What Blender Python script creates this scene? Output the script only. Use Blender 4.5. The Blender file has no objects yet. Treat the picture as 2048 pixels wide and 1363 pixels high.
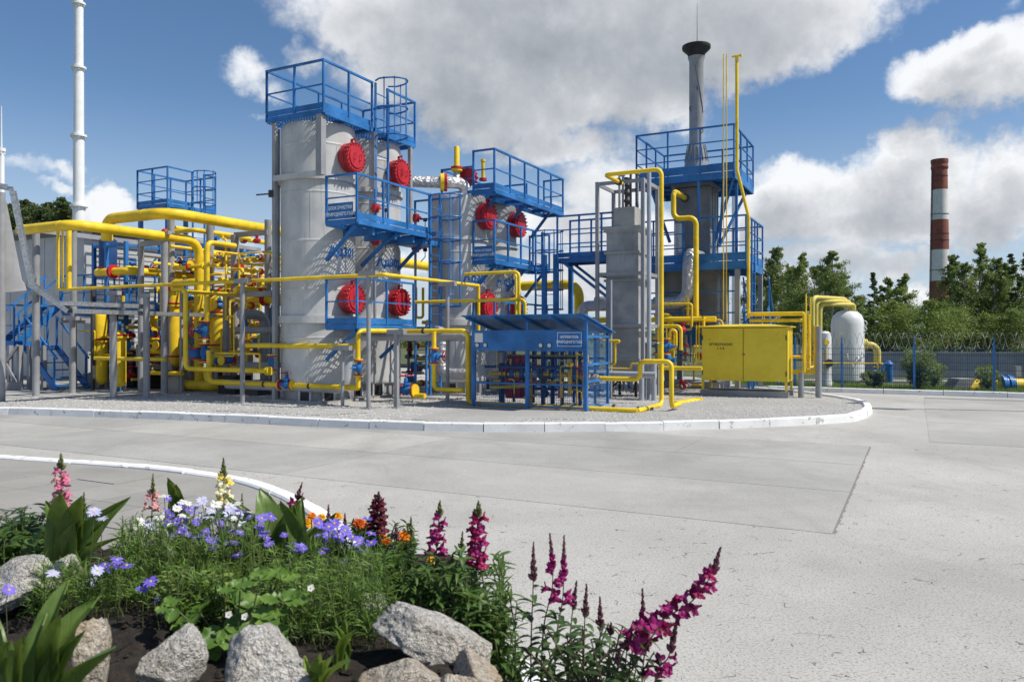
import bpy, math, random
from mathutils import Vector, Matrix, noise
from math import sin, cos, pi, radians, atan2, sqrt

# ------------------------------------------------------------------ camera, sky, sun, exposure
scene = bpy.context.scene
F = 1560.0            # focal length in photo pixels (2048 wide)
CX, HY = 1024.0, 675.0
CAM = Vector((0, 0, 1.6))
cam_d = bpy.data.cameras.new('camera'); cam = bpy.data.objects.new('camera', cam_d)
scene.collection.objects.link(cam)
cam.location = CAM; cam.rotation_euler = (pi/2, 0, 0)
cam_d.sensor_width = 36; cam_d.lens = 36*F/2048; cam_d.shift_y = -6.5/2048
cam_d.clip_start = 0.05; cam_d.clip_end = 3000
cam_d.dof.use_dof = True; cam_d.dof.focus_distance = 6.0; cam_d.dof.aperture_fstop = 7.0
scene.camera = cam
scene.view_settings.view_transform = 'Standard'; scene.view_settings.look = 'None'
scene.view_settings.exposure = 0.2; scene.view_settings.gamma = 1.0
scene.view_settings.use_curve_mapping = False
try:
    scene.cycles.use_denoising = True
    scene.cycles.max_bounces = 6; scene.cycles.transparent_max_bounces = 8
    scene.cycles.caustics_reflective = False; scene.cycles.caustics_refractive = False
except Exception: pass

SUN_AZ, SUN_EL = radians(103), radians(53)       # azimuth clockwise from +Y
sun_dir = Vector((sin(SUN_AZ)*cos(SUN_EL), cos(SUN_AZ)*cos(SUN_EL), sin(SUN_EL)))
sd = bpy.data.lights.new('sun', 'SUN'); sun = bpy.data.objects.new('sun', sd)
scene.collection.objects.link(sun)
sd.energy = 4.5; sd.angle = radians(0.53); sd.color = (1.0, 0.94, 0.85)
sun.rotation_euler = sun_dir.to_track_quat('Z', 'Y').to_euler(); sun.location = (20, -20, 40)

world = bpy.data.worlds.new('World'); scene.world = world; world.use_nodes = True
wt = world.node_tree; wt.nodes.clear()
try: world.cycles.sampling_method = 'MANUAL'; world.cycles.sample_map_resolution = 512
except Exception: pass
WN, WL = wt.nodes, wt.links
def wmath(op, a, b=None, c=None, clamp=False):
    n = WN.new('ShaderNodeMath'); n.operation = op; n.use_clamp = clamp
    for i, x in enumerate((a, b, c)):
        if x is None: continue
        if isinstance(x, (int, float)): n.inputs[i].default_value = x
        else: WL.new(x, n.inputs[i])
    return n.outputs[0]
def wvec(op, a, b=None):
    n = WN.new('ShaderNodeVectorMath'); n.operation = op
    for i, x in enumerate((a, b)):
        if x is None: continue
        if isinstance(x, tuple): n.inputs[i].default_value = x
        elif isinstance(x, (int, float)): n.inputs['Scale'].default_value = x
        else: WL.new(x, n.inputs[i])
    return n.outputs['Value'] if op in ('DOT_PRODUCT', 'LENGTH') else n.outputs[0]
def wnoise(vec, scale, detail, rough=0.55, lac=2.1):
    n = WN.new('ShaderNodeTexNoise'); WL.new(vec, n.inputs['Vector'])
    n.inputs['Scale'].default_value = scale; n.inputs['Detail'].default_value = detail
    n.inputs['Roughness'].default_value = rough; n.inputs['Lacunarity'].default_value = lac
    return n
def wsmooth(x, lo, hi):
    n = WN.new('ShaderNodeMapRange'); n.interpolation_type = 'SMOOTHSTEP'
    WL.new(x, n.inputs[0]); n.inputs[1].default_value = lo; n.inputs[2].default_value = hi
    return n.outputs[0]
tc = WN.new('ShaderNodeTexCoord'); dirv = wvec('NORMALIZE', tc.outputs['Generated'])
sep = WN.new('ShaderNodeSeparateXYZ'); WL.new(dirv, sep.inputs[0])
az = wmath('ARCTAN2', sep.outputs[0], sep.outputs[1]); el = wmath('ARCSINE', sep.outputs[2])
cmb = WN.new('ShaderNodeCombineXYZ'); WL.new(az, cmb.inputs[0]); WL.new(el, cmb.inputs[1])
AE = cmb.outputs[0]
# clouds: banks of cumulus by azimuth / elevation (photo-pixel centre, half width, half height, weight)
BANKS = [(1180, -10, 560, 150, 1.25), (960, 110, 240, 130, 1.2), (760, 20, 140, 70, .8), (1450, 30, 300, 110, 1.1), (1640, 40, 130, 60, .7), (1080, 195, 240, 80, 1.0), (1240, 140, 190, 100, 1.0),
         (1290, 195, 120, 50, .55), (1110, 300, 150, 60, .75), (1200, 390, 110, 80, .7), (880, 190, 80, 80, .6), (1010, 250, 160, 45, .6),
         (490, 115, 75, 55, .42), (620, 95, 65, 42, .36), (705, 130, 55, 34, .30), (525, 155, 50, 42, .34),
         (1950, 125, 160, 66, .95), (2080, 150, 170, 90, 1.0), (1850, 125, 80, 50, .6), (1900, 245, 110, 24, .22),
         (1640, 375, 200, 78, .95), (1860, 340, 150, 85, 1.0), (2060, 360, 150, 95, 1.0), (1550, 420, 150, 70, .8), (1780, 430, 320, 55, .95),
         (1600, 505, 200, 42, .62), (1820, 515, 220, 32, .5), (1540, 555, 170, 45, .6), (1820, 580, 75, 34, .85), (1990, 530, 100, 24, .35), (2030, 20, 45, 26, .3),
         (220, 435, 64, 44, .9), (60, 335, 110, 16, .10), (130, 370, 80, 10, .06), (330, 500, 230, 36, .35), (700, 580, 280, 40, .4),
         (1130, 565, 190, 60, .75), (1110, 480, 150, 50, .65), (860, 520, 180, 45, .55), (1330, 470, 140, 66, .7), (1360, 560, 160, 50, .6), (490, 232, 40, 12, .10)]
def density(ae, vec, off):
    wa = wnoise(vec, 4.2, 6, .62)
    wav = wvec('SCALE', wvec('SUBTRACT', wa.outputs['Color'], (.5, .5, .5)), .17)
    p = wvec('ADD', ae, wav)
    if off: p = wvec('ADD', p, off)
    best = None
    for (px, py, hw, hh, w) in BANKS:
        a = math.atan((px-CX)/F); e = math.atan((HY-py)/sqrt(F*F+(px-CX)**2)); k = cos(a)
        q = wvec('MULTIPLY', wvec('SUBTRACT', p, (a, e, 0)), (F/(hw*k*k*1.15), F/(hh*k*1.15), 0))
        b = wmath('MULTIPLY_ADD', wvec('DOT_PRODUCT', q, q), -(max(w, 0)*.85+.30), w)
        best = b if best is None else wmath('SMOOTH_MAX', best, b, .12)
    # scattered cumulus over the rest of the sky
    away = wsmooth(wmath('ABSOLUTE', wmath('ADD', ae_az, -.02)), .72, .95)
    high = wsmooth(ae_el, .5, .68)
    rest = wmath('SUBTRACT', wmath('MULTIPLY', wnoise(vec, 1.9, 2, .5).outputs[0], 3.2), 1.80)
    rest = wmath('ADD', rest, wmath('MULTIPLY', wmath('SUBTRACT', wmath('MAXIMUM', away, high), 1.0), 4.0))
    best = wmath('MAXIMUM', best, rest)
    fb = wnoise(vec, 11.0, 8, .6)
    return wmath('ADD', best, wmath('MULTIPLY', wmath('SUBTRACT', fb.outputs[0], .52), 1.9)), fb.outputs[0]
ae_az, ae_el = az, el
d1, fb1 = density(AE, dirv, None)
sh = (0.030, 0.045, 0.0)
dirv2 = wvec('NORMALIZE', wvec('ADD', dirv, (0.028, 0.0, 0.042)))
d2, fb2 = density(AE, dirv2, sh)
alpha = wsmooth(d1, -.15, .56)
core = wsmooth(d1, .15, 1.15)
lit = wmath('SUBTRACT', d1, d2)
b = wmath('ADD', .86, wmath('MULTIPLY', wmath('MULTIPLY', lit, wmath('MULTIPLY_ADD', core, -.55, 1.0)), .34))
b = wmath('SUBTRACT', b, wmath('MULTIPLY', core, .29))
b = wmath('ADD', b, wmath('MULTIPLY', wmath('SUBTRACT', fb1, .5), .10))
b = wmath('MAXIMUM', wmath('MINIMUM', b, .96), .27)
ramp = WN.new('ShaderNodeMix'); ramp.data_type = 'RGBA'
WL.new(wsmooth(b, .25, .9), ramp.inputs['Factor'])
ramp.inputs['A'].default_value = (.49, .57, .69, 1); ramp.inputs['B'].default_value = (.93, .95, .98, 1)
cbg = WN.new('ShaderNodeBackground'); WL.new(ramp.outputs['Result'], cbg.inputs[0]); 
hz = wsmooth(el, -.02, .10); WL.new(wmath('MULTIPLY', b, .92), cbg.inputs[1])
sky = WN.new('ShaderNodeTexSky'); sky.sky_type = 'NISHITA'; sky.sun_disc = False
sky.sun_elevation = SUN_EL; sky.sun_rotation = SUN_AZ; sky.altitude = 200; sky.air_density = 1.0; sky.dust_density = .25; sky.ozone_density = 4.0
hs = WN.new('ShaderNodeHueSaturation'); hs.inputs['Saturation'].default_value = 1.08; WL.new(sky.outputs[0], hs.inputs['Color'])
sbg = WN.new('ShaderNodeBackground'); WL.new(hs.outputs[0], sbg.inputs[0]); sbg.inputs[1].default_value = 0.098
hbg = WN.new('ShaderNodeBackground'); hbg.inputs[0].default_value = (.62, .74, .90, 1); hbg.inputs[1].default_value = .75
hmix = WN.new('ShaderNodeMixShader'); WL.new(wmath('MULTIPLY', wsmooth(wmath('MULTIPLY', el, -1.0), -.30, .0), .8), hmix.inputs[0]); WL.new(sbg.outputs[0], hmix.inputs[1]); WL.new(hbg.outputs[0], hmix.inputs[2])
mixw = WN.new('ShaderNodeMixShader'); WL.new(alpha, mixw.inputs[0]); WL.new(hmix.outputs[0], mixw.inputs[1]); WL.new(cbg.outputs[0], mixw.inputs[2])
wo = WN.new('ShaderNodeOutputWorld'); WL.new(mixw.outputs[0], wo.inputs[0])

# ------------------------------------------------------------------ geometry helpers
COL = scene.collection
A0 = radians(27.4)
U = Vector((sin(A0), cos(A0), 0)); V = Vector((-cos(A0), sin(A0), 0)); Z = Vector((0, 0, 1))
O = Vector((-4.64, 18.7, 0))
def P(u, v, z): return O + U*u + V*v + Z*z
def ray(px, py): return Vector(((px-CX)/F, 1.0, (HY-py)/F))
def at(px, py, Y): return CAM + ray(px, py)*Y
def atz(px, py, z):
    d = ray(px, py); return CAM + d*((z-CAM.z)/d.z)
def atx(px, Y, z): return Vector(((px-CX)/F*Y, Y, z))
def along(p, d, px):
    k = (px-CX)/F
    return p + d*((k*p.y - p.x)/(d.x - k*d.y))
def run(start, *moves):
    """axis-aligned route of a pipe: start at (photo column, row, depth), then along U, V or Z"""
    p = at(*start) if isinstance(start, tuple) else Vector(start)
    out = [p.copy()]
    for m in moves:
        k = m[0]
        if k == 'u': p = along(p, U, m[1])
        elif k == 'v': p = along(p, V, m[1])
        elif k == 'z': p = Vector((p.x, p.y, CAM.z + (HY-m[1])/F*p.y))
        elif k == 'Z': p = Vector((p.x, p.y, m[1]))
        elif k == 'du': p = p + U*m[1]
        elif k == 'dv': p = p + V*m[1]
        elif k == 'dz': p = p + Z*m[1]
        elif k == 'to': p = at(*m[1:])
        out.append(p.copy())
    return out
def fillet(path, rad, seg=5):
    path = [Vector(p) for p in path]
    if len(path) < 3 or rad <= 0: return path
    out = [path[0]]
    for i in range(1, len(path)-1):
        a, b, c = path[i-1], path[i], path[i+1]
        d1 = (a-b); d2 = (c-b); l1, l2 = d1.length, d2.length
        if l1 < 1e-5 or l2 < 1e-5: continue
        d1 /= l1; d2 /= l2
        ang = d1.angle(d2)
        if ang > pi-.02 or ang < .05: out.append(b); continue
        t = min(rad/max(math.tan(ang/2), .05), l1*.49, l2*.49)
        r = t*math.tan(ang/2)
        bis = (d1+d2).normalized(); ctr = b + bis*(r/sin(ang/2))
        p0, p1 = b+d1*t, b+d2*t
        v0, v1 = p0-ctr, p1-ctr; tot = v0.angle(v1)
        ax = v0.cross(v1)
        if ax.length < 1e-9: out.append(b); continue
        ax.normalize()
        for k in range(seg+1):
            out.append(ctr + Matrix.Rotation(tot*k/seg, 3, ax) @ v0)
    out.append(path[-1]); return out

class MB:
    def __init__(s): s.v = []; s.f = []
    def add(s, vs, fs):
        n = len(s.v); s.v += [Vector(x) for x in vs]; s.f += [tuple(i+n for i in f) for f in fs]; return s
    def hexa(s, o, a, b, c):
        o, a, b, c = map(Vector, (o, a, b, c))
        vs = [o, o+a, o+a+b, o+b, o+c, o+a+c, o+a+b+c, o+b+c]
        fs = [(0,3,2,1), (4,5,6,7), (0,1,5,4), (1,2,6,5), (2,3,7,6), (3,0,4,7)]
        if a.cross(b).dot(c) < 0: fs = [tuple(reversed(f)) for f in fs]
        return s.add(vs, fs)
    def box(s, x0, x1, y0, y1, z0, z1): return s.hexa((x0,y0,z0), (x1-x0,0,0), (0,y1-y0,0), (0,0,z1-z0))
    def pbox(s, u0, u1, v0, v1, z0, z1): return s.hexa(P(u0,v0,z0), U*(u1-u0), V*(v1-v0), Z*(z1-z0))
    def beam(s, p, q, w, h, up=Z):
        p, q = Vector(p), Vector(q); d = (q-p).normalized(); up = Vector(up)
        x = d.cross(up)
        if x.length < 1e-4: x = d.cross(U)
        x.normalize(); y = x.cross(d).normalized()
        return s.hexa(p - x*w/2 - y*h/2, x*w, y*h, q-p)
    def tube(s, path, r, n=10, caps=True, closed=False, rs=None):
        path = [Vector(p) for p in path]
        pts = []
        for p in path:
            if not pts or (p-pts[-1]).length > 1e-5: pts.append(p)
        m = len(pts)
        if m < 2: return s
        tang = []
        for i in range(m):
            a = pts[i-1] if (i > 0 or closed) else pts[i]; c = pts[(i+1) % m] if (i < m-1 or closed) else pts[i]
            t = (c-a); tang.append(t.normalized() if t.length > 1e-9 else Z)
        t0 = tang[0]; x = t0.cross(Z)
        if x.length < 1e-3: x = t0.cross(U)
        x.normalize(); vs = []; fs = []
        for i in range(m):
            t = tang[i]
            x = (x - t*x.dot(t))
            if x.length < 1e-6: x = t.orthogonal()
            x.normalize(); y = t.cross(x)
            k = 1.0
            if 0 < i < m-1 or closed:
                pass
            rr = rs[i] if rs else r
            for j in range(n):
                an = 2*pi*j/n; vs.append(pts[i] + (x*cos(an) + y*sin(an))*rr)
        rng = range(m if closed else m-1)
        for i in rng:
            a = i*n; b_ = ((i+1) % m)*n
            for j in range(n):
                k = (j+1) % n; fs.append((a+j, a+k, b_+k, b_+j))
        if caps and not closed:
            fs.append(tuple(reversed(range(n)))); fs.append(tuple((m-1)*n+j for j in range(n)))
        return s.add(vs, fs)
    def cyl(s, p, q, r, n=16, r2=None): return s.tube([p, q], r, n, rs=[r, r if r2 is None else r2])
    def lathe(s, prof, base, axis=Z, n=32):
        base = Vector(base); axis = Vector(axis).normalized()
        x = axis.cross(Z)
        if x.length < 1e-3: x = Vector((1,0,0))
        x.normalize(); y = axis.cross(x); vs = []; fs = []
        for (r, h) in prof:
            for j in range(n):
                an = 2*pi*j/n; vs.append(base + axis*h + (x*cos(an)+y*sin(an))*max(r, 1e-4))
        for i in range(len(prof)-1):
            for j in range(n):
                k = (j+1) % n; fs.append((i*n+j, i*n+k, (i+1)*n+k, (i+1)*n+j))
        fs.append(tuple(reversed(range(n)))); fs.append(tuple((len(prof)-1)*n+j for j in range(n)))
        return s.add(vs, fs)
    def arc(s, c, a, b, r, t0, t1, tr, n=6, seg=10, m=6):
        c, a, b = Vector(c), Vector(a), Vector(b)
        return s.tube([c + a*cos(t0+(t1-t0)*i/seg)*r + b*sin(t0+(t1-t0)*i/seg)*r for i in range(seg+1)], tr, m)
    def mesh(s, name, off=Vector((0,0,0)), smooth=True, mats=None):
        me = bpy.data.meshes.new(name)
        me.from_pydata([v-off for v in s.v], [], s.f)
        if smooth:
            me.polygons.foreach_set('use_smooth', [True]*len(me.polygons))
            try: me.set_sharp_from_angle(angle=radians(38))
            except Exception: pass
        me.update(); return me
WLOC = {}
def wloc(o): return WLOC.get(o.name, Vector((0,0,0)))
def part(name, mb, mat, parent=None, loc=None, smooth=True, kind=None, label=None):
    """link a mesh as one object; with a parent it is a part of that thing"""
    L = Vector(loc) if loc is not None else (wloc(parent) if parent is not None else Vector((0,0,0)))
    me = mb.mesh(name, L, smooth); me.materials.append(M[mat] if isinstance(mat, str) else mat)
    o = bpy.data.objects.new(name, me); COL.objects.link(o)
    if parent is not None:
        o.parent = parent; o.location = L - wloc(parent)
    else: o.location = L
    WLOC[o.name] = L
    if kind: o['kind'] = kind
    if label: o['label'] = label
    return o
def inst(name, me, parent, mat3, pl=None):
    """share mesh data: a copy of one piece under its thing; mat3 = world matrix"""
    o = bpy.data.objects.new(name, me); COL.objects.link(o)
    if parent is not None:
        o.parent = parent
        o.matrix_local = Matrix.Translation(-wloc(parent)) @ mat3
    else: o.matrix_world = mat3
    WLOC[o.name] = mat3.translation.copy()
    return o
def thing(name, label, cat, loc, group=None):
    o = bpy.data.objects.new(name, None); COL.objects.link(o); o.location = loc; o.empty_display_size = .2
    o['label'] = label; o['category'] = cat
    if group: o['group'] = group
    WLOC[o.name] = Vector(loc); return o
def tag(o, label, cat, group=None):
    o['label'] = label; o['category'] = cat
    if group: o['group'] = group
    return o
def struct(o): o['kind'] = 'structure'; return o
def basis(x, y, z, t):
    m = Matrix.Identity(4)
    for i, c in enumerate((x, y, z)):
        for j in range(3): m[j][i] = c[j]
    for j in range(3): m[j][3] = t[j]
    return m
def text_mb(s, size, o, right, up, align='CENTER', bold=0.0, thick=.002, xs=1.0):
    cu = bpy.data.curves.new('lettering', 'FONT'); cu.body = s; cu.size = size; cu.align_x = align
    cu.extrude = 0; cu.offset = bold; cu.resolution_u = 2
    ob = bpy.data.objects.new('lettering_source', cu); COL.objects.link(ob)
    dg = bpy.context.evaluated_depsgraph_get(); dg.update()
    me = bpy.data.meshes.new_from_object(ob.evaluated_get(dg))
    mb = MB(); o = Vector(o); nrm = Vector(right).cross(Vector(up)).normalized()
    mb.add([o + Vector(right)*v.co.x*xs + Vector(up)*v.co.y + nrm*thick for v in me.vertices], [tuple(p.vertices) for p in me.polygons])
    bpy.data.objects.remove(ob); bpy.data.curves.remove(cu); bpy.data.meshes.remove(me)
    return mb
# ------------------------------------------------------------------ materials
M = {}
def nodes(name):
    m = bpy.data.materials.new(name); m.use_nodes = True; nt = m.node_tree; nt.nodes.clear()
    out = nt.nodes.new('ShaderNodeOutputMaterial'); b = nt.nodes.new('ShaderNodeBsdfPrincipled')
    nt.links.new(b.outputs[0], out.inputs[0]); M[name] = m
    return m, nt, b, out
def nz(nt, scale, detail=4, rough=.55, coord='Object', dist=0, sc=None):
    t = nt.nodes.new('ShaderNodeTexCoord') if coord != 'World' else nt.nodes.new('ShaderNodeNewGeometry')
    src = t.outputs['Position'] if coord == 'World' else t.outputs[coord]
    if sc:
        mp = nt.nodes.new('ShaderNodeMapping'); mp.inputs['Scale'].default_value = sc
        nt.links.new(src, mp.inputs[0]); src = mp.outputs[0]
    n = nt.nodes.new('ShaderNodeTexNoise'); nt.links.new(src, n.inputs['Vector'])
    n.inputs['Scale'].default_value = scale; n.inputs['Detail'].default_value = detail; n.inputs['Roughness'].default_value = rough
    n.inputs['Distortion'].default_value = dist
    return n.outputs[0]
def rng(nt, x, a, b, lo=0.0, hi=1.0, smooth=True):
    n = nt.nodes.new('ShaderNodeMapRange'); n.interpolation_type = 'SMOOTHSTEP' if smooth else 'LINEAR'
    nt.links.new(x, n.inputs[0])
    for i, v in enumerate((a, b, lo, hi)): n.inputs[i+1].default_value = v
    return n.outputs[0]
def mix(nt, f, a, b, mode='MIX'):
    n = nt.nodes.new('ShaderNodeMix'); n.data_type = 'RGBA'; n.blend_type = mode
    for k, x in (('Factor', f), ('A', a), ('B', b)):
        s = n.inputs[k]
        if isinstance(x, tuple): s.default_value = (*x, 1)
        elif isinstance(x, (int, float)): s.default_value = x
        else: nt.links.new(x, s)
    return n.outputs['Result']
def bump(nt, b, h, strength=.3, dist=.01):
    n = nt.nodes.new('ShaderNodeBump'); n.inputs['Strength'].default_value = strength; n.inputs['Distance'].default_value = dist
    nt.links.new(h, n.inputs['Height']); nt.links.new(n.outputs[0], b.inputs['Normal'])
def paint(name, col, rough=.42, dirt=(.12, .10, .08), dirt_amt=.25, fade=.18, rust=0.0, streak=True, scale=1.0, spec=.4):
    m, nt, b, out = nodes(name)
    big = nz(nt, 1.7*scale, 4, .6, 'World'); fine = nz(nt, 26*scale, 5, .65, 'World')
    st = nz(nt, 3.0, 5, .6, 'World', 0, (7, 7, .45))
    light = tuple(min(1, c*(1+fade)+.012) for c in col); dark = tuple(c*(1-fade) for c in col)
    c = mix(nt, rng(nt, big, .32, .68), dark, light)
    f = rng(nt, st, .55, .82, 0, dirt_amt)
    c = mix(nt, f, c, dirt)
    f2 = rng(nt, fine, .60, .78, 0, dirt_amt*.7); c = mix(nt, f2, c, dirt)
    if rust > 0:
        r = nz(nt, 5.0, 7, .72, 'World'); c = mix(nt, rng(nt, r, .66-.1*rust, .72-.1*rust, 0, .55), c, (.13, .045, .018))
    nt.links.new(c, b.inputs['Base Color'])
    nt.links.new(rng(nt, fine, .3, .7, rough-.1, rough+.16), b.inputs['Roughness'])
    b.inputs['Specular IOR Level'].default_value = spec
    bump(nt, b, nz(nt, 9*scale, 3, .5, 'World'), .10, .012)
    return m
paint('blue', (.018, .148, .41), .42, fade=.22, dirt_amt=.3, dirt=(.06, .08, .10))
paint('blue_dark', (.006, .055, .18), .5, fade=.2)  # dark blue; on the drum and enclosure studs it stands in for shade
paint('yellow', (.80, .55, .014), .42, dirt=(.20, .13, .03), fade=.15, dirt_amt=.45, rust=.10)
paint('yellow_pale', (.64, .53, .11), .45, dirt=(.25, .2, .08), fade=.1, dirt_amt=.3)
paint('yellow_cabinet', (.74, .56, .03), .45, dirt=(.25, .19, .04), fade=.06, dirt_amt=.16, rust=.25)
paint('red', (.44, .013, .022), .42, fade=.2, dirt_amt=.2)
paint('grey_column', (.485, .49, .48), .5, dirt=(.20, .19, .17), fade=.10, dirt_amt=.5)
paint('grey_steel', (.28, .285, .295), .48, fade=.12, dirt_amt=.3)
paint('grey_pipe', (.36, .39, .43), .42, fade=.1, dirt_amt=.25)
paint('grey_furnace', (.235, .24, .24), .55, dirt=(.09, .085, .08), fade=.18, dirt_amt=.5)
paint('grey_heater', (.31, .318, .32), .55, dirt=(.10, .095, .09), fade=.2, dirt_amt=.6)
paint('dark_steel', (.045, .047, .05), .5, fade=.3)
paint('black', (.014, .014, .015), .55, fade=.3)
paint('white_paint', (.78, .79, .79), .4, dirt=(.42, .41, .38), fade=.03, dirt_amt=.25)
paint('cladding', (.42, .43, .435), .45, fade=.06, dirt_amt=.25)
paint('cladding_dark', (.17, .175, .18), .5, fade=.1)
paint('tank_white', (.70, .71, .70), .35, dirt=(.4, .38, .33), fade=.04, dirt_amt=.25)
paint('sign_white', (.80, .82, .84), .5, fade=.02, dirt_amt=.05)
paint('gauge_face', (.75, .74, .68), .3, fade=.02, dirt_amt=.05)
paint('lettering_black', (.02, .02, .02), .6, fade=.1)
paint('lettering_blue', (.02, .15, .45), .5, fade=.1)
paint('concrete_block', (.34, .335, .32), .85, dirt=(.16, .15, .13), fade=.12, dirt_amt=.5)
paint('wall_concrete', (.27, .275, .28), .85, dirt=(.18, .18, .17), fade=.12, dirt_amt=.45)
paint('bark', (.10, .085, .07), .9, fade=.3)
paint('bark_birch', (.50, .49, .46), .8, dirt=(.03, .03, .03), fade=.1, dirt_amt=.8)
paint('stem', (.09, .115, .035), .6, fade=.2, dirt_amt=.1)
paint('stem_red', (.10, .065, .035), .6, fade=.2, dirt_amt=.1)
# crumpled foil insulation
m, nt, b, out = nodes('foil')
b.inputs['Metallic'].default_value = .75; b.inputs['Base Color'].default_value = (.56, .56, .56, 1); b.inputs['Roughness'].default_value = .42
n = nt.nodes.new('ShaderNodeTexVoronoi'); n.inputs['Scale'].default_value = 11
g = nt.nodes.new('ShaderNodeNewGeometry'); nt.links.new(g.outputs['Position'], n.inputs['Vector'])
w = nz(nt, 9, 5, .7, 'World', 1.2)
mm = nt.nodes.new('ShaderNodeMath'); mm.operation = 'ADD'; nt.links.new(n.outputs[0], mm.inputs[0]); nt.links.new(w, mm.inputs[1])
bump(nt, b, mm.outputs[0], .8, .035)
m, nt, b, out = nodes('galvanised')
b.inputs['Metallic'].default_value = .7; b.inputs['Roughness'].default_value = .45
nt.links.new(mix(nt, rng(nt, nz(nt, 14, 4, .6, 'World'), .3, .7), (.30, .32, .34), (.48, .50, .52)), b.inputs['Base Color'])
# white kerb paint, chipped
m, nt, b, out = nodes('kerb_white')
ch = nz(nt, 6.5, 7, .72, 'World'); sp = nz(nt, 60, 4, .6, 'World')
c = mix(nt, rng(nt, nz(nt, 2.5, 4, .6, 'World'), .3, .7), (.74, .74, .72), (.84, .84, .83))
c = mix(nt, rng(nt, sp, .62, .74, 0, .45), c, (.35, .34, .32))
c = mix(nt, rng(nt, ch, .585, .625, 0, .8), c, (.34, .33, .31))
c = mix(nt, rng(nt, nz(nt, 1.3, 6, .7, 'World'), .52, .75, 0, .4), c, (.50, .49, .46))
nt.links.new(c, b.inputs['Base Color']); b.inputs['Roughness'].default_value = .75
bump(nt, b, sp, .35, .006)
# concrete of the yard: rough worn aggregate
def concrete(name, base, var, speck, crack=True, lines=False, tint=False):
    m, nt, b, out = nodes(name)
    big = nz(nt, .33, 5, .62, 'World', .4); mid = nz(nt, 2.3, 6, .66, 'World'); fine = nz(nt, 62, 5, .75, 'World'); fine2 = nz(nt, 230, 2, .5, 'World')
    lo = tuple(x*(1-var) for x in base); hi = tuple(min(1, x*(1+var)) for x in base)
    c = mix(nt, rng(nt, big, .3, .7), lo, hi)
    c = mix(nt, rng(nt, mid, .35, .75, 0, .35), c, tuple(x*.78 for x in base))
    c = mix(nt, rng(nt, fine, .50, .60, 0, speck*.75), c, tuple(x*.42 for x in base))
    c = mix(nt, rng(nt, fine2, .58, .70, 0, speck*.8), c, tuple(min(1, x*1.45) for x in base))
    if tint:
        oi = nt.nodes.new('ShaderNodeObjectInfo')
        c = mix(nt, 1.0, c, mix(nt, oi.outputs['Random'], (.86, .865, .87), (1.07, 1.06, 1.03)), 'MULTIPLY')
    h = fine
    if speck > .5:   # pits left by lost aggregate
        for sc, th, dk in ((38, .20, .55), (85, .27, .5)):
            pv = nt.nodes.new('ShaderNodeTexVoronoi'); pv.inputs['Scale'].default_value = sc; gg = nt.nodes.new('ShaderNodeNewGeometry'); nt.links.new(gg.outputs['Position'], pv.inputs['Vector'])
            sp_ = nt.nodes.new('ShaderNodeSeparateColor'); nt.links.new(pv.outputs['Color'], sp_.inputs[0])
            m1 = rng(nt, pv.outputs['Distance'], th*.55, th*1.15, 1, 0); m2 = rng(nt, sp_.outputs[0], .55, .8)
            k2 = nt.nodes.new('ShaderNodeMath'); k2.operation = 'MULTIPLY'; nt.links.new(m1, k2.inputs[0]); nt.links.new(m2, k2.inputs[1])
            k3 = nt.nodes.new('ShaderNodeMath'); k3.operation = 'MULTIPLY'; nt.links.new(k2.outputs[0], k3.inputs[0]); k3.inputs[1].default_value = dk
            c = mix(nt, k3.outputs[0], c, (.10, .098, .09))
        st = nz(nt, .8, 5, .65, 'World', .6, (1.0, .35, 1)); c = mix(nt, rng(nt, st, .50, .70, 0, .33), c, tuple(x*.55 for x in base))
    if crack:
        vo = nt.nodes.new('ShaderNodeTexVoronoi'); vo.feature = 'DISTANCE_TO_EDGE'; vo.inputs['Scale'].default_value = 8.0
        g = nt.nodes.new('ShaderNodeNewGeometry'); wn = nt.nodes.new('ShaderNodeTexNoise'); nt.links.new(g.outputs['Position'], wn.inputs['Vector']); wn.inputs['Scale'].default_value = 3.5; wn.inputs['Detail'].default_value = 5
        mv = nt.nodes.new('ShaderNodeMix'); mv.data_type = 'VECTOR'; mv.inputs['Factor'].default_value = .22
        nt.links.new(g.outputs['Position'], mv.inputs['A']); nt.links.new(wn.outputs['Color'], mv.inputs['B'])
        nt.links.new(mv.outputs['Result'], vo.inputs['Vector'])
        ck = rng(nt, vo.outputs['Distance'], 0.0, .03, 1, 0)
        brk = rng(nt, nz(nt, 7.5, 3, .6, 'World'), .55, .635)
        k = nt.nodes.new('ShaderNodeMath'); k.operation = 'MULTIPLY'; nt.links.new(ck, k.inputs[0]); nt.links.new(brk, k.inputs[1])
        c = mix(nt, k.outputs[0], c, (.09, .085, .075))
    if lines:   # broom marks of the slab mould
        wv = nt.nodes.new('ShaderNodeTexWave'); wv.inputs['Scale'].default_value = 9; wv.inputs['Distortion'].default_value = 1.2; wv.inputs['Detail'].default_value = 3
        mp = nt.nodes.new('ShaderNodeMapping'); mp.inputs['Rotation'].default_value = (0, 0, -A0); g2 = nt.nodes.new('ShaderNodeNewGeometry')
        nt.links.new(g2.outputs['Position'], mp.inputs[0]); nt.links.new(mp.outputs[0], wv.inputs['Vector'])
        c = mix(nt, rng(nt, wv.outputs[0], .3, .9, 0, .10), c, tuple(x*.6 for x in base))
    nt.links.new(c, b.inputs['Base Color']); b.inputs['Roughness'].default_value = .9; b.inputs['Specular IOR Level'].default_value = .25
    bump(nt, b, h, .5, .006)
concrete('concrete_rough', (.445, .437, .405), .15, .95)
concrete('concrete_slab', (.405, .400, .378), .17, .55, crack=False, lines=True, tint=True)
concrete('concrete_path', (.36, .358, .34), .12, .3, crack=False)
concrete('paving', (.30, .293, .272), .14, .3, crack=False, tint=True)
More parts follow.
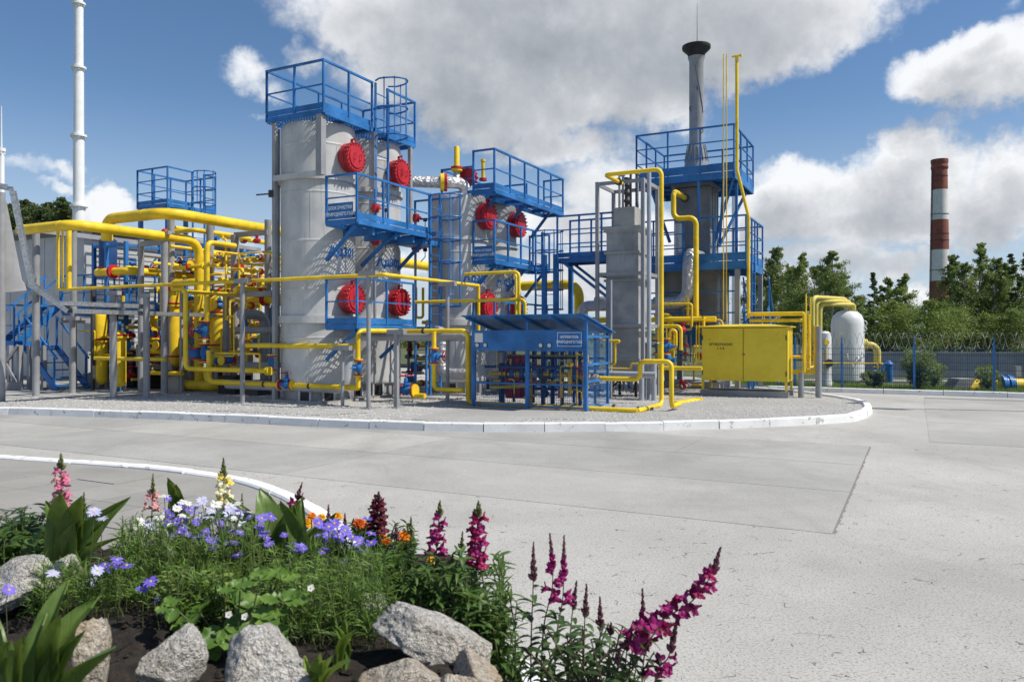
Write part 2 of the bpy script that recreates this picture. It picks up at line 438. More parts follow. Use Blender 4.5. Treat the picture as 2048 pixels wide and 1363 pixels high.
concrete('gravel_ground', (.40, .395, .375), .12, .6, crack=False)
m, nt, b, out = nodes('gravel_stone')
oi = nz(nt, 17, 2, .5, 'World'); nt.links.new(mix(nt, rng(nt, oi, .3, .7), (.36, .355, .335), (.56, .555, .53)), b.inputs['Base Color']); b.inputs['Roughness'].default_value = .9
m, nt, b, out = nodes('joint'); b.inputs['Base Color'].default_value = (.21, .20, .18, 1); b.inputs['Roughness'].default_value = 1
m, nt, b, out = nodes('ground')
c = mix(nt, rng(nt, nz(nt, .12, 5, .6, 'World'), .35, .65), (.055, .085, .022), (.12, .125, .055)); c = mix(nt, rng(nt, nz(nt, 3.0, 5, .7, 'World'), .4, .7), c, (.035, .055, .015))
nt.links.new(c, b.inputs['Base Color']); b.inputs['Roughness'].default_value = .95
m, nt, b, out = nodes('soil')
c = mix(nt, rng(nt, nz(nt, 22, 6, .7, 'World'), .35, .7), (.012, .009, .0065), (.045, .033, .024)); c = mix(nt, rng(nt, nz(nt, 7, 3, .6, 'World'), .6, .75, 0, .5), c, (.085, .058, .038))
nt.links.new(c, b.inputs['Base Color']); b.inputs['Roughness'].default_value = 1; bump(nt, b, nz(nt, 55, 5, .7, 'World'), .9, .02)
# granite rocks
def granite(name, base, tan, amt):
    m, nt, b, out = nodes(name)
    f = nz(nt, 70, 4, .7, 'World'); f2 = nz(nt, 130, 2, .6, 'World'); big = nz(nt, 7, 4, .6, 'World')
    c = mix(nt, rng(nt, f, .35, .66), tuple(x*.72 for x in base), tuple(min(1, x*1.25) for x in base))
    c = mix(nt, rng(nt, big, .42, .68, 0, amt), c, tan)
    c = mix(nt, rng(nt, f2, .56, .66, 0, .6), c, (.07, .068, .065))
    c = mix(nt, rng(nt, nz(nt, 3.4, 5, .7, 'World', .8), .54, .76, 0, .45), c, tuple(x*.5 for x in tan))
    c = mix(nt, rng(nt, nz(nt, 105, 2, .5, 'World'), .64, .70, 0, .3), c, (.78, .78, .76))
    nt.links.new(c, b.inputs['Base Color']); b.inputs['Roughness'].default_value = .85
    bump(nt, b, f, 1.0, .03)
granite('granite_grey', (.60, .575, .53), (.42, .36, .28), .5)
granite('granite_tan', (.52, .46, .375), (.48, .33, .17), .85)
# leaves, petals
def leaf(name, a, c2, trans=.3, rough=.45, stripes=False, scale=14):
    m, nt, b, out = nodes(name)
    oi = nt.nodes.new('ShaderNodeObjectInfo')
    c = mix(nt, rng(nt, nz(nt, scale, 3, .6, 'World'), .3, .7), a, c2)
    if stripes:
        s = nz(nt, 4, 3, .5, 'Generated', 0, (16, 1, .3)); c = mix(nt, rng(nt, s, .45, .6, 0, .35), c, tuple(min(1, x*1.5) for x in c2))
    nt.links.new(c, b.inputs['Base Color']); b.inputs['Roughness'].default_value = rough; b.inputs['Specular IOR Level'].default_value = .35
    t = nt.nodes.new('ShaderNodeBsdfTranslucent'); nt.links.new(mix(nt, .5, c, (.32, .42, .05) if c2[1] > c2[0] else c2), t.inputs[0])
    ms = nt.nodes.new('ShaderNodeMixShader'); ms.inputs[0].default_value = trans
    nt.links.new(b.outputs[0], ms.inputs[1]); nt.links.new(t.outputs[0], ms.inputs[2]); nt.links.new(ms.outputs[0], out.inputs[0])
leaf('leaf_broad', (.075, .135, .026), (.15, .225, .055), .28, .38, True)
leaf('leaf_dark', (.022, .055, .014), (.05, .10, .025), .25, .45)
leaf('leaf_snap', (.035, .075, .022), (.07, .125, .04), .22, .5)
leaf('leaf_snap_green', (.035, .085, .018), (.11, .195, .045), .3, .5, scale=30)
leaf('leaf_thread', (.040, .095, .014), (.20, .34, .055), .3, .5, scale=34)
leaf('leaf_strawberry', (.075, .155, .025), (.17, .28, .055), .3, .42)
leaf('leaf_light', (.13, .21, .035), (.24, .33, .07), .3, .5)
leaf('leaf_birch', (.12, .165, .06), (.22, .28, .10), .42, .5, scale=.35)
leaf('leaf_pale', (.14, .19, .058), (.25, .32, .10), .42, .5, scale=.35)
leaf('leaf_pine', (.055, .085, .036), (.105, .145, .055), .25, .6, scale=.35)
for nm, a, c2 in (('petal_pink', (.55, .10, .20), (.72, .26, .36)), ('petal_palepink', (.62, .26, .26), (.75, .42, .40)), ('petal_yellow', (.80, .58, .02), (.85, .75, .28)), ('petal_cream', (.8, .74, .42), (.85, .82, .62)),
                  ('petal_maroon', (.055, .004, .012), (.13, .006, .022)), ('petal_magenta', (.22, .005, .09), (.36, .014, .165)), ('petal_crimson', (.25, .003, .055), (.38, .008, .11)),
                  ('petal_blue', (.13, .09, .55), (.26, .20, .72)), ('petal_paleblue', (.45, .46, .78), (.66, .68, .88)), ('petal_white', (.76, .78, .80), (.85, .86, .87)), ('petal_orange', (.72, .16, .004), (.85, .30, .01)), ('petal_amber', (.85, .40, .008), (.9, .52, .02)), ('petal_rust', (.42, .05, .004), (.62, .12, .006)),
                  ('bud_purple', (.12, .04, .06), (.2, .08, .10)), ('bud_green', (.10, .12, .035), (.17, .19, .06)), ('flower_eye', (.75, .5, .03), (.8, .6, .05))):
    leaf(nm, a, c2, .22, .55, scale=60)
# brick stack bands
def brick(name, a, bcol, mort):
    m, nt, b, out = nodes(name)
    bt = nt.nodes.new('ShaderNodeTexBrick'); t = nt.nodes.new('ShaderNodeTexCoord')
    mp = nt.nodes.new('ShaderNodeMapping'); mp.inputs['Scale'].default_value = (1, 1, 1); nt.links.new(t.outputs['Object'], mp.inputs[0])
    wv = nz(nt, 1.0, 5, .7, 'World'); c = mix(nt, rng(nt, wv, .3, .7), a, bcol)
    st = nz(nt, 1.6, 6, .7, 'World', 0, (1, 1, .2)); c = mix(nt, rng(nt, st, .56, .74, 0, .55), c, mort)
    nt.links.new(c, b.inputs['Base Color']); b.inputs['Roughness'].default_value = .9
brick('brick_red', (.20, .062, .045), (.30, .10, .075), (.11, .045, .035)); brick('brick_white', (.62, .60, .57), (.72, .71, .69), (.36, .28, .25))
# ------------------------------------------------------------------ ground, yard, kerbs
R = random.Random(7)
def sheet(name, pts, z, mat):
    mb = MB(); mb.add([(p[0], p[1], z) for p in pts], [tuple(range(len(pts)))])
    if (mb.v[1]-mb.v[0]).cross(mb.v[2]-mb.v[1]).z < 0: mb.f = [tuple(reversed(f)) for f in mb.f]
    return struct(part(name, mb, mat, smooth=False))
sheet('ground', [(-1500, -1500), (1500, -1500), (1500, 1500), (-1500, 1500)], -.06, 'ground')
FK = Vector((9.7, 22.7, 0))                         # the far kerb runs along V through here
a_, b_ = FK + V*46, FK - V*46
sheet('concrete_yard', [(a_.x, a_.y), (b_.x, b_.y), (b_.x, -14), (a_.x, -14)], 0, 'concrete_rough')
# road slabs, each one a piece of the road
def slab_rect(u0, u1, v0, v1): return [P(u0, v0, 0), P(u1, v0, 0), P(u1, v1, 0), P(u0, v1, 0)]
def jag(u0, u1, v0, v1, z, amp, step=.12):
    pts = []
    def edge(a, b):
        n = max(2, int((b-a).length/step)); nn = (b-a).cross(Z).normalized()
        for i in range(n): pts.append(a + (b-a)*i/n + nn*(max(-.01, amp*(.15+1.2*noise.noise((i*.35, a.x, a.y)))+R.uniform(-.006, .006)) if i and abs((b-a).dot(U)) > 1 else 0))
    c = slab_rect(u0, u1, v0, v1)
    for i in range(4): edge(c[i], c[(i+1) % 4])
    return [(p.x, p.y) for p in pts]
road = bpy.data.objects.new('concrete_road', None); COL.objects.link(road); struct(road)
sheet('joint_filler', jag(-7.60, -1.84, -12.135, 30, -1, .018, .03), .0016, 'joint')
sheet('joint_filler', jag(-.88, 9.2, -23.98, -12.91, -1, .002, .06), .0016, 'joint')
def slab(u0, u1, v0, v1):
    g = .006; j = R.uniform(-.0006, .0006)
    mb = MB(); mb.pbox(u0+g, u1-g, v0+g, v1-g, -.03, .0036+j)
    part('slab', mb, 'concrete_slab', road, smooth=False)
for i, u0 in enumerate((-7.62, -5.69, -3.75)):
    v0 = -12.12
    if i == 2: slab(u0, u0+1.93, v0, v0+2.4); v0 += 2.4
    while v0 < 26:
        slab(u0, u0+1.93, v0, v0+6.0); v0 += 6.0
for v0 in (-24, -18.4):
    for u0 in (-.9, 2.3, 5.5):
        slab(u0, u0+3.2, v0, v0+5.5)
def smooth_path(pts, n=8):
    out = []
    for i in range(len(pts)-1):
        p0 = pts[max(i-1, 0)]; p1 = pts[i]; p2 = pts[i+1]; p3 = pts[min(i+2, len(pts)-1)]
        for k in range(n):
            t = k/n
            out.append(.5*((2*p1) + (p2-p0)*t + (2*p0-5*p1+4*p2-p3)*t*t + (3*p1-p0-3*p2+p3)*t**3))
    out.append(pts[-1]); return out
def resample(path, step):
    out = [path[0]]; need = step
    for i in range(len(path)-1):
        a, b = path[i], path[i+1]; l = (b-a).length; pos = 0.0
        while l - pos >= need:
            pos += need; out.append(a + (b-a)*(pos/l)); need = step
        need -= (l-pos)
    return out
def kerb(label, pts, w, z0, z1, step, inward, name='kerb', sub=1):
    """outer edge given; stones extend to the left (inward=+1) or right of the path"""
    e = bpy.data.objects.new(name, None); COL.objects.link(e); struct(e); e['label'] = label
    pth = resample(smooth_path([Vector((x, y, 0)) for x, y in pts], 10), step/sub)
    def nrm(i):
        a = pth[max(i-1, 0)]; b = pth[min(i+1, len(pth)-1)]; return Z.cross((b-a).normalized())*inward
    for i in range(0, len(pth)-sub, sub):
        mb = MB(); g = R.uniform(.004, .012); vs = []; fs = []; jz = R.uniform(-.006, .006); js = R.uniform(-.006, .006)
        for k in range(sub+1):
            p = pth[i+k]; n_ = nrm(i+k); t = n_.cross(Z)*inward
            if k == 0: p = p + (pth[i+1]-pth[i]).normalized()*g
            if k == sub: p = p - (pth[i+sub]-pth[i+sub-1]).normalized()*g
            c = .018
            for (q, h) in ((0, z0), (0.012, z1-c), (c+.012, z1), (w-c, z1), (w, z1-c), (w, z0)):
                vs.append(p + n_*(q+js) + Z*(h+jz))
        for k in range(sub):
            for j in range(5):
                fs.append((k*6+j, k*6+j+1, (k+1)*6+j+1, (k+1)*6+j))
        fs.append((0,5,4,3,2,1)); fs.append(tuple(sub*6+j for j in range(6)))
        if inward > 0: fs = [tuple(reversed(f)) for f in fs]
        mb.add(vs, fs); part('kerb_stone', mb, 'kerb_white', e, smooth=False)
    return e, pth
def g0(px, py): p = atz(px, py, 0); return (p.x, p.y)
isl = [(-22, 20.6), g0(-150, 826), g0(0, 829), g0(205, 834.7), g0(400, 842), g0(630, 853), g0(800, 860), g0(906, 863), g0(1023, 863.5), g0(1146, 863), g0(1269, 861.5), g0(1389, 859), g0(1489, 855.5), g0(1571, 852), g0(1650, 848), g0(1700, 844.5), (6.95, 15.35), (7.45, 16.2), (7.9, 17.1), (8.25, 18.4), (8.2, 20.2), (7.6, 22.4), (7.0, 24.2)]
kerb('white painted kerb curving round the gravel plant island', isl, .16, -.05, .15, 1.04, 1)
far = [(p.x, p.y) for p in (FK + V*20, FK + V*8, FK, FK - V*6, FK - V*14)]
kerb('straight white kerb at the foot of the mesh fence', far, .16, -.05, .14, 1.5, 1)
inner = smooth_path([Vector((x, y, 0)) for x, y in isl], 4)
sheet('gravel_bed', [(p.x + .0, p.y + .1) for p in inner] + [(7, 30), (-10, 42), (-26, 40)], .10, 'gravel_ground')
# concrete strips in the gravel
def gz(px, py): p = atz(px, py, .11); return (p.x, p.y)
sheet('path', [gz(-60, 797), gz(240, 792), gz(400, 783), gz(60, 778), gz(-120, 783)], .108, 'concrete_path')
sheet('path', [gz(820, 838), gz(1015, 850), gz(1060, 836), gz(1170, 838), gz(1150, 816), gz(905, 812)], .108, 'concrete_path')
sheet('path', [gz(420, 820), gz(640, 829), gz(740, 824), gz(520, 814)], .108, 'concrete_path')
# loose stones of the gravel
def inside(poly, x, y):
    c = False; j = len(poly)-1
    for i in range(len(poly)):
        if (poly[i][1] > y) != (poly[j][1] > y) and x < (poly[j][0]-poly[i][0])*(y-poly[i][1])/(poly[j][1]-poly[i][1])+poly[i][0]: c = not c
        j = i
    return c
ipoly = [(p.x, p.y+.3) for p in inner] + [(7, 26), (-26, 32)]
pads = [[gz(820, 838), gz(1015, 850), gz(1060, 836), gz(1170, 838), gz(1150, 816), gz(905, 812)], [gz(-60, 797), gz(240, 792), gz(400, 783), gz(60, 778), gz(-120, 783)]]
mb = MB(); n = 0
while n < 22000:
    Y = 13.4 + 9.5*R.random()**1.7; px = R.uniform(-30, 1760); x = (px-CX)/F*Y
    if not inside(ipoly, x, Y) or any(inside(q, x, Y) for q in pads) and R.random() < .93: continue
    s = R.uniform(.008, .024); c = Vector((x, Y, .10 + s*.25)); an = R.uniform(0, pi)
    ca, sa = cos(an)*s, sin(an)*s; h = s*R.uniform(.45, .8)
    mb.add([c+Vector((ca, sa, 0)), c+Vector((-sa*.8, ca*.8, h*.2)), c+Vector((-ca, -sa, 0)), c+Vector((sa*.8, -ca*.8, 0)), c+Vector((ca*.3, sa*.3, h)), c+Vector((-ca*.4, -sa*.2, h*.85))],
           [(0,1,4), (1,2,5), (1,5,4), (2,3,5), (3,0,4), (3,4,5)])
    n += 1
part('gravel', mb, 'gravel_stone', smooth=False, kind='stuff')['label'] = 'loose pale crushed gravel on the plant island'
# ------------------------------------------------------------------ plant helpers
def grating(u0, u1, v0, v1, z, lw=.10, sw=.042):
    mb = MB(); nj = int((u1-u0)/(lw/2)); ni = int((v1-v0)/sw)
    hl, hs = (u1-u0)/nj, (v1-v0)/max(ni, 1)
    for i in range(ni):
        vc = v0 + (i+.5)*hs
        for j in range(nj):
            s0 = 1 if (i+j) % 2 else -1
            a = P(u0+j*hl, vc+s0*hs/2, z); b = P(u0+(j+1)*hl, vc-s0*hs/2, z)
            mb.beam(a, b, .019, .010)
    return mb
def rails(t, pts, zf, h=1.1, mids=1, posts=None, step=.95, toe=.15, mat='blue', w=.045):
    """railing along a polyline of plant (u,v) points"""
    W = [P(u, v, 0) for u, v in pts]
    for i in range(len(W)-1):
        a, b = W[i], W[i+1]; L = (b-a).length; n = max(1, round(L/step))
        for k in range(n+1):
            if k == 0 and i > 0: continue
            p = a + (b-a)*k/n
            mb = MB(); mb.beam(p+Z*(zf-.10), p+Z*(zf+h), w, w, U); part('rail_post', mb, mat, t)
        d = (b-a).normalized(); e = w*.5
        mb = MB(); mb.beam(a-d*e+Z*(zf+h), b+d*e+Z*(zf+h), .055, .045); part('top_rail', mb, mat, t)
        for m in range(mids):
            zz = zf + h*(m+1)/(mids+1)
            mb = MB(); mb.beam(a+Z*zz, b+Z*zz, .03, .03); part('mid_rail', mb, mat, t)
        if toe:
            mb = MB(); mb.beam(a+Z*(zf+toe/2+.01), b+Z*(zf+toe/2+.01), .008, toe); part('toe_board', mb, mat, t)
def platform(label, u0, u1, v0, v1, zf, railpts, name='platform', h=1.1, mids=1, group=None, braces=(), step=.95, gr=True, fh=.12, toe=.13, cat='platform'):
    t = thing(name, label, cat, P((u0+u1)/2, (v0+v1)/2, zf), group)
    if gr: part('grating', grating(u0+.03, u1-.03, v0+.03, v1-.03, zf), 'blue', t, kind='stuff', smooth=False)
    else:
        mb = MB(); mb.pbox(u0+.02, u1-.02, v0+.02, v1-.02, zf-.02, zf); part('deck', mb, 'blue', t)
    for (a, b) in (((u0, v0), (u1, v0)), ((u1, v0), (u1, v1)), ((u1, v1), (u0, v1)), ((u0, v1), (u0, v0))):
        mb = MB(); pa, pb = P(*a, zf-fh/2-.01), P(*b, zf-fh/2-.01); d = (pb-pa).normalized()*.03
        mb.beam(pa+d, pb-d, .05, fh); part('edge_beam', mb, 'blue', t)
    n = max(1, int((u1-u0)/.9))
    for k in range(1, n+1):
        u = u0 + (u1-u0)*k/(n+1); mb = MB(); mb.beam(P(u, v0+.03, zf-.06), P(u, v1-.03, zf-.06), .05, .09); part('cross_beam', mb, 'blue', t)
    for (p, q) in braces:
        mb = MB(); mb.beam(P(*p), P(*q), .07, .07); part('brace', mb, 'blue', t)
    for pts in railpts: rails(t, pts, zf, h, mids, step=step, toe=toe)
    return t
def ladder(label, p0, dirw, out, z0, z1, width=.5, cage=None, rung=.30, mat='blue', name='ladder', group=None):
    """p0 world xy of the first stile, dirw along the rungs, out towards the climber"""
    t = thing(name, label, 'ladder', Vector((p0.x, p0.y, z0)), group); dirw = dirw.normalized(); out = out.normalized()
    q0 = p0 + dirw*width
    for p in (p0, q0):
        mb = MB(); mb.beam(Vector((p.x, p.y, z0)), Vector((p.x, p.y, z1)), .06, .035, out); part('stile', mb, mat, t)
    z = z0 + .25
    while z < z1 - .1:
        mb = MB(); mb.cyl(Vector((p0.x, p0.y, z)), Vector((q0.x, q0.y, z)), .013, 6); part('rung', mb, mat, t); z += rung
    if cage:
        c0, c1, r = cage; mid = (p0+q0)/2; z = c0; pts = []
        def hoop(zz, k=24):
            a = [Vector((p0.x, p0.y, zz))]
            for i in range(13):
                an = pi*i/12
                a.append(Vector((mid.x, mid.y, zz)) - dirw*cos(an)*(width/2+.10) + out*(.18 + sin(an)*(r-.18)))
            a.append(Vector((q0.x, q0.y, zz))); return a
        n = max(1, round((c1-c0)/.62))
        for i in range(n+1):
            mb = MB(); mb.tube(hoop(c0+(c1-c0)*i/n), .020, 6); part('cage_hoop', mb, mat, t)
        h0, h1 = hoop(c0), hoop(c1)
        for k in (2, 4, 7, 10, 12):
            mb = MB(); mb.beam(h0[k]-Z*.03, h1[k]+Z*.03, .03, .012, out); part('cage_bar', mb, mat, t)
    return t
def flange(mb, p, d, r, th=.035, k=1.75): 
    d = d.normalized(); mb.cyl(p-d*th/2, p+d*th/2, r*k, 18)
def pipe(label, path, r, mat='yellow', bend=None, n=12, flanges=(), fmat=None, name='pipe', group=None, clamps=(), cat='pipe', seg=5):
    pth = fillet(path, bend if bend is not None else r*2.4, seg)
    mb = MB(); mb.tube(pth, r, n)
    if r > .04 and mat != 'foil':    # weld seams
        acc = 0.6
        for a, b in zip(pth, pth[1:]):
            l = (b-a).length; d = (b-a)/max(l, 1e-6)
            while acc < l:
                q = a + d*acc; mb.tube([q-d*.012, q-d*.005, q+d*.005, q+d*.012], r, n, caps=False, rs=[r*.99, r*1.045, r*1.045, r*.99]); acc += 1.45
            acc -= l
    if not flanges and not clamps:
        o = part(name, mb, mat, loc=pth[0]); return tag(o, label, cat, group)
    t = thing(name, label, cat, pth[0], group); part('tube', mb, mat, t)
    for (i, f) in flanges:
        a, b = path[i], path[i+1]; d = (b-a).normalized(); p = a + (b-a)*f
        fm = MB(); flange(fm, p-d*.03, d, r); part('flange', fm, fmat or mat, t)
        fm = MB(); flange(fm, p+d*.03, d, r); part('flange', fm, fmat or mat, t)
    for (i, f) in clamps:
        a, b = path[i], path[i+1]; d = (b-a).normalized(); p = a + (b-a)*f
        fm = MB(); fm.cyl(p-d*.03, p+d*.03, r*1.13, 12); part('band', fm, 'dark_steel', t)
    return t
def valve(label, c, axis, r, stem=None, wheel=True, body='blue', fl='red', name='valve', group='blue gate valves in the pipework', tall=1.0):
    """gate valve: body between two flanges, bonnet, yoke and hand wheel"""
    c = Vector(c); axis = Vector(axis).normalized(); stem = Vector(stem if stem is not None else Z).normalized()
    t = thing(name, label, 'valve', c, group); L = r*2.6
    mb = MB(); mb.lathe([(r*1.0, -L), (r*1.05, -L*.6), (r*1.45, -L*.25), (r*1.5, 0), (r*1.45, L*.25), (r*1.05, L*.6), (r*1.0, L)], c, axis, 14); part('body', mb, body, t)
    for s in (-1, 1):
        mb = MB(); mb.cyl(c+axis*s*L, c+axis*s*(L+r*.45), r*2.0, 16); part('flange', mb, fl, t)
        mb = MB(); mb.cyl(c+axis*s*(L+r*.5), c+axis*s*(L+r*.85), r*1.95, 16); part('counter_flange', mb, 'yellow', t)
    mb = MB(); mb.lathe([(r*1.1, 0), (r*1.0, r*1.6*tall), (r*1.5, r*1.65*tall), (r*1.5, r*2.1*tall), (r*.7, r*2.2*tall), (r*.55, r*3.6*tall), (r*.3, r*3.8*tall), (r*.22, r*4.9*tall)], c, stem, 12); part('bonnet', mb, body, t)
    if wheel:
        w = c + stem*r*4.4*tall; mb = MB(); a = stem.orthogonal().normalized(); b = stem.cross(a); rr = r*2.1
        mb.tube([w + a*cos(2*pi*i/18)*rr + b*sin(2*pi*i/18)*rr for i in range(18)], r*.18, 6, closed=True)
        for i in range(3): mb.beam(w + a*cos(i*pi/3)*rr + b*sin(i*pi/3)*rr, w - a*cos(i*pi/3)*rr - b*sin(i*pi/3)*rr, r*.2, r*.2, stem)
        part('handwheel', mb, fl, t)
    return t
BOLT = None
def bolt_mesh():
    global BOLT
    if BOLT is None:
        mb = MB(); mb.cyl((0,0,-.05), (0,0,.05), .030, 6); mb.cyl((0,0,.045), (0,0,.085), .015, 6)
        BOLT = mb.mesh('bolt', smooth=False); BOLT.materials.append(M['red'])
    return BOLT
def hatch(t, c, n, r, back):
    c = Vector(c); n = Vector(n).normalized(); tb = n.cross(Z).normalized()
    mb = MB(); mb.lathe([(r*.80, -back), (r*.80, -.20), (r*.98, -.19), (r*.98, -.07)], c, n, 30); h = part('hatch', mb, 'red', t, label='round red bolted hatch')
    mb = MB(); mb.lathe([(r*.97, -.06), (r*.97, .03), (r*.93, .045), (r*.74, .045), (r*.72, .07), (0.001, .075)], c, n, 30); part('cover', mb, 'red', h)
    N = 20
    for k in range(N):
        an = 2*pi*k/N; p = c + (tb*cos(an) + Z*sin(an))*r*.93 + n*.0
        inst('bolt', bolt_mesh(), h, basis(tb, n.cross(tb), n, p))
    for s in (-1, 1):
        q = c + tb*s*r*.30 + n*.075
        mb = MB(); mb.tube([q-Z*.07, q-Z*.07+n*.05, q+Z*.07+n*.05, q+Z*.07], .010, 6); part('handle', mb, 'red', h)
    mb = MB(); mb.beam(c+Z*r*.95-n*.08, c+Z*(r+.09)-n*.08, .045, .045, n); mb.beam(c+Z*(r+.08)-n*.10, c+Z*(r+.08)+n*.03, .03, .03); mb.cyl(c+Z*(r+.0)+n*.02, c+Z*(r+.13)+n*.02, .014, 8); part('davit', mb, 'red', h)
    return h
def wrapped_text(s, size, u, v, z, Rr, ang0):
    mb = text_mb(s, size, (0,0,0), (1,0,0), (0,1,0), bold=.012)
    vs = []
    for q in mb.v:
        a = ang0 + q.x/Rr; d = U*cos(a) + V*sin(a); vs.append(P(u, v, z+q.y) + d*(Rr+.006))
    mb.v = vs; return mb

# ------------------------------------------------------------------ purification and drying columns
def column(label, u, v, R_, z0, z1, hatches, rings, text=None, hr=.345, hoff=.22, group='bolted grey gas columns'):
    t = thing('gas_column', label, 'column', P(u, v, .1), group)
    prof = [(R_*.985, z0), (R_, z0+.02), (R_, z0+.08)]; z = z0 + 1.15
    while z < z1 - .5:
        prof += [(R_, z-.05), (R_, z-.012), (R_+.007, z), (R_, z+.012), (R_, z+.05)]; z += 1.12
    prof += [(R_, z1-.2), (R_, z1-.10), (R_*.97, z1-.03), (R_*.80, z1), (0, z1+.05)]
    mb = MB(); mb.lathe(prof, P(u, v, 0), Z, 64); part('shell', mb, 'grey_column', t)
    sm = MB(); z = z0 + .08; k = 0
    while z < z1 - .6:
        for j in range(3):
            a = pi + .5 + k*.7 + j*2.1; d = U*cos(a) + V*sin(a); c = P(u, v, 0) + d*(R_-.001); sm.beam(c+Z*z, c+Z*min(z+1.07, z1-.3), .018, .012, d)
        z += 1.12; k += 1
    part('weld_seam', sm, 'grey_column', t, kind='stuff')
    for zr, hh, ex in rings:
        mb = MB(); mb.lathe([(R_-.01, zr-hh/2), (R_+ex, zr-hh/2), (R_+ex, zr+hh/2), (R_-.01, zr+hh/2)], P(u, v, 0), Z, 64); part('stiffener_ring', mb, 'grey_column', t)
    mb = MB(); mb.lathe([(R_*.93, .1), (R_*.93, z0+.05)], P(u, v, 0), Z, 48); part('skirt', mb, 'grey_steel', t)
    mb = MB(); mb.pbox(u-R_*1.05, u+R_*1.05, v-R_*1.05, v+R_*1.05, .05, .16); part('base_plate', mb, 'concrete_block', t)
    for a in (pi+.35, pi+1.0, pi*1.5+.5):
        d = U*cos(a) + V*sin(a); e = d.cross(Z); c = P(u, v, 0) + d*(R_*.93)
        mb = MB(); mb.hexa(c-e*.10-d*.05+Z*.16, e*.20, d*.065, Z*.24); part('access_opening', mb, 'black', t)
        for s in (-1, 1):
            mb = MB(); mb.hexa(c+e*s*.13-e*.02-d*.05+Z*.14, e*.04, d*.10, Z*.30); part('opening_frame', mb, 'grey_column', t)
    for zh in hatches:
        hatch(t, P(u, v-R_-hoff, zh), -V, hr, hoff+.30)
    if text:
        part('lettering', wrapped_text(text[0], .30, u, v, text[1], R_, text[2]), 'lettering_blue', t, smooth=False)
    return t
RA = .87
column('tall grey gas column nearest the camera, left of the pair under the top platform', 0, 0, RA, .45, 6.60, (5.80, 2.50), ((2.02, .17, .07), (5.30, .12, .06)), ('Ад301', 3.50, -pi/2-.12))
column('tall grey gas column behind the nearest one, carrying the right-hand red hatches', 1.86, 0, RA, .45, 6.60, (5.78, 2.50), ((2.02, .17, .07), (5.30, .12, .06)), ('Ад302', 3.40, -pi/2-.16))
RD = .78
D_ = (3.50, -1.76); E_ = (5.28, -1.76)
column('shorter grey column with a foil wrapped elbow on its domed top', *D_, RD, .45, 5.38, (4.80, 2.42), ((2.0, .15, .06), (4.2, .10, .05)), ('Ад303', 3.05, -pi/2-.3), .36, .20)
column('shorter grey column standing behind the foil topped one', *E_, RD, .45, 5.38, (4.80, 2.42), ((2.0, .15, .06), (4.2, .10, .05)), ('Ад304', 3.05, -pi/2-.3), .36, .20)
# steel frame standing round the first pair
t = thing('column_steelwork', 'grey steel posts and channel framing the two tallest columns', 'frame', P(0, .9, .1))
for (u, v, z0, z1, w) in ((-.86, .56, .1, 6.6, .09), (-.42, .90, .1, 6.6, .08), (-.90, -.86, 5.25, 6.6, .16), (2.45, -.95, 4.6, 6.6, .09), (.86, -1.0, 5.2, 6.6, .10), (2.7, .95, .1, 6.6, .10), (.9, 1.02, .1, 6.6, .1)):
    mb = MB(); mb.beam(P(u, v, z0), P(u, v, z1), w, w, U); part('post', mb, 'grey_steel', t)
for z in (2.02, 5.30):
    mb = MB(); mb.beam(P(-.42, .97, z), P(2.7, .97, z), .10, .12); part('tie_beam', mb, 'grey_steel', t)
mb = MB(); mb.beam(P(-.90, .56, 5.30), P(-.90, -.86, 5.30), .05, .13); part('bracket', mb, 'grey_column', t)
mb = MB(); mb.beam(P(-.92, .60, 4.95), P(-1.05, .95, 4.93), .03, .03); mb.cyl(P(-.92, .62, 4.87), P(-.92, .62, 5.03), .06, 8); part('floodlight_arm', mb, 'dark_steel', t)

platform('blue railed platform on top of the tallest pair of columns', -.95, 2.62, -.98, .72, 6.72, [[(-.95, .72), (-.95, -.98), (.80, -.98)], [(1.42, -.98), (2.62, -.98), (2.62, .72), (-.95, .72)]], h=1.08)
pl = platform('blue middle platform with a name board below the upper red hatches of the near pair', -.78, 2.10, -1.78, -.90, 4.24, [[(-.78, -.92), (-.78, -1.78), (2.10, -1.78)], [(2.60, -1.78), (2.75, -1.78), (2.75, -.90)]], h=.98,
         braces=[((-.70, -1.7, 4.1), (-.70, -.85, 3.35)), ((.75, -1.7, 4.1), (.75, -.70, 3.35)), ((2.05, -1.7, 4.1), (2.05, -.85, 3.35))])
for u in (-.1, .75, 1.5):
    mb = MB(); mb.beam(P(u, -1.72, 4.02), P(u, -.80, 4.02), .07, .16); part('cantilever_beam', mb, 'blue', pl)
mb = MB(); mb.pbox(1.9, 2.75, -1.74, -.92, 3.96, 4.08); part('ladder_landing', mb, 'blue', pl)
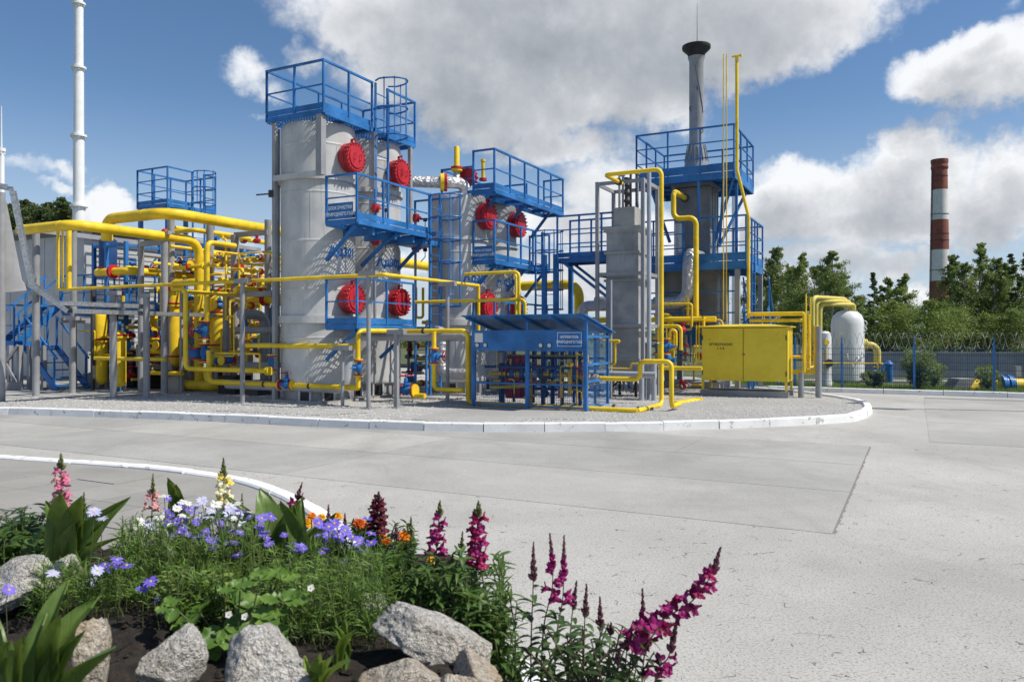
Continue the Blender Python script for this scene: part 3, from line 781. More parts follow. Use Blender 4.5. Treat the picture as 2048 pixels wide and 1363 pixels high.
def board(t, a, b, z0, z1, lines, size, off, nrm, lw=1.0, gap=1.35, border=True, xs=1.0):
    a, b = Vector(a), Vector(b); r = (b-a).normalized(); n = Vector(nrm).normalized()
    mb = MB(); mb.hexa(a+Z*z0+n*off, b-a, n*.015, Z*(z1-z0)); o = part('name_board', mb, 'blue', t)
    if border:
        mb = MB(); f = .018; w = (b-a).length; o0 = a+Z*z0+n*(off+.0155)
        for (x0, x1, y0, y1) in ((.02, w-.02, .02, .02+f*.5), (.02, w-.02, z1-z0-.02-f*.5, z1-z0-.02), (.02, .02+f*.5, .03, z1-z0-.03), (w-.02-f*.5, w-.02, .03, z1-z0-.03)):
            mb.hexa(o0 + r*x0 + Z*y0, r*(x1-x0), n*.002, Z*(y1-y0))
        part('border', mb, 'sign_white', o)
    c = (a+b)/2; zz = (z0+z1)/2 + gap*size*(len(lines)-1)/2 - size*.35
    mb = MB()
    for i, s in enumerate(lines):
        x = text_mb(s, size, c + Z*(zz - gap*size*i) + n*(off+.0165), r, Z, bold=size*.03, xs=xs); mb.add(x.v, x.f)
    part('lettering', mb, 'sign_white', o, smooth=False); return o
board(pl, P(-.78, -1.00, 0), P(-.78, -1.70, 0), 4.24, 4.60, ['БЛОК ОЧИСТКИ', 'ПРИРОДНОГО ГАЗА'], .105, .03, -U, border=False, xs=.78)
platform('blue lower platform in front of the bottom red hatches of the near pair', -.78, 1.40, -1.78, -.90, 1.90, [[(-.78, -.92), (-.78, -1.78), (1.40, -1.78)]], h=1.02, mids=1,
         braces=[((-.70, -1.7, 1.75), (-.70, -.85, 1.1)), ((1.3, -1.7, 1.75), (1.3, -.85, 1.1))])
ladder('blue caged ladder from the middle platform up to the top platform', P(.86, -1.04, 0), U, -V, 4.3, 7.8, .50, (6.5, 7.85, .72))
ladder('tall blue caged ladder beside the near pair reaching the middle platform', P(2.12, -1.80, 0), U, -V, .15, 5.25, .48, (2.4, 5.2, .74))
ladder('short blue ladder under the lower platform', P(1.46, -1.80, 0), U, -V, .15, 1.95, .48)
mb = MB(); mb.pbox(2.06, 2.66, -1.76, -1.0, 1.84, 1.88); o = part('landing_plate', mb, 'blue', loc=P(2.3, -1.4, 1.84)); tag(o, 'small blue landing plate beside the tall caged ladder', 'platform')
for i, u in enumerate((.88, 2.62)):   # instrument risers between the columns
    pth = [P(u, -1.0, .5), P(u, -1.0, 4.9)]
    t = thing('sample_riser', ('dark riser pipe with red gauge valve between the two tallest columns', 'dark riser pipe with red gauge valve right of the tallest columns')[i], 'pipe', pth[0])
    mb = MB(); mb.tube(pth, .035, 8); part('tube', mb, 'grey_steel', t)
    for z in (3.95, 4.75):
        mb = MB(); mb.cyl(P(u, -1.02, z-.10), P(u, -1.02, z+.10), .085, 10); mb.cyl(P(u, -1.15, z), P(u, -.9, z), .05, 8); part('valve_body', mb, 'red', t)
        mb = MB(); mb.tube([P(u, -1.12, z), P(u+.25, -1.14, z), P(u+.25, -1.14, z-.2), P(u+.1, -1.1, z-.35)], .012, 6); mb.cyl(P(u+.25, -1.18, z-.02), P(u+.25, -1.10, z-.02), .05, 10); part('gauge_line', mb, 'black', t)
# second module platforms
u0 = 3.08
platform('long blue railed platform over the second pair of red hatches', u0, 7.45, -3.12, -2.48, 5.44, [[(u0, -2.50), (u0, -3.12), (7.45, -3.12), (7.45, -2.48)]], h=1.0, step=.87,
         braces=[((u0+.3, -3.05, 5.3), (u0+.3, -2.35, 4.6)), ((5.0, -3.05, 5.3), (5.0, -2.35, 4.6)), ((6.6, -3.05, 5.3), (6.6, -2.45, 4.6))])
pl = platform('blue middle platform with a name board at the second pair of columns', u0, 6.45, -3.12, -2.48, 3.62, [[(u0, -2.50), (u0, -3.12), (5.35, -3.12)], [(5.95, -3.12), (6.45, -3.12), (6.45, -2.48)]], h=1.0, step=.87,
         braces=[((u0+.2, -3.05, 3.5), (u0+.2, -2.35, 2.8)), ((5.0, -3.05, 3.5), (5.0, -2.35, 2.8)), ((6.2, -3.05, 3.5), (6.2, -2.45, 2.8))])
board(pl, P(u0, -2.55, 0), P(u0, -3.08, 0), 3.62, 3.96, ['БЛОК ОСУШКИ', 'ПРИРОДНОГО ГАЗА'], .085, .03, -U, border=False, xs=.78)
platform('low blue platform at the bottom hatches of the second pair', u0, 6.3, -3.12, -2.48, 1.55, [[(u0, -2.5), (u0, -3.12), (6.3, -3.12)]], h=.98, step=.87)
ladder('blue caged ladder at the second pair of columns', P(5.40, -3.18, 0), U, -V, .15, 4.65, .48, (2.4, 4.6, .72))
platform('blue back platform on top of the second pair of columns', 3.6, 6.4, -2.44, -1.2, 5.56, [[(3.6, -1.2), (6.4, -1.2), (6.4, -2.4)], [(3.6, -2.2), (3.6, -1.2)]], h=.62, step=1.2, gr=False, toe=0)
# foil wrapped crossover and relief vent
p = P(1.78, -.2, 5.72)
cross = [P(2.55, -.55, 5.75), P(3.35, -1.70, 5.75), P(3.62, -1.9, 5.75), P(3.72, -1.9, 5.3)]
t = thing('foil_pipe', 'foil wrapped crossover pipe from the tallest pair to the shorter column top', 'pipe', cross[0])
mb = MB(); pth = fillet(cross, .3, 6); mb.tube(pth, .155, 16); part('tube', mb, 'foil', t)
d = (cross[1]-cross[0]).normalized(); mb = MB(); c = cross[0] + (cross[1]-cross[0])*.8; mb.cyl(c-d*.05, c+d*.05, .235, 18); part('flange', mb, 'yellow', t)
mb = MB(); mb.cyl(c+d*.06, c+d*.13, .24, 18); part('flange', mb, 'red', t)
v0 = cross[1] + (cross[2]-cross[1])*.35
t = thing('relief_vent', 'yellow relief vent stub with red flange standing on the foil pipe', 'vent', v0)
mb = MB(); mb.lathe([(.12, .02), (.07, .28)], v0, Z, 14); part('cone', mb, 'foil', t)
mb = MB(); mb.lathe([(.09, .28), (.15, .32), (.15, .37)], v0, Z, 16); part('bowl', mb, 'yellow', t)
mb = MB(); mb.lathe([(.165, .375), (.165, .43)], v0, Z, 16); part('flange', mb, 'red', t)
mb = MB(); mb.lathe([(.09, .43), (.075, .50), (.075, .95), (.06, .98), (0, .985)], v0, Z, 14); part('cap', mb, 'yellow', t)
t = thing('relief_vent', 'small yellow vent rising behind the second top platform railing', 'vent', at(966, 372, 22))
c = at(966, 360, 22); mb = MB(); mb.lathe([(.05, 0), (.05, .5), (.07, .52), (.07, .58), (0, .6)], c, Z, 12); part('cap', mb, 'yellow', t); mb = MB(); mb.lathe([(.11, -.02), (.11, .05)], c, Z, 14); part('flange', mb, 'red', t)
mb = MB(); mb.lathe([(.22, -.14), (.22, .14)], at(937, 354, 21.3), U+V*.3, 18)
for k in range(12):
    a = 2*pi*k/12; ax = (U+V*.3).normalized(); e = ax.cross(Z).normalized(); q = at(937, 354, 21.3) + (e*cos(a)+ax.cross(e)*sin(a))*.22
    mb.cyl(q-ax*.17, q+ax*.17, .03, 6)
tag(part('bolted_flange', mb, 'red', loc=at(937, 354, 21.3)), 'red bolted flange on top of the shorter column', 'flange')

# ------------------------------------------------------------------ rectangular heater column
hc = Vector((2.98, 20.1, 0)); hu = (hc-O).dot(U); hv = (hc-O).dot(V); s = .44
t = thing('heater_column', 'dark grey rectangular heater column inside a pale steel frame', 'column', hc)
for (z0, z1, k) in ((1.05, 1.9, 1.0), (1.9, 3.05, .985), (3.05, 3.75, .97), (3.75, 4.25, .955)):
    mb = MB(); mb.pbox(hu-s*k, hu+s*k, hv-s*k, hv+s*k, z0+.004, z1-.004); part('casing', mb, 'grey_heater', t)
for z in (1.05, 1.9, 3.05, 3.75):
    mb = MB(); mb.pbox(hu-s*1.08, hu+s*1.08, hv-s*1.08, hv+s*1.08, z-.03, z+.03); part('casing_flange', mb, 'grey_heater', t)
mb = MB(); k = s
for (a, z) in ((1.0, 4.25), (1.16, 4.36), (1.16, 4.40)): pass
vs = []
for (a, z) in ((.96, 4.25), (1.16, 4.36), (1.16, 4.41), (.5, 4.41)):
    vs += [P(hu-s*a, hv-s*a, z), P(hu+s*a, hv-s*a, z), P(hu+s*a, hv+s*a, z), P(hu-s*a, hv+s*a, z)]
fs = [(3,2,1,0)] + [(i*4+j, i*4+(j+1)%4, i*4+4+(j+1)%4, i*4+4+j) for i in range(3) for j in range(4)] + [(12,13,14,15)]
mb.add(vs, fs); mb.f = [tuple(reversed(f)) for f in mb.f]; part('cornice', mb, 'grey_heater', t)
mb = MB(); mb.pbox(hu-.28, hu+.28, hv-.28, hv+.28, 4.415, 4.92); part('head_box', mb, 'concrete_block', t)
for i, (a, b_, h) in enumerate(((-.2, -.15, .85), (-.12, .18, .9), (.15, .1, .8), (.2, -.2, .9), (0, 0, .75), (-.22, .05, .8), (.05, -.22, .95))):
    mb = MB(); mb.cyl(P(hu+a, hv+b_, 4.9), P(hu+a, hv+b_, 4.92+h), .032, 8); mb.cyl(P(hu+a, hv+b_, 4.92+h), P(hu+a, hv+b_, 4.96+h), .065, 8); part('burner_tube', mb, 'grey_steel' if i % 2 else 'dark_steel', t)
mb = MB(); mb.lathe([(.10, 0), (.06, .1), (.10, .2), (.06, .3), (.10, .4), (.05, .5), (.09, .6), (.05, .7)], P(hu, hv, 4.92), Z, 10); part('spindle', mb, 'dark_steel', t)
mb = MB(); mb.pbox(hu-s*.8, hu+s*.8, hv-s*.8, hv+s*.8, .62, 1.02); part('burner_box', mb, 'grey_heater', t)
mb = MB(); mb.hexa(P(hu-s*.5, hv-s-.42, 1.45), U*.5, V*.42, Z*.04); part('hood', mb, 'grey_column', t)
RB = random.Random(3)
for k in range(14):
    a = P(hu+RB.uniform(-.3, .3), hv+RB.uniform(-.3, .3), .62); mb = MB(); b_ = a + Vector((RB.uniform(-.15, .15), RB.uniform(-.1, .1), -RB.uniform(.25, .45))); mb.tube([a, a-Z*.15, b_], RB.uniform(.012, .03), 6); part('burner_fitting', mb, RB.choice(('dark_steel', 'black', 'grey_steel')), t)
for a in (-1, 1):
    for b_ in (-1, 1):
        mb = MB(); mb.beam(P(hu+a*s*.75, hv+b_*s*.75, .1), P(hu+a*s*.75, hv+b_*s*.75, .7), .06, .06, U); part('leg', mb, 'black', t)
fr = thing('heater_steelwork', 'pale grey open steel frame around the rectangular heater column', 'frame', P(hu, hv, .1))
fw = .60
for a in (-1, 1):
    for b_ in (-1, 1):
        mb = MB(); mb.beam(P(hu+a*fw, hv+b_*fw, .1), P(hu+a*fw, hv+b_*fw, 5.55), .085, .085, U); part('post', mb, 'grey_steel', fr)
for z in (5.5, 3.2, 1.9):
    for (a, b_) in (((-fw, -fw), (fw, -fw)), ((fw, -fw), (fw, fw)), ((fw, fw), (-fw, fw)), ((-fw, fw), (-fw, -fw))):
        mb = MB(); mb.beam(P(hu+a[0], hv+a[1], z), P(hu+b_[0], hv+b_[1], z), .05, .09); part('tie_beam', mb, 'grey_steel', fr)
for (px, Y, py1, w, nm) in ((1298, 18.9, 345, .11, 'tall grey post in front of the rectangular heater column'), (1222, 19.4, 560, .06, 'slim pale post left of the rectangular heater column')):
    p = atx(px, Y, .1); mb = MB(); mb.cyl(p, atx(px, Y, 1.6+(675-py1)/F*Y), w/2, 10); tag(part('support_post', mb, 'grey_pipe', loc=p), nm, 'post')
# bridge walkway from the second pair to the heater
pb = at(1118, 515, 21.6); bu = (pb-O).dot(U); bv = (pb-O).dot(V)
platform('blue bridge walkway between the second pair of columns and the heater column', bu, bu+.9, bv-1.9, bv+.05, 3.80, [[(bu, bv+.05), (bu, bv-1.9)], [(bu+.9, bv+.05), (bu+.9, bv-1.9)]], h=1.15, mids=2, step=.75, gr=False,
         braces=[((bu, bv-.1, 3.7), (bu, bv-1.6, 2.55)), ((bu+.85, bv-.1, 3.7), (bu+.85, bv-1.6, 2.55))])
t = thing('ladder_tower', 'dark blue ladder tower standing under the bridge walkway', 'frame', P(bu, bv, .1))
for (a, b_) in ((-.1, .05), (-.1, .40), (.95, .05), (.95, .5)):
    mb = MB(); mb.beam(P(bu+a, bv+b_, .1), P(bu+a, bv+b_, 3.9), .12, .12, U); part('post', mb, 'blue', t)
for k in range(11):
    mb = MB(); mb.cyl(P(bu-.1, bv+.05, .4+k*.3), P(bu-.1, bv+.40, .4+k*.3), .014, 6); part('rung', mb, 'blue', t)

# ------------------------------------------------------------------ furnace with stack
fc = Vector((5.66, 23.95, 0)); fu = (fc-O).dot(U); fv = (fc-O).dot(V)
t = thing('furnace', 'dark grey box furnace with a tall flared exhaust stack', 'furnace', fc)
for (s, z0, z1) in ((.80, 1.95, 3.55), (.53, 3.62, 6.12)):
    mb = MB(); mb.pbox(fu-s, fu+s, fv-s, fv+s, z0, z1); part('casing', mb, 'grey_furnace', t)
    for q in (-.33, .33, 1.0, -1.0):
        mb = MB(); mb.pbox(fu-s-.025, fu-s, fv+s*q*.97-.025, fv+s*q*.97+.025, z0+.02, z1-.02); part('rib', mb, 'grey_furnace', t)
        mb = MB(); mb.pbox(fu+s*q*.97-.025, fu+s*q*.97+.025, fv-s-.025, fv-s, z0+.02, z1-.02); part('rib', mb, 'grey_furnace', t)
mb = MB(); mb.pbox(fu-.62, fu+.62, fv-.62, fv+.62, 6.14, 6.24); part('top_flange', mb, 'grey_furnace', t)
mb = MB(); mb.pbox(fu-.86, fu+.86, fv-.86, fv+.86, 3.55, 3.61); part('shoulder', mb, 'grey_furnace', t)
for (a, b_) in ((-.7, -.7), (-.7, .7), (.7, -.7), (.7, .7)):
    mb = MB(); mb.beam(P(fu+a, fv+b_, .1), P(fu+a, fv+b_, 1.95), .16, .16, U); part('leg', mb, 'grey_furnace', t)
mb = MB(); mb.pbox(fu-.9, fu+.9, fv-.9, fv+.9, .06, .28); part('plinth', mb, 'concrete_block', t)
mb = MB(); mb.pbox(fu-.85, fu+.85, fv-.85, fv+.85, 1.35, 1.93); part('blue_casing', mb, 'blue', t)
sb = P(fu, fv, 0)
mb = MB(); mb.lathe([(.42, 6.30), (.40, 6.62), (.30, 7.25), (.245, 7.45)], sb, Z, 28); st = part('stack_cone', mb, 'grey_steel', t)
mb = MB(); mb.lathe([(.215, 7.4), (.215, 10.05), (.26, 10.2)], sb, Z, 28); part('stack_tube', mb, 'grey_steel', t)
mb = MB(); mb.lathe([(.24, 10.18), (.27, 10.30), (.40, 10.42), (.43, 10.46), (.43, 10.54), (.38, 10.54), (.22, 10.44)], sb, Z, 28); part('stack_cap', mb, 'black', t)
for k in range(16):
    a = 2*pi*k/16; d = Vector((cos(a), sin(a), 0)); mb = MB(); mb.beam(sb+d*.36+Z*7.0, sb+d*.27+Z*7.5, .03, .02); part('fin', mb, 'grey_steel', t)
for i, (z, h) in enumerate(((6.32, .08), (6.62, .05), (6.95, .05))):
    r = .43-.05*i; mb = MB(); mb.lathe([(r, z), (r, z+h)], sb, Z, 24); part('stack_flange', mb, 'dark_steel', t)
for (z, a) in ((8.1, 1.2), (8.6, 3.6), (9.2, 4.6), (7.9, 5.3)):
    d = Vector((cos(a), sin(a), 0)); mb = MB(); mb.arc(sb+d*.21+Z*z, d, Z, .06, -pi/2, pi/2, .012); part('lug', mb, 'dark_steel', t)
mb = MB(); mb.cyl(sb+Z*10.4+Vector((.05, .1, 0)), sb+Z*11.9+Vector((.05, .1, 0)), .016, 6, .006); part('lightning_rod', mb, 'grey_steel', t)
mb = MB(); pts = [sb + Vector((cos(a), sin(a), 0))*.225 + Z*(9.9-.16*i) for i, a in enumerate([4.3+.14*j for j in range(10)])]; mb.tube(pts, .010, 5); part('cable', mb, 'dark_steel', t)
cu, cv = fu-1.45, fv-1.43
def UV(p): return ((p-O).dot(U), (p-O).dot(V))
platform('high blue platform around the base of the exhaust stack', cu, cu+2.9, cv, cv+2.86, 6.32, [[(cu, cv+2.86), (cu, cv), (cu+2.9, cv), (cu+2.9, cv+2.86), (cu, cv+2.86)]], h=1.30, mids=2, step=.95, gr=False, fh=.20, toe=.22,
         braces=[((cu+.1, cv+.3, 6.2), (fu-.55, cv+.6, 4.4)), ((cu+.1, cv+2.5, 6.2), (fu-.55, cv+2.1, 4.5)), ((cu+.4, cv+.1, 6.2), (fu-.3, fv-.60, 4.4)), ((cu+2.5, cv+.1, 6.2), (fu+.4, fv-.60, 4.4)), ((cu+.02, cv+1.0, 6.1), (cu+.02, cv+1.0, 4.9)), ((cu+.6, cv+.05, 6.1), (cu+.6, cv+.05, 3.8))])
p2 = at(1492, 528, 21.5); c2u, c2v = UV(p2)
platform('blue middle platform around the furnace body', c2u, c2u+2.6, c2v, c2v+3.5, 3.74, [[(c2u, c2v+3.5), (c2u, c2v), (c2u+2.6, c2v), (c2u+2.6, c2v+3.5)]], h=1.24, mids=2, step=.9, gr=False, fh=.22, toe=.22)
t = thing('platform_steelwork', 'grey and blue posts carrying the furnace platforms', 'frame', P(c2u, c2v, .1))
for (a, b_, m_) in ((.1, .25, 'grey_steel'), (2.5, .05, 'grey_steel'), (.1, 3.4, 'blue'), (.7, .05, 'blue'), (1.3, .05, 'blue')):
    mb = MB(); mb.beam(P(c2u+a, c2v+b_, .1), P(c2u+a, c2v+b_, 3.6), .13 if m_ == 'grey_steel' else .07, .13 if m_ == 'grey_steel' else .07, U); part('post', mb, m_, t)
for z in (2.9, 2.3, 1.7, 1.1):
    mb = MB(); mb.beam(P(c2u+.1, c2v+3.4, z), P(c2u+.1, c2v+.3, z), .03, .04); part('rail', mb, 'blue', t)
ladder('blue ladder rising behind the yellow cabinet to the furnace platform', P(c2u+.55, c2v-.05, 0), U, -V, .2, 4.9, .5)
ps = at(1540, 650, 22.6); su, sv = UV(ps)
t = thing('stair_flight', 'steep blue stair flight behind the yellow cabinet', 'stairs', P(su, sv, .1))
for dv in (0, .7):
    mb = MB(); mb.beam(P(su+1.6, sv+dv, .15), P(su-.3, sv+dv, 2.45), .04, .22); part('stringer', mb, 'blue', t)
for k in range(9):
    f = (k+.5)/9; mb = MB(); mb.hexa(P(su+1.6-1.9*f-.1, sv+.02, .15+2.3*f), U*.2, V*.66, Z*.03); part('tread', mb, 'blue', t)
for dv in (0, .7):
    mb = MB(); mb.beam(P(su+1.6, sv+dv, 1.05), P(su-.3, sv+dv, 3.35), .04, .04); part('handrail', mb, 'blue', t)
    for f in (.05, .5, .95):
        mb = MB(); mb.beam(P(su+1.6-1.9*f, sv+dv, .15+2.3*f), P(su+1.6-1.9*f, sv+dv, 1.05+2.3*f), .035, .035, U); part('rail_post', mb, 'blue', t)

# ------------------------------------------------------------------ yellow cabinet
cb = Vector((6.83, 19.35, 0)); cu0, cv0 = UV(cb); W_ = 2.13; DP = .95
t = thing('gas_cabinet', 'yellow steel gas cabinet with two door leaves raised on legs', 'cabinet', P(cu0, cv0+1, .1))
mb = MB(); mb.pbox(cu0+.03, cu0+DP, cv0+.0, cv0+W_, .50, 1.86); part('casing', mb, 'yellow_cabinet', t)
for k in range(2):
    a = cv0 + W_*(.012 + .494*(1-k)); mb = MB(); mb.pbox(cu0-.012, cu0+.026, a, a+W_*.482, .505, 1.84); dr = part('door', mb, 'yellow_cabinet', t)
    for z in (.7, 1.6):
        mb = MB(); e = a + (W_*.482 if k == 0 else 0); mb.cyl(P(cu0-.018, e, z-.06), P(cu0-.018, e, z+.06), .014, 8); part('hinge', mb, 'dark_steel', dr)
    if k == 0:
        mb = text_mb('ОГНЕОПАСНО', .085, P(cu0-.0145, a+W_*.26, 1.40), -V, Z, bold=.002); x = text_mb('Г А З', .075, P(cu0-.0145, a+W_*.26, 1.30), -V, Z, bold=.002); mb.add(x.v, x.f); part('lettering', mb, 'lettering_black', dr, smooth=False)
    mb = MB(); mb.cyl(P(cu0-.03, cv0+W_*(.505 if k == 0 else .485), 1.18), P(cu0, cv0+W_*(.505 if k == 0 else .485), 1.18), .015, 8); part('lock', mb, 'dark_steel', dr)
mb = MB(); vs = [P(cu0-.07, cv0-.07, 1.865), P(cu0+DP+.07, cv0-.07, 1.865), P(cu0+DP+.07, cv0+W_+.07, 1.865), P(cu0-.07, cv0+W_+.07, 1.865), P(cu0-.07, cv0-.07, 1.89), P(cu0+DP+.07, cv0-.07, 1.89), P(cu0+DP+.07, cv0+W_+.07, 1.89), P(cu0-.07, cv0+W_+.07, 1.89), P(cu0+DP*.5, cv0+.5, 1.95), P(cu0+DP*.5, cv0+W_-.5, 1.95)]
mb.add(vs, [(0,3,2,1), (0,1,5,4), (1,2,6,5), (2,3,7,6), (3,0,4,7), (4,5,8), (5,6,9,8), (6,7,9), (7,4,8,9)]); mb.f = [tuple(reversed(f)) for f in mb.f]; part('roof', mb, 'yellow_cabinet', t)
for (a, b_) in ((.03, .03), (.03, W_-.03), (DP-.05, .03), (DP-.05, W_-.03)):
    mb = MB(); mb.beam(P(cu0+a, cv0+b_, .26), P(cu0+a, cv0+b_, .50), .06, .06, U); part('leg', mb, 'yellow_cabinet', t)
for b_ in (.04, W_*.3, W_*.66, W_-.04):
    mb = MB(); mb.pbox(cu0-.012, cu0+.01, cv0+b_-.02, cv0+b_+.02, .50, .505); 
mb = MB(); mb.pbox(cu0-.02, cu0+.10, cv0-.03, cv0+W_+.03, .10, .25); part('skid_beam', mb, 'grey_steel', t)
mb = MB(); mb.pbox(cu0+DP-.12, cu0+DP+.02, cv0-.03, cv0+W_+.03, .10, .25); part('skid_beam', mb, 'grey_steel', t)
for k in range(3):
    mb = MB(); mb.pbox(cu0+.3+k*.22, cu0+.34+k*.22, cv0-.012, cv0, .55, 1.82); part('side_rib', mb, 'yellow_cabinet', t)

# ------------------------------------------------------------------ blue heater enclosure
eb = Vector((1.51, 15.9, 0)); eu, ev = UV(eb); EW, ED = 2.66, 1.25
t = thing('heater_enclosure', 'blue mesh enclosure with lean-to roof and natural gas heater name board', 'enclosure', P(eu, ev+1.3, .1))
def zr(du): return 2.00 - du*.20
for (a, b_) in ((0, 0), (0, EW*.5), (0, EW), (ED, 0), (ED, EW*.5), (ED, EW)):
    mb = MB(); mb.beam(P(eu+a, ev+b_, .1), P(eu+a, ev+b_, zr(a)-.03), .055, .055, U); part('post', mb, 'blue', t)
mb = MB(); mb.hexa(P(eu-.31, ev-.10, zr(-.31)), V*(EW+.22), (P(eu+ED+.25, ev-.10, zr(ED+.25)) - P(eu-.31, ev-.10, zr(-.31))), Z*.022); part('roof_sheet', mb, 'blue', t)
for k in range(5):
    v = ev + EW*k/4; mb = MB(); mb.beam(P(eu-.30, v, zr(-.30)-.035), P(eu+ED+.2, v, zr(ED+.2)-.035), .04, .05); part('rafter', mb, 'blue', t)
mb = MB(); mb.pbox(eu-.03, eu-.012, ev+.03, ev+EW-.03, 1.355, 1.76); part('front_panel', mb, 'blue', t)
board(t, P(eu-.03, ev+.64, 0), P(eu-.03, ev+.06, 0), 1.40, 1.73, ['НАГРЕВАТЕЛЬ', 'ПРИРОДНОГО ГАЗА'], .07, .004, -U, xs=.82, gap=1.45)
for d in (.80, 1.0, 2.33, 2.53):
    mb = MB(); mb.cyl(P(eu-.03, ev+d, 1.44), P(eu-.055, ev+d, 1.44), .048, 20); g_ = part('gauge', mb, 'black', t)
    mb = MB(); mb.cyl(P(eu-.056, ev+d, 1.44), P(eu-.058, ev+d, 1.44), .041, 20); part('gauge_face', mb, 'gauge_face', g_)
    mb = MB(); mb.beam(P(eu-.060, ev+d+.015, 1.425), P(eu-.060, ev+d-.02, 1.462), .005, .002, U); part('needle', mb, 'black', g_)
mb = MB(); mb.pbox(eu-.036, eu-.031, ev+EW-.26, ev+EW-.06, 1.50, 1.70); part('notice_plate', mb, 'gauge_face', t)
for z in (.16, .62, .98, 1.335):
    for (b0, b1) in ((.03, EW*.5-.03), (EW*.5+.03, EW-.03)):
        if z in (.98,): continue
        mb = MB(); mb.pbox(eu-.022, eu+.012, ev+b0, ev+b1, z-.017, z+.017); part('door_rail', mb, 'blue', t)
for b_ in (.045, EW*.5-.035, EW*.5+.035, EW-.045):
    mb = MB(); mb.pbox(eu-.024, eu+.010, ev+b_-.012, ev+b_+.012, .18, 1.32); part('door_stile', mb, 'blue', t)
for z in (.16, .70, 1.05, 1.62):
    mb = MB(); mb.pbox(eu+.03, eu+ED-.03, ev-.025, ev+.01, z-.025, z+.025); part('side_rail', mb, 'blue', t)
mb = MB(); z = .2
while z < 1.74:
    mb.pbox(eu+.03, eu+ED-.03, ev-.004, ev+.000, z, z+.007); z += .038
u_ = eu+.05
while u_ < eu+ED-.03: mb.pbox(u_, u_+.005, ev+.001, ev+.005, .2, 1.74); u_ += .06
part('side_mesh', mb, 'blue', t, kind='stuff', smooth=False)
mb = MB(); z = .2
while z < 1.33:
    mb.pbox(eu-.003, eu, ev+.05, ev+EW-.05, z, z+.0055); z += .05
v_ = ev+.06
while v_ < ev+EW-.05: mb.pbox(eu+.001, eu+.004, v_, v_+.0055, .2, 1.33); v_ += .05
part('door_mesh', mb, 'blue_dark', t, kind='stuff', smooth=False)
# what stands inside it
for i, (a, b_) in enumerate(((.75, 1.72), (.78, 1.93), (.74, 2.14))):
    q = P(eu+a, ev+b_, .25)
    t = thing('gas_cylinder', ('red gas cylinder on the right of the three in the enclosure', 'red gas cylinder in the middle of the three in the enclosure', 'red gas cylinder on the left of the three in the enclosure')[i], 'cylinder', q, 'red cylinders inside the heater enclosure')
    mb = MB(); mb.lathe([(.09, 0), (.10, .02), (.10, .72), (.085, .80), (.04, .85)], q, Z, 16); part('shell', mb, 'red', t)
    mb = MB(); mb.cyl(q+Z*.85, q+Z*.93, .025, 8); mb.cyl(q+Z*.9-U*.04, q+Z*.9+U*.04, .012, 6); part('valve_head', mb, 'dark_steel', t)
for i, (a, b_) in enumerate(((.6, 1.70), (.6, 1.86), (.6, 2.02))):
    q = P(eu+a, ev+b_, 1.02); mb = MB(); mb.lathe([(.05, 0), (.075, .05), (.078, .10), (.05, .16), (.02, .18)], q, Z, 14)
    tag(part('fire_bottle', mb, 'red', loc=q), ('small red bottle head on the right of the shelf row', 'small red bottle head in the middle of the shelf row', 'small red bottle head on the left of the shelf row')[i], 'bottle', 'red bottle heads on the enclosure shelf')
mb = MB(); mb.pbox(eu+.3, eu+.42, ev+2.1, ev+2.45, 1.05, 1.28); tag(part('junction_box', mb, 'grey_heater', loc=P(eu+.3, ev+2.3, 1.05)), 'grey junction box behind the left enclosure door', 'box')
mb = MB(); mb.pbox(eu+.32, eu+1.0, ev+.1, ev+EW-.1, .93, .98); tag(part('shelf_beam', mb, 'blue_dark', loc=P(eu+.5, ev+1, .93)), 'dark blue shelf beam running across the enclosure', 'shelf')
for i, (b_, a) in enumerate(((.5, .9), (.95, .95), (1.25, .6), (2.3, .7))):
    mb = MB(); mb.beam(P(eu+a, ev+b_, .1), P(eu+a, ev+b_, 1.7), .07, .07, U); tag(part('support_post', mb, 'blue_dark', loc=P(eu+a, ev+b_, .1)), ('rightmost dark blue post inside the heater enclosure', 'second dark blue post from the right inside the enclosure', 'dark blue post just right of the enclosure door joint', 'dark blue post left of the red cylinders in the enclosure')[i], 'post', 'posts inside the heater enclosure')
RE = random.Random(11)
encl = [([(.5, .12, .8), (.5, 2.5, .8)], .05), ([(.75, .1, .62), (.75, 2.55, .62)], .035), ([(.35, .35, .15), (.35, .35, 1.25), (.35, .1, 1.25), (.35, .1, 1.1)], .018), ([(.45, .55, .4), (.45, .55, 1.15)], .045), ([(.45, .2, .35), (.45, .2, .85)], .065), ([(.3, .7, .2), (.3, .7, 1.0), (.3, .45, 1.0), (.3, .45, .8)], .015),
        ([(.6, 1.55, .15), (.6, 1.55, .8)], .045), ([(.5, 1.5, .55), (.5, 2.5, .48)], .04), ([(.9, .25, 1.2), (.9, 2.4, 1.2)], .02), ([(.25, 2.2, .9), (.25, 2.2, 1.3)], .012), ([(.55, .85, .3), (.55, .85, 1.1), (.8, .85, 1.1)], .02)]
enl = ['thick yellow pipe at chest height across the enclosure', 'yellow pipe lower at the back of the enclosure', 'hooked thin yellow pipe by the right enclosure door', 'upright yellow stub pipe behind the right enclosure door', 'fat yellow filter pot at the right end of the enclosure', 'looped thin yellow line behind the right enclosure door', 'upright yellow pipe beside the red cylinders', 'sloping yellow pipe in the left half of the enclosure', 'thin yellow line high at the back of the enclosure', 'short thin line behind the left enclosure door', 'bent yellow pipe in the middle of the enclosure']
for (pts, r), lb in zip(encl, enl): pipe(lb, [P(eu+a, ev+b_, z) for a, b_, z in pts], r, name='pipe')
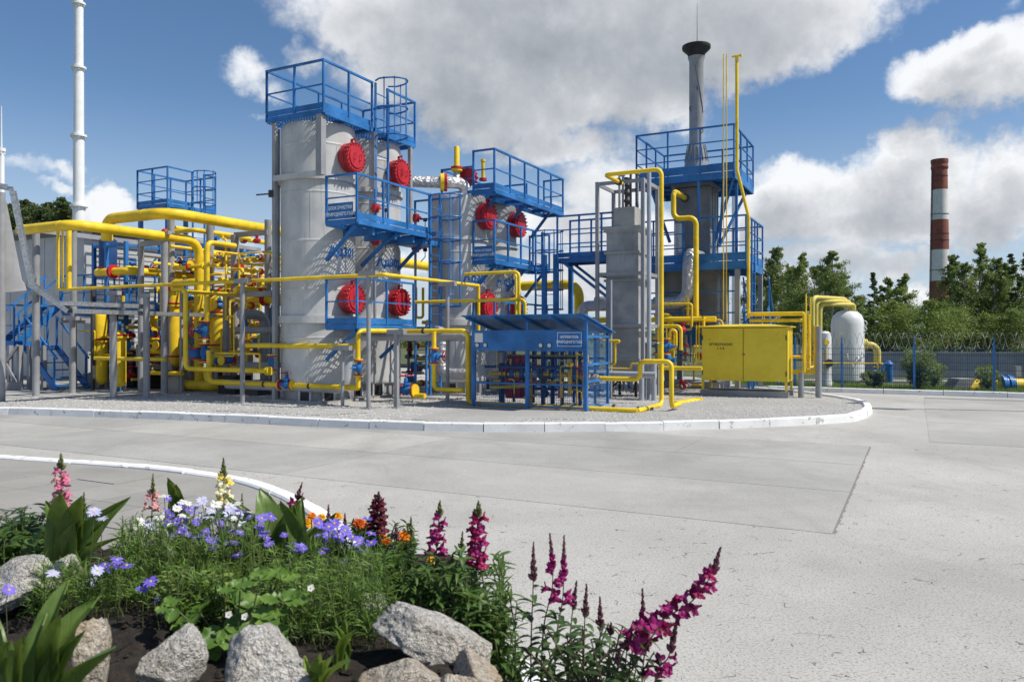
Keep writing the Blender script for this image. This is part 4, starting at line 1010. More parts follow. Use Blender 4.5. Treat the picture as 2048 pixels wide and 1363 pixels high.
for i, (a, b_, z) in enumerate(((.5, .45, .8), (.5, .9, .8), (.5, 1.3, .8), (.5, 1.95, .8), (.45, .2, .95), (.5, 1.7, .8))):
    valve(('blue valve nearest the right end of the enclosure pipe', 'second blue valve from the right on the enclosure pipe', 'third blue valve from the right on the enclosure pipe', 'blue valve at the left of the enclosure pipe', 'small valve on top of the filter pot', 'blue valve left of the enclosure door posts')[i], P(eu+a, ev+b_, z), V if i != 4 else Z, .045, stem=Z if i != 4 else -U, fl=('red', 'dark_steel')[i % 2])

# crowded small pipework inside the enclosure, plus dark studs added for its shade
t = thing('pipe_manifold', 'crowded small bore pipes, regulators and added dark studs inside the heater enclosure', 'pipework', P(eu+.6, ev+1.3, .1))
for k in range(34):
    a, b_, z = RE.uniform(.25, 1.1), RE.uniform(.1, EW-.15), RE.uniform(.25, 1.1); q = P(eu+a, ev+b_, z); m_ = RE.choice(('yellow', 'dark_steel', 'blue_dark', 'grey_heater', 'dark_steel', 'yellow', 'red'))
    mb = MB(); L = RE.uniform(.15, .6); ax = RE.choice((Z, V, U, Z))
    pth = [q, q+ax*L*(.6 if ax is U else 1)]
    if RE.random() < .5: pth.append(pth[-1] + (V if ax is not V else -Z)*RE.uniform(.1, .25))
    pth = [Vector((p.x, p.y, max(.15, min(1.3, p.z)))) for p in pth]; mb.tube(fillet(pth, .05), RE.uniform(.012, .035), 8); part('small_pipe', mb, m_, t)
for k in range(12):
    q = P(eu+RE.uniform(.3, 1.0), ev+RE.uniform(.2, EW-.2), RE.uniform(.35, 1.0)); mb = MB(); mb.lathe([(.03, -.08), (.075, -.04), (.08, .03), (.05, .07), (.02, .12)], q, RE.choice((Z, V, -U)), 12); part('regulator', mb, RE.choice(('dark_steel', 'blue_dark', 'grey_steel')), t)
for k in range(5):
    b_ = .25 + k*.5; mb = MB(); mb.beam(P(eu+1.15, ev+b_, .12), P(eu+1.15, ev+b_, 1.6), .05, .05, U); part('shade_fill_stud', mb, 'blue_dark', t)  # dark studs and rails added to deepen the shade inside
for z in (.45, .8, 1.15):
    mb = MB(); mb.beam(P(eu+1.15, ev+.05, z), P(eu+1.15, ev+EW-.05, z), .03, .05); part('shade_fill_rail', mb, 'blue_dark', t)
# ------------------------------------------------------------------ pipework in front of the columns
vA = at(716, 775, 17.05)
du_ = eu + .16 - UV(vA)[0]
long_run = run((716, 775, 17.05), ('z', 661), ('du', du_), ('v', 936), ('z', 806), ('v', 1275), ('u', 1323), ('z', 338), ('v', 1210), ('u', 1243))
pipe('long yellow pipe stepping past the near column and along the enclosure foot', long_run[:6], .054, bend=.16, clamps=((2, .4),))
pipe('thin yellow pipe rising beside the heater column and turning left at its top', [long_run[5]+(long_run[6]-long_run[5])*0.0] + long_run[6:9] + [long_run[9]], .048, bend=.14, flanges=((3, .8),), fmat='dark_steel')
pipe('yellow pipe along the gravel from the left rack to the near column foot', run((716, 775, 17.05), ('v', 418), ('z', 700)), .062, bend=.15, clamps=((0, .3), (0, .6)))
pipe('yellow pipe at knee height joining the riser by the near column', run((716, 692, 17.05), ('v', 488), ('du', 2.5)), .055, bend=.14)
valve('blue valve with pale faceplate in the riser by the near column', at(717, 735, 17.05), Z, .055, stem=-U, wheel=False)
valve('blue gate valve with red wheel on the ground pipe before the near column', at(573, 769, 18.0), V, .062, stem=Z)
valve('tall blue valve at the end of the upper ground pipe', at(544, 726, 18.2), Z, .06, stem=Z, wheel=False, tall=.8)
g1 = run((700, 774, 17.45), ('z', 672), ('du', eu+.42-UV(at(700, 774, 17.45))[0]), ('v', 943), ('z', 800))
pipe('fat grey insulated pipe following the long yellow pipe', run((455, 768, 19.0), ('v', 690)) + g1[1:], .11, 'grey_pipe', bend=.25, n=16)
gl = run((770, 549, 16.3), ('v', 118), ('z', 452), ('v', 40))
pipe('long thin yellow pipe on tall posts running left past the near column', [along(gl[0], U, 957)-Z*0.0] + gl[0:2], .042, bend=.05, n=10)
e0 = along(gl[0], U, 957)
pipe('thin yellow drop pipe beside the caged ladder', [e0, Vector((e0.x, e0.y, 1.75))], .042, n=10)
for i, (px, r) in enumerate(((116, .04), (125, .025), (138, .065))):
    p = along(gl[0], V, px); pipe(('outer thin yellow drop pipe at the left end of the rack', 'thinnest yellow drop pipe at the left end of the rack', 'thick yellow drop pipe at the left end of the rack')[i], run(p, ('z', 452-(i*1.0)), ('v', 40)), r, bend=.12)
# other thin yellow runs right of the tall ladder
pipe('thin yellow pipe over the path in front of the second pair', run((930, 548, 19.0), ('v', 1038), ('z', 640)), .04, bend=.12)
pipe('thinner yellow pipe bending down beside it in front of the second pair', run((930, 549, 19.15), ('v', 1032), ('z', 640)), .028, bend=.12)
pipe('yellow pipe at hatch height in front of the second pair', run((830, 604, 19.6), ('v', 1050), ('z', 645)), .04, bend=.12)
pipe('yellow pipe ladder frame behind the tall caged ladder', run((832, 575, 23), ('z', 635), ('v', 846), ('z', 575)), .04, bend=.08)
pipe('fat yellow pipe with a big elbow behind the bridge walkway', run((1045, 572, 26), ('v', 1158), ('z', 650)), .16, bend=.42, n=18, seg=8)
pipe('fat yellow header behind the tall caged ladder', run((790, 523, 25), ('u', 880)), .15, n=16)
pipe('crumpled foil wrapped pipe behind the heater column', run((1165, 640, 23.5), ('z', 612), ('v', 1330)), .16, 'foil', bend=.3, n=16)
pipe('foil wrapped pipe sweeping up to the furnace side', run((1308, 606, 22.6), ('v', 1377), ('z', 505), ('u', 1400)), .175, 'foil', bend=.42, n=20, seg=9)
pipe('slim foil wrapped riser on the furnace front', run((1357, 515, 23.0), ('z', 448)), .11, 'foil', n=14)
pipe('yellow pipe stepping down the furnace front', run((1372, 397, 23.1), ('u', 1347), ('z', 438), ('v', 1392), ('z', 632)), .075, bend=.2, n=14, flanges=((0, .1),), fmat='dark_steel')
pipe('yellow header running behind the heater column at head height', run((1200, 640, 22.5), ('v', 1432)), .075, n=14)
pipe('yellow olive elbow behind the heater column', run((1180, 640, 23.5), ('v', 1240)), .09, n=12)
# vent pipes
v1 = run((1497, 636, 21.1), ('z', 432))
top = v1[-1]; pv = [v1[0], v1[1], at(1474, 340, 21.2), at(1473.5, 112, 21.2)]
t = thing('vent_pipe', 'tall yellow vent pipe with a tee top cranked round the furnace platform', 'pipe', pv[0])
mb = MB(); mb.tube(fillet(pv, .2), .044, 12); part('tube', mb, 'yellow', t)
mb = MB(); q = pv[-1]; mb.cyl(q-V*.13, q+V*.13, .03, 8); mb.cyl(q-V*.14, q-V*.10, .05, 8); part('tee_top', mb, 'yellow', t)
for i, px in enumerate((1447, 1453)):
    q = run((px, 640, 21.6+i*.05), ('z', 108)); pipe(('left one of two very thin yellow vent lines', 'right one of two very thin yellow vent lines')[i], q, .015, n=8)
pipe('upper yellow handrail pipe running right from the vent pipe', run((1497, 630, 21.1), ('v', 1606)), .035)
pipe('lower yellow handrail pipe running right from the vent pipe', run((1499, 641, 21.1), ('v', 1606)), .045)
# low pipework between enclosure and cabinet
pipe('stepped yellow pipe between the enclosure and the heater', run((1150, 755, 16.9), ('v', 1280), ('z', 722), ('v', 1343), ('z', 812), ('du', .6)), .05, bend=.12, flanges=((0, .33),))
pl_ = run((1348, 806, 18.1), ('v', 1408)); t = thing('drain_pot', 'fat yellow drain cylinder lying on the gravel', 'vessel', pl_[0])
a = at(1340, 812, 17.6); b_ = at(1400, 803, 18.9)
mb = MB(); d = (b_-a).normalized(); mb.tube([a, a+d*.25, a+d*.3, b_-d*.02, b_], .10, 18, rs=[.05, .05, .10, .10, .09]); part('shell', mb, 'yellow', t)
mb = MB(); mb.cyl(b_-d*.10, b_-d*.04, .118, 18); part('end_flange', mb, 'yellow', t)
pipe('thin yellow line stepping along the enclosure side to the heater', run((1180, 735, 17.2), ('v', 1262), ('z', 726), ('v', 1285)), .016, bend=.04, n=8)
pipe('yellow pipe along the back ground beside the heater', run((1310, 797, 19.6), ('v', 1400)), .05)
pipe('yellow cross pipe at waist height behind the stepped pipe', run((1318, 735, 19.5), ('v', 1404)), .05)
pipe('yellow loop pipe standing right of the heater posts', run((1318, 720, 19.8), ('z', 652), ('v', 1362), ('z', 700)), .045, bend=.12)
pipe('second yellow loop pipe inside the first one', run((1340, 700, 20.2), ('z', 660), ('v', 1352), ('z', 698), ('v', 1330)), .04, bend=.1)
pipe('yellow tee drop from the header beside the cabinet', run((1407, 632, 21), ('z', 655)), .045)
pipe('thin arched yellow line over the cabinet corner', run((1333, 690, 21), ('z', 640), ('v', 1445), ('z', 655)), .02, bend=.2, n=8)
for i, px in enumerate((1393, 1398)): pipe(('left thin yellow drop line beside the cabinet', 'right thin yellow drop line beside the cabinet')[i], run((px, 650, 20.4), ('z', 728), ('du', .3)), .018, bend=.08, n=8)
valve('blue valve with red flanges on the yellow pipe left of the heater posts', at(1316, 692, 19.9), Z, .06, stem=-V, wheel=False)
valve('blue valve with red flanges right beside the heater riser', at(1332, 692, 19.9), Z, .06, stem=-V, wheel=False)
pipe('grey pipe at knee height passing the heater column', run((1150, 746, 18.6), ('v', 1312)), .075, 'grey_pipe', n=14)
pipe('pale grey pipe lying on the gravel beside the enclosure', run((1130, 812, 17.2), ('v', 1240)), .085, 'grey_pipe', n=14, clamps=((0, .6), (0, .9)))
pipe('grey blue pipe lying on the gravel at the heater foot', run((1150, 815, 17.0), ('v', 1310)), .075, 'grey_pipe', n=14, clamps=((0, .5), (0, .8), (0, .97)))
pipe('grey elbow pipe from the heater to the enclosure roof', run((1190, 600, 22), ('v', 1212)), .09, 'grey_pipe')
pipe('yellow U-shaped frame pipe on the enclosure side', run((1205, 681, 17.6), ('v', 1238), ('z', 684), ('v', 1230), ('z', 728), ('v', 1205)), .03, bend=.05, n=8)
for i, (px, Y, py) in enumerate(((1283, 18.7, 722), (1291, 19.1, 722), (1308, 18.7, 724))):
    q = atx(px, Y, .1); mb = MB(); mb.cyl(q, atx(px, Y, 1.6-(py-675)/F*Y), .065, 12); tag(part('support_post', mb, 'grey_pipe', loc=q), ('left short grey post under the stepped yellow pipe', 'rear short grey post under the stepped yellow pipe', 'right short grey post under the stepped yellow pipe')[i], 'post', 'short posts at the heater foot')
q = at(1300, 727, 18.8); mb = MB(); mb.hexa(q-V*-.5-Z*.05, -V*1.0, U*.25, Z*.06); tag(part('bracket_plate', mb, 'grey_pipe', loc=q), 'grey bracket plate carrying the stepped yellow pipe', 'bracket')
# right of the cabinet
for i, (px, Y, py, r) in enumerate(((1602, 19.5, 744, .07), (1637, 19.45, 652, .075))):
    q = atx(px, Y, .02); mb = MB(); mb.cyl(q, at(px, py, Y), r, 12); tag(part('support_post', mb, 'grey_steel', loc=q), ('short grey post right of the yellow cabinet', 'taller grey post right of the yellow cabinet')[i], 'post')
pipe('yellow frame pipe turning down right of the cabinet', run((1497, 627, 19.9), ('v', 1608), ('z', 744)), .035, bend=.05)
pipe('long yellow loop pipe right of the cabinet', run((1612, 622, 20.1), ('z', 740), ('u', 1620), ('z', 640)), .026, bend=.08)
pipe('second yellow loop pipe right of the cabinet', run((1618, 628, 20.0), ('z', 735), ('u', 1628), ('z', 650)), .026, bend=.08)
pipe('yellow tie pipe from the cabinet side, upper', run((1586, 713, 19.9), ('v', 1620)), .035)
pipe('yellow elbow pipe from the cabinet side, lower', run((1586, 743, 19.9), ('v', 1632), ('z', 655), ('v', 1638)), .055, bend=.12)
valve('blue valve with red flanges on the riser right of the cabinet', at(1632, 696, 19.7), Z, .05, stem=-V, wheel=False)
for i, px in enumerate((1612, 1621)): pipe(('left thin bare yellow stub above the cabinet corner', 'right thin bare yellow stub above the cabinet corner')[i], run((px, 640, 21.5), ('z', 588+i*6)), .02, n=8)

# ------------------------------------------------------------------ left pipe rack
pipe('fattest yellow header high over the left rack, bending to the near column', run((335, 425, 20.5), ('v', 214), ('dz', -.6)) [::-1] + run((335, 425, 20.5), ('u', 575))[1:], .15, bend=.55, n=20, seg=8)
pipe('fat yellow pipe over the left rack dropping to the ground in a long leg', run((398, 772, 21.8), ('z', 482), ('u', 150), ('v', 40)), .125, bend=.42, n=18, seg=8)
bigleg = run((398, 772, 21.8),('dz', -.05))
pipe('fat olive yellow pipe lying near the ground under the rack', run((352, 768, 22.0), ('v', 430), ('du', .6)), .13, n=16)
pipe('yellow riser with a top bend beside the long leg', run((414, 640, 20.6), ('z', 484), ('u', 470)), .07, bend=.18, n=14)
pipe('yellow stem pipe under the lower valve of the riser', run((412, 735, 20.6), ('z', 762), ('v', 545)), .065, bend=.16, n=14)
valve('upper blue valve with red wheel on the rack riser', at(408, 660, 20.6), Z, .075, stem=-U+V*.3)
valve('lower blue valve on the rack riser', at(409, 705, 20.6), Z, .075, stem=-V, wheel=False)
t = thing('flanged_filter', 'blue flanged filter body beside the rack riser', 'vessel', at(392, 705, 21)); mb = MB(); mb.lathe([(.20, -.12), (.20, .12)], at(392, 706, 21.1), Z, 20); part('body', mb, 'blue', t)
for s in (-1, 1): mb = MB(); mb.lathe([(.24, s*.14-.02), (.24, s*.14+.02)], at(392, 706, 21.1), Z, 20); part('flange', mb, 'red', t)
pipe('yellow pipe dropping in front of the rack and running right to the tall valve', run((345, 578, 19.4), ('v', 371), ('z', 737), ('v', 540)), .058, bend=.15, n=14, flanges=((2, .985),))
pipe('yellow pipe running from the riser top along the rack', run((372, 583, 19.8), ('u', 480)), .05)
# filter vessels
def vessel(label, px, py0, py1, Y, r, mat='yellow', fl=(.18, .8), legs=True, group='upright yellow filter vessels'):
    b0 = at(px, py0, Y); b1 = at(px, py1, Y); h = b1.z-b0.z
    t = thing('filter_vessel', label, 'vessel', b0, group)
    mb = MB(); mb.lathe([(0.01, 0), (r*.6, .03), (r*.95, .10), (r, .18), (r, h-.18), (r*.95, h-.10), (r*.6, h-.03), (.01, h)], b0, Z, 22); part('shell', mb, mat, t)
    for f in fl:
        for k in (-1, 1):
            mb = MB(); mb.lathe([(r*1.28, -.022), (r*1.28, .022)], b0+Z*(h*f+k*.03), Z, 22); part('flange', mb, 'red' if k > 0 else mat, t)
    if legs and b0.z > .2:
        for a in (.6, 2.7, 4.8):
            q = b0 + Vector((cos(a), sin(a), 0))*r*.8; mb = MB(); mb.beam(Vector((q.x, q.y, .1)), q+Z*.2, .06, .06, U); part('leg', mb, 'grey_steel', t)
    return t
vessel('yellow filter vessel left of the long leg with a red flange at its foot', 348, 735, 560, 22.4, .20, fl=(.12, .72))
vessel('yellow filter vessel right of the rack riser', 436, 735, 590, 22.0, .22, fl=(.3, .75))
vessel('yellow filter vessel behind the long leg', 385, 740, 600, 23.2, .22, fl=(.7,))
vessel('dark banded yellow vessel behind the second front post', 236, 775, 660, 21.6, .21, fl=(.9,))
vessel('yellow vessel behind the blue stairs', 200, 770, 620, 22.6, .20, fl=(.6,))
vessel('far yellow vessel under the walkway', 300, 740, 610, 24.0, .22, fl=(.5,))
vessel('tall far yellow vessel between the rack posts', 465, 740, 560, 24.5, .25, fl=(.4, .8))
vessel('narrow yellow vessel next to the near column', 500, 730, 570, 24.0, .2, fl=(.6,))
RP = random.Random(21)
# rack pipes that run between the vessels
rackp = [((250, 538, 23), [('u', 330)], .10, 'fat yellow pipe behind the blue frame tower'), ((195, 545, 22), [('v', 260), ('u', 420)], .11, 'yellow pipe crossing the blue frame tower and rack'),
 ((345, 590, 21), [('z', 566), ('v', 390)], .10, 'fat yellow elbow beside the long leg'), ((150, 448, 20.4), [('u', 285)], .05, 'thin yellow pipe under the fat rack pipe'),
 ((340, 492, 22), [('u', 500)], .045, 'thin yellow pipe passing behind the long leg top'), ((410, 505, 23), [('u', 556)], .06, 'yellow rack pipe at the upper level'),
 ((430, 520, 23), [('u', 556)], .05, 'second yellow rack pipe at the upper level'), ((440, 560, 22), [('u', 560)], .09, 'fat yellow rack pipe at middle level'),
 ((455, 545, 24), [('u', 560)], .05, 'thin yellow rack pipe at middle level'), ((470, 580, 21), [('u', 560)], .08, 'yellow rack pipe beside the near column'),
 ((300, 745, 22), [('v', 365)], .06, 'low yellow pipe crossing between the front posts'), ((190, 716, 21), [('v', 330)], .05, 'yellow pipe crossing low behind the front posts'),
 ((430, 470, 25), [('u', 540)], .08, 'yellow pipe under the fattest header'), ((275, 470, 24), [('v', 390), ('u', 470)], .07, 'yellow pipe under the high blue platform'),
 ((458, 690, 22), [('z', 600), ('u', 520)], .05, 'yellow riser between far vessels'), ((470, 478, 23), [('z', 600)], .04, 'slim yellow drop left of the near column'),
 ((445, 470, 21.4), [('z', 478), ('v', 452), ('z', 640)], .03, 'slim yellow hook pipe on the rack'), ((520, 640, 23), [('z', 560), ('u', 545)], .05, 'short yellow riser next to the near column'),
 ((430, 706, 19.3), [('v', 520), ('z', 740)], .025, 'thin yellow hook line above the ground pipes'), ((455, 640, 19.6), [('z', 632), ('v', 468), ('z', 712), ('v', 430)], .022, 'thin yellow instrument line by the rack'),
 ((280, 700, 22.5), [('v', 322)], .10, 'fat yellow stub with red flange between the front posts'), ((500, 600, 22), [('v', 560)], .1, 'fat yellow stub at the near column side'), ((480, 650, 23), [('u', 550)], .06, 'yellow pipe at head height in the far rack'),
 ((350, 455, 23.5), [('u', 500)], .06, 'yellow pipe passing below the high platform'), ((430, 640, 24), [('v', 520)], .06, 'yellow cross pipe in the far rack')]
for (st_, mv, r, lb) in rackp:
    pipe(lb, run(st_, *mv), r, bend=r*2.2, n=12, flanges=((0, .5),) if r > .055 else (), fmat='red')
for i, (px, py, Y) in enumerate(((300, 668, 22), (370, 530, 22.6), (385, 535, 23), (440, 610, 21.8), (475, 560, 22.4), (255, 690, 22.4), (325, 690, 22.2), (492, 655, 21.5), (510, 690, 21), (350, 520, 24), (440, 520, 23.4), (530, 590, 22), (455, 720, 20.6))):
    names = ['between the front posts under the tray', 'left of the long leg top', 'behind the long leg top', 'on the vessel right of the riser', 'high in the far rack', 'behind the second front post', 'by the fat stub', 'low in the far rack', 'low beside the near column', 'under the high platform', 'beside the rack riser top', 'at the near column side', 'below the rack riser']
    valve('small blue rack valve ' + names[i], at(px, py, Y), (U, V, Z)[i % 3], RP.uniform(.05, .075), stem=(Z, Z, -U)[i % 3], wheel=i % 2 == 0)
# grey pipes by the near column
pipe('fat grey pipe bending down left of the near column', run((480, 628, 20.5), ('u', 530), ('z', 760)), .13, 'grey_steel', bend=.3, n=16)
pipe('grey pipe over the rack beside the near column', run((512, 588, 21), ('u', 560)), .05, 'grey_pipe')
pipe('grey pipe on stands next to the near column', run((470, 660, 21.5), ('v', 560)), .1, 'grey_steel', n=14)
# rack posts and beams
posts = [(72, 20.0, 590, .085, 'leftmost tall front post'), (145, 21.0, 640, .08, 'second front post, beside the stairs'), (227, 19.05, 590, .08, 'third front post carrying a bracket'), (293, 19.5, 595, .08, 'fourth front post carrying a bracket'), (329, 20.8, 470, .09, 'tall post behind the fourth front post'), (282, 21.4, 480, .08, 'tall post left of the long leg'), (342, 22.3, 420, .10, 'post under the fattest header'), (147, 22.5, 450, .09, 'post under the left end of the rack pipes'), (72, 23.0, 455, .10, 'rear post at the left end of the rack'),
         (485, 17.95, 566, .055, 'slim front post left of the near column'), (737, 16.5, 551, .048, 'slim front post before the near columns'), (895, 17.9, 572, .045, 'slim front post before the caged ladder'), (793, 16.7, 668, .043, 'short square post before the near columns'), (685, 17.0, 700, .04, 'short thin post before the near column'), (452, 21.5, 590, .09, 'grey rack post behind the riser'), (470, 22.5, 470, .12, 'dark rack post near the column'), (536, 22, 440, .1, 'grey rack post at the near column'), (420, 23.2, 430, .11, 'grey post under the high platform'), (1005, 18.6, 548, .042, 'slim post before the second pair')]
for (px, Y, py, w, lb) in posts:
    q = atx(px, Y, .1); tp = at(px, py, Y); t = thing('support_post', 'grey ' + lb if not lb.startswith(('grey', 'dark')) else lb, 'post', q, 'grey pipe support posts')
    mb = MB(); mb.cyl(q, tp, w, 12) if 'square' not in lb else mb.beam(q, tp, w*2, w*2, U); part('shaft', mb, 'grey_steel', t)
    mb = MB(); mb.hexa(q-U*.13-V*.13, U*.26, V*.26, Z*.02); part('foot_plate', mb, 'grey_steel', t)
    if py > 540 or px in (147, 72, 329):
        mb = MB(); mb.hexa(tp-V*.22-U*.06, V*.44, U*.12, Z*.10); part('saddle', mb, 'grey_steel', t)
t = thing('rack_beams', 'grey steel beams tying the left pipe rack together', 'frame', at(420, 640, 22))
for (a, mv) in (((70, 460, 22.5), ('u', 330)), ((282, 488, 21.4), ('v', 335)), ((430, 600, 22.4), ('u', 560)), ((440, 515, 22.5), ('u', 560)), ((455, 590, 21.5), ('v', 545)), ((470, 470, 22.5), ('v', 536)), ((120, 640, 22), ('u', 300)), ((470, 728, 21), ('v', 560)), ((280, 735, 22), ('u', 400))):
    q = run(a, mv); mb = MB(); mb.beam(q[0], q[1], .10, .14); part('beam', mb, 'grey_steel', t)
t = thing('pump_skid', 'dark pump skid on the ground under the left rack', 'machine', at(330, 775, 22.5))
for (px, py0, py1, Y, w, m_) in ((305, 775, 735, 23, .6, 'black'), (360, 785, 745, 22, .5, 'concrete_block'), (470, 790, 750, 21, .6, 'black'), (515, 795, 760, 20.5, .5, 'dark_steel'), (270, 780, 700, 23.5, .4, 'black'), (420, 780, 750, 23, .5, 'concrete_block')):
    q = at(px, py0, Y); mb = MB(); mb.hexa(Vector((q.x, q.y, .08))-V*w/2-U*w/2, V*w, U*w, Z*max(.2, (at(px, py1, Y).z-.08))); part('block', mb, m_, t)
# cable trays: perforated folded channel
def tray(label, path, w=.30, h=.10):
    t = thing('cable_tray', label, 'cable tray', path[0])
    for i in range(len(path)-1):
        a, b_ = path[i], path[i+1]; d = (b_-a).normalized(); x = d.cross(Z).normalized(); up = x.cross(d).normalized()
        mb = MB(); mb.hexa(a - x*w/2, b_-a, x*w, up*.006); part('tray_floor', mb, 'galvanised', t)
        for s in (-1, 1):
            mb = MB(); mb.hexa(a + x*s*w/2, b_-a, x*.006, up*h); part('tray_side', mb, 'galvanised', t)
            L = (b_-a).length; k = int(L/.085); sl = MB()
            for j in range(k):
                q = a + d*(L*(j+.5)/k) + x*(s*w/2 + (.0065 if s > 0 else -.0065)); sl.hexa(q - d*.006 + up*.03, d*.012, x*s*.003, up*(h-.06))
            part('slot', sl, 'grey_furnace', t, kind='stuff', smooth=False)
    return t
tr = run((137, 626, 18.0), ('u', 425))
tray('perforated grey cable tray folding down from the upper left onto the front posts', [at(-30, 372, 17.6), at(20, 380, 17.7), at(60, 572, 17.85), tr[0], tr[1]])
tr2 = [p + Z*.17 - U*.1 for p in tr]
tray('upper perforated cable tray over the front posts', [tr2[0]-U*.0, tr2[0]+(tr2[1]-tr2[0])*.55])
t = thing('tray_bracket', 'grey sloping panel and posts carrying the cable tray at the left edge', 'frame', at(5, 780, 18.5))
mb = MB(); mb.cyl(atx(2, 18.4, .1), at(2, 385, 18.4), .09, 12); part('post', mb, 'grey_steel', t)
mb = MB(); a = at(8, 400, 18.6); b_ = at(40, 560, 18.8); mb.add([a, at(8, 585, 18.6), at(58, 580, 18.9), b_, a+U*.05, at(8, 585, 18.6)+U*.05, at(58, 580, 18.9)+U*.05, b_+U*.05], [(0,1,2,3), (7,6,5,4), (0,4,5,1), (1,5,6,2), (2,6,7,3), (3,7,4,0)]); part('panel', mb, 'grey_steel', t)
# blue walkway, stairs and frame tower on the left
wk = at(310, 616, 22.0); wu, wv = UV(wk)
platform('blue walkway with rails under the left pipe rack', wu, wu+1.0, wv, wv+4.2, wk.z, [[(wu, wv+4.2), (wu, wv)], [(wu+1.0, wv+4.2), (wu+1.0, wv)]], h=1.05, mids=1, gr=False, fh=.14, toe=.2)
platform('blue railed platform high above the left pipe rack', *(lambda c: (c[0], c[0]+2.0, c[1], c[1]+1.5))(UV(at(335, 405, 26))), at(335, 405, 26).z, [(lambda c: [(c[0], c[1]+1.5), (c[0], c[1]), (c[0]+1.0, c[1])])(UV(at(335, 405, 26))), (lambda c: [(c[0]+1.5, c[1]), (c[0]+2.0, c[1]), (c[0]+2.0, c[1]+1.5), (c[0], c[1]+1.5)])(UV(at(335, 405, 26)))], h=1.2, mids=2, step=.75, gr=False)
hp = UV(at(335, 405, 26)); ladder('blue caged ladder at the high platform over the left rack', P(hp[0]+1.0, hp[1]-.03, 0), U, -V, 3.6, 7.3, .5, (6.2, 7.3, .7))
t = thing('platform_steelwork', 'blue steel legs of the high platform over the left rack', 'frame', P(hp[0], hp[1], .1))
for (a, b_) in ((.05, .05), (.05, 1.4), (1.9, .05), (1.9, 1.4)):
    mb = MB(); mb.beam(P(hp[0]+a, hp[1]+b_, .1), P(hp[0]+a, hp[1]+b_, 6.0), .12, .12, U); part('leg', mb, 'blue', t)
mb = MB(); mb.pbox(hp[0]+.1, hp[0]+1.8, hp[1]-.1, hp[1]+.1, 4.6, 4.85); part('bracket', mb, 'blue_dark', t)
ft = UV(at(252, 620, 23.5))
t = thing('frame_tower', 'open blue frame tower with cross braces behind the left rack', 'frame', P(ft[0], ft[1], .1))
for (a, b_) in ((0, 0), (0, .9), (1.2, 0), (1.2, .9), (0, 1.5)):
    mb = MB(); mb.beam(P(ft[0]+a, ft[1]+b_, .1), P(ft[0]+a, ft[1]+b_, 4.5), .10, .10, U); part('leg', mb, 'blue', t)
for z in (2.6, 3.5, 4.4):
    mb = MB(); mb.beam(P(ft[0], ft[1], z), P(ft[0], ft[1]+1.5, z), .06, .08); part('tie', mb, 'blue', t); mb = MB(); mb.beam(P(ft[0], ft[1], z), P(ft[0]+1.2, ft[1], z), .06, .08); part('tie', mb, 'blue', t)
mb = MB(); mb.beam(P(ft[0]-.02, ft[1], 2.7), P(ft[0]+1.2, ft[1]-.02, 4.3), .03, .05); part('brace', mb, 'blue', t)
q = at(216, 520, 24.2); t = thing('blue_drum', 'blue drum with shade-darkened colour and a red band hanging in the frame tower', 'vessel', q)
mb = MB(); mb.lathe([(.26, -.5), (.26, .6), (.20, .66)], q, Z, 20); part('shell', mb, 'blue_dark', t); mb = MB(); mb.lathe([(.28, -.02), (.28, .03)], q-Z*.25, Z, 20); part('band', mb, 'red', t)  # shell colour darkened to stand in for the shade around it
def stair(label, p0, du, dv, n, rise, w, wd):
    """p0 foot; run direction per step du,dv in metres; w across direction"""
    t = thing('stair_flight', label, 'stairs', p0); d = U*du + V*dv; top = p0 + (d + Z*rise)*n
    for s in (0, 1):
        mb = MB(); o = wd*w*s; mb.beam(p0+o, top+o, .04, .20); part('stringer', mb, 'blue', t)
        mb = MB(); mb.beam(p0+o+Z*.9, top+o+Z*.9, .045, .045); part('handrail', mb, 'blue', t)
        for f in (.08, .55, .97):
            q = p0 + o + (d+Z*rise)*n*f; mb = MB(); mb.beam(q, q+Z*.9, .045, .045, U); part('rail_post', mb, 'blue', t)
    for k in range(n):
        q = p0 + (d+Z*rise)*(k+.6); mb = MB(); dd = d.normalized(); mb.hexa(q - dd*.13 + wd*.02, dd*.26, wd*(w-.04), Z*.03); part('tread', mb, 'blue', t)
    return t
p0 = atz(118, 790, .1); p0 = atx(114, 22.1, .1)
stair('blue steel stairs of six treads beside the left rack', p0, 0, .26, 6, .21, .95, U)
p1 = atx(30, 23.4, 1.35)
stair('upper blue stairs climbing at the left edge', p1, .24, 0, 6, .22, .8, V)
platform('small blue landing between the two left stair flights', *(lambda c: (c[0]-.1, c[0]+1.1, c[1], c[1]+1.6))(UV(p0 + V*1.56)), 1.36, [], gr=False, fh=.12)
platform('blue railed landing at the far left edge', *(lambda c: (c[0], c[0]+1.0, c[1], c[1]+1.8))(UV(at(28, 680, 23.0))), 1.36, [(lambda c: [(c[0], c[1]+1.8), (c[0], c[1]), (c[0]+1.0, c[1])])(UV(at(28, 680, 23.0)))], h=1.2, mids=1, gr=False)
t = thing('steel_trestle', 'grey crossed steel trestle under the left landing', 'frame', atx(40, 22.5, .1))
for px in (20, 40, 60, 88):
    mb = MB(); mb.beam(atx(px, 22.6, .1), at(px, 690, 22.6), .12, .12, U); part('leg', mb, 'grey_steel', t)
for (a, b_) in (((8, 720), (34, 770)), ((8, 730), (36, 690))):
    mb = MB(); mb.beam(at(*a, 22.5), at(*b_, 22.5), .07, .07); part('brace', mb, 'grey_steel', t)
mb = MB(); mb.beam(atx(-10, 22.0, .22), atx(45, 22.3, .22), .18, .24); part('sill_beam', mb, 'grey_steel', t)

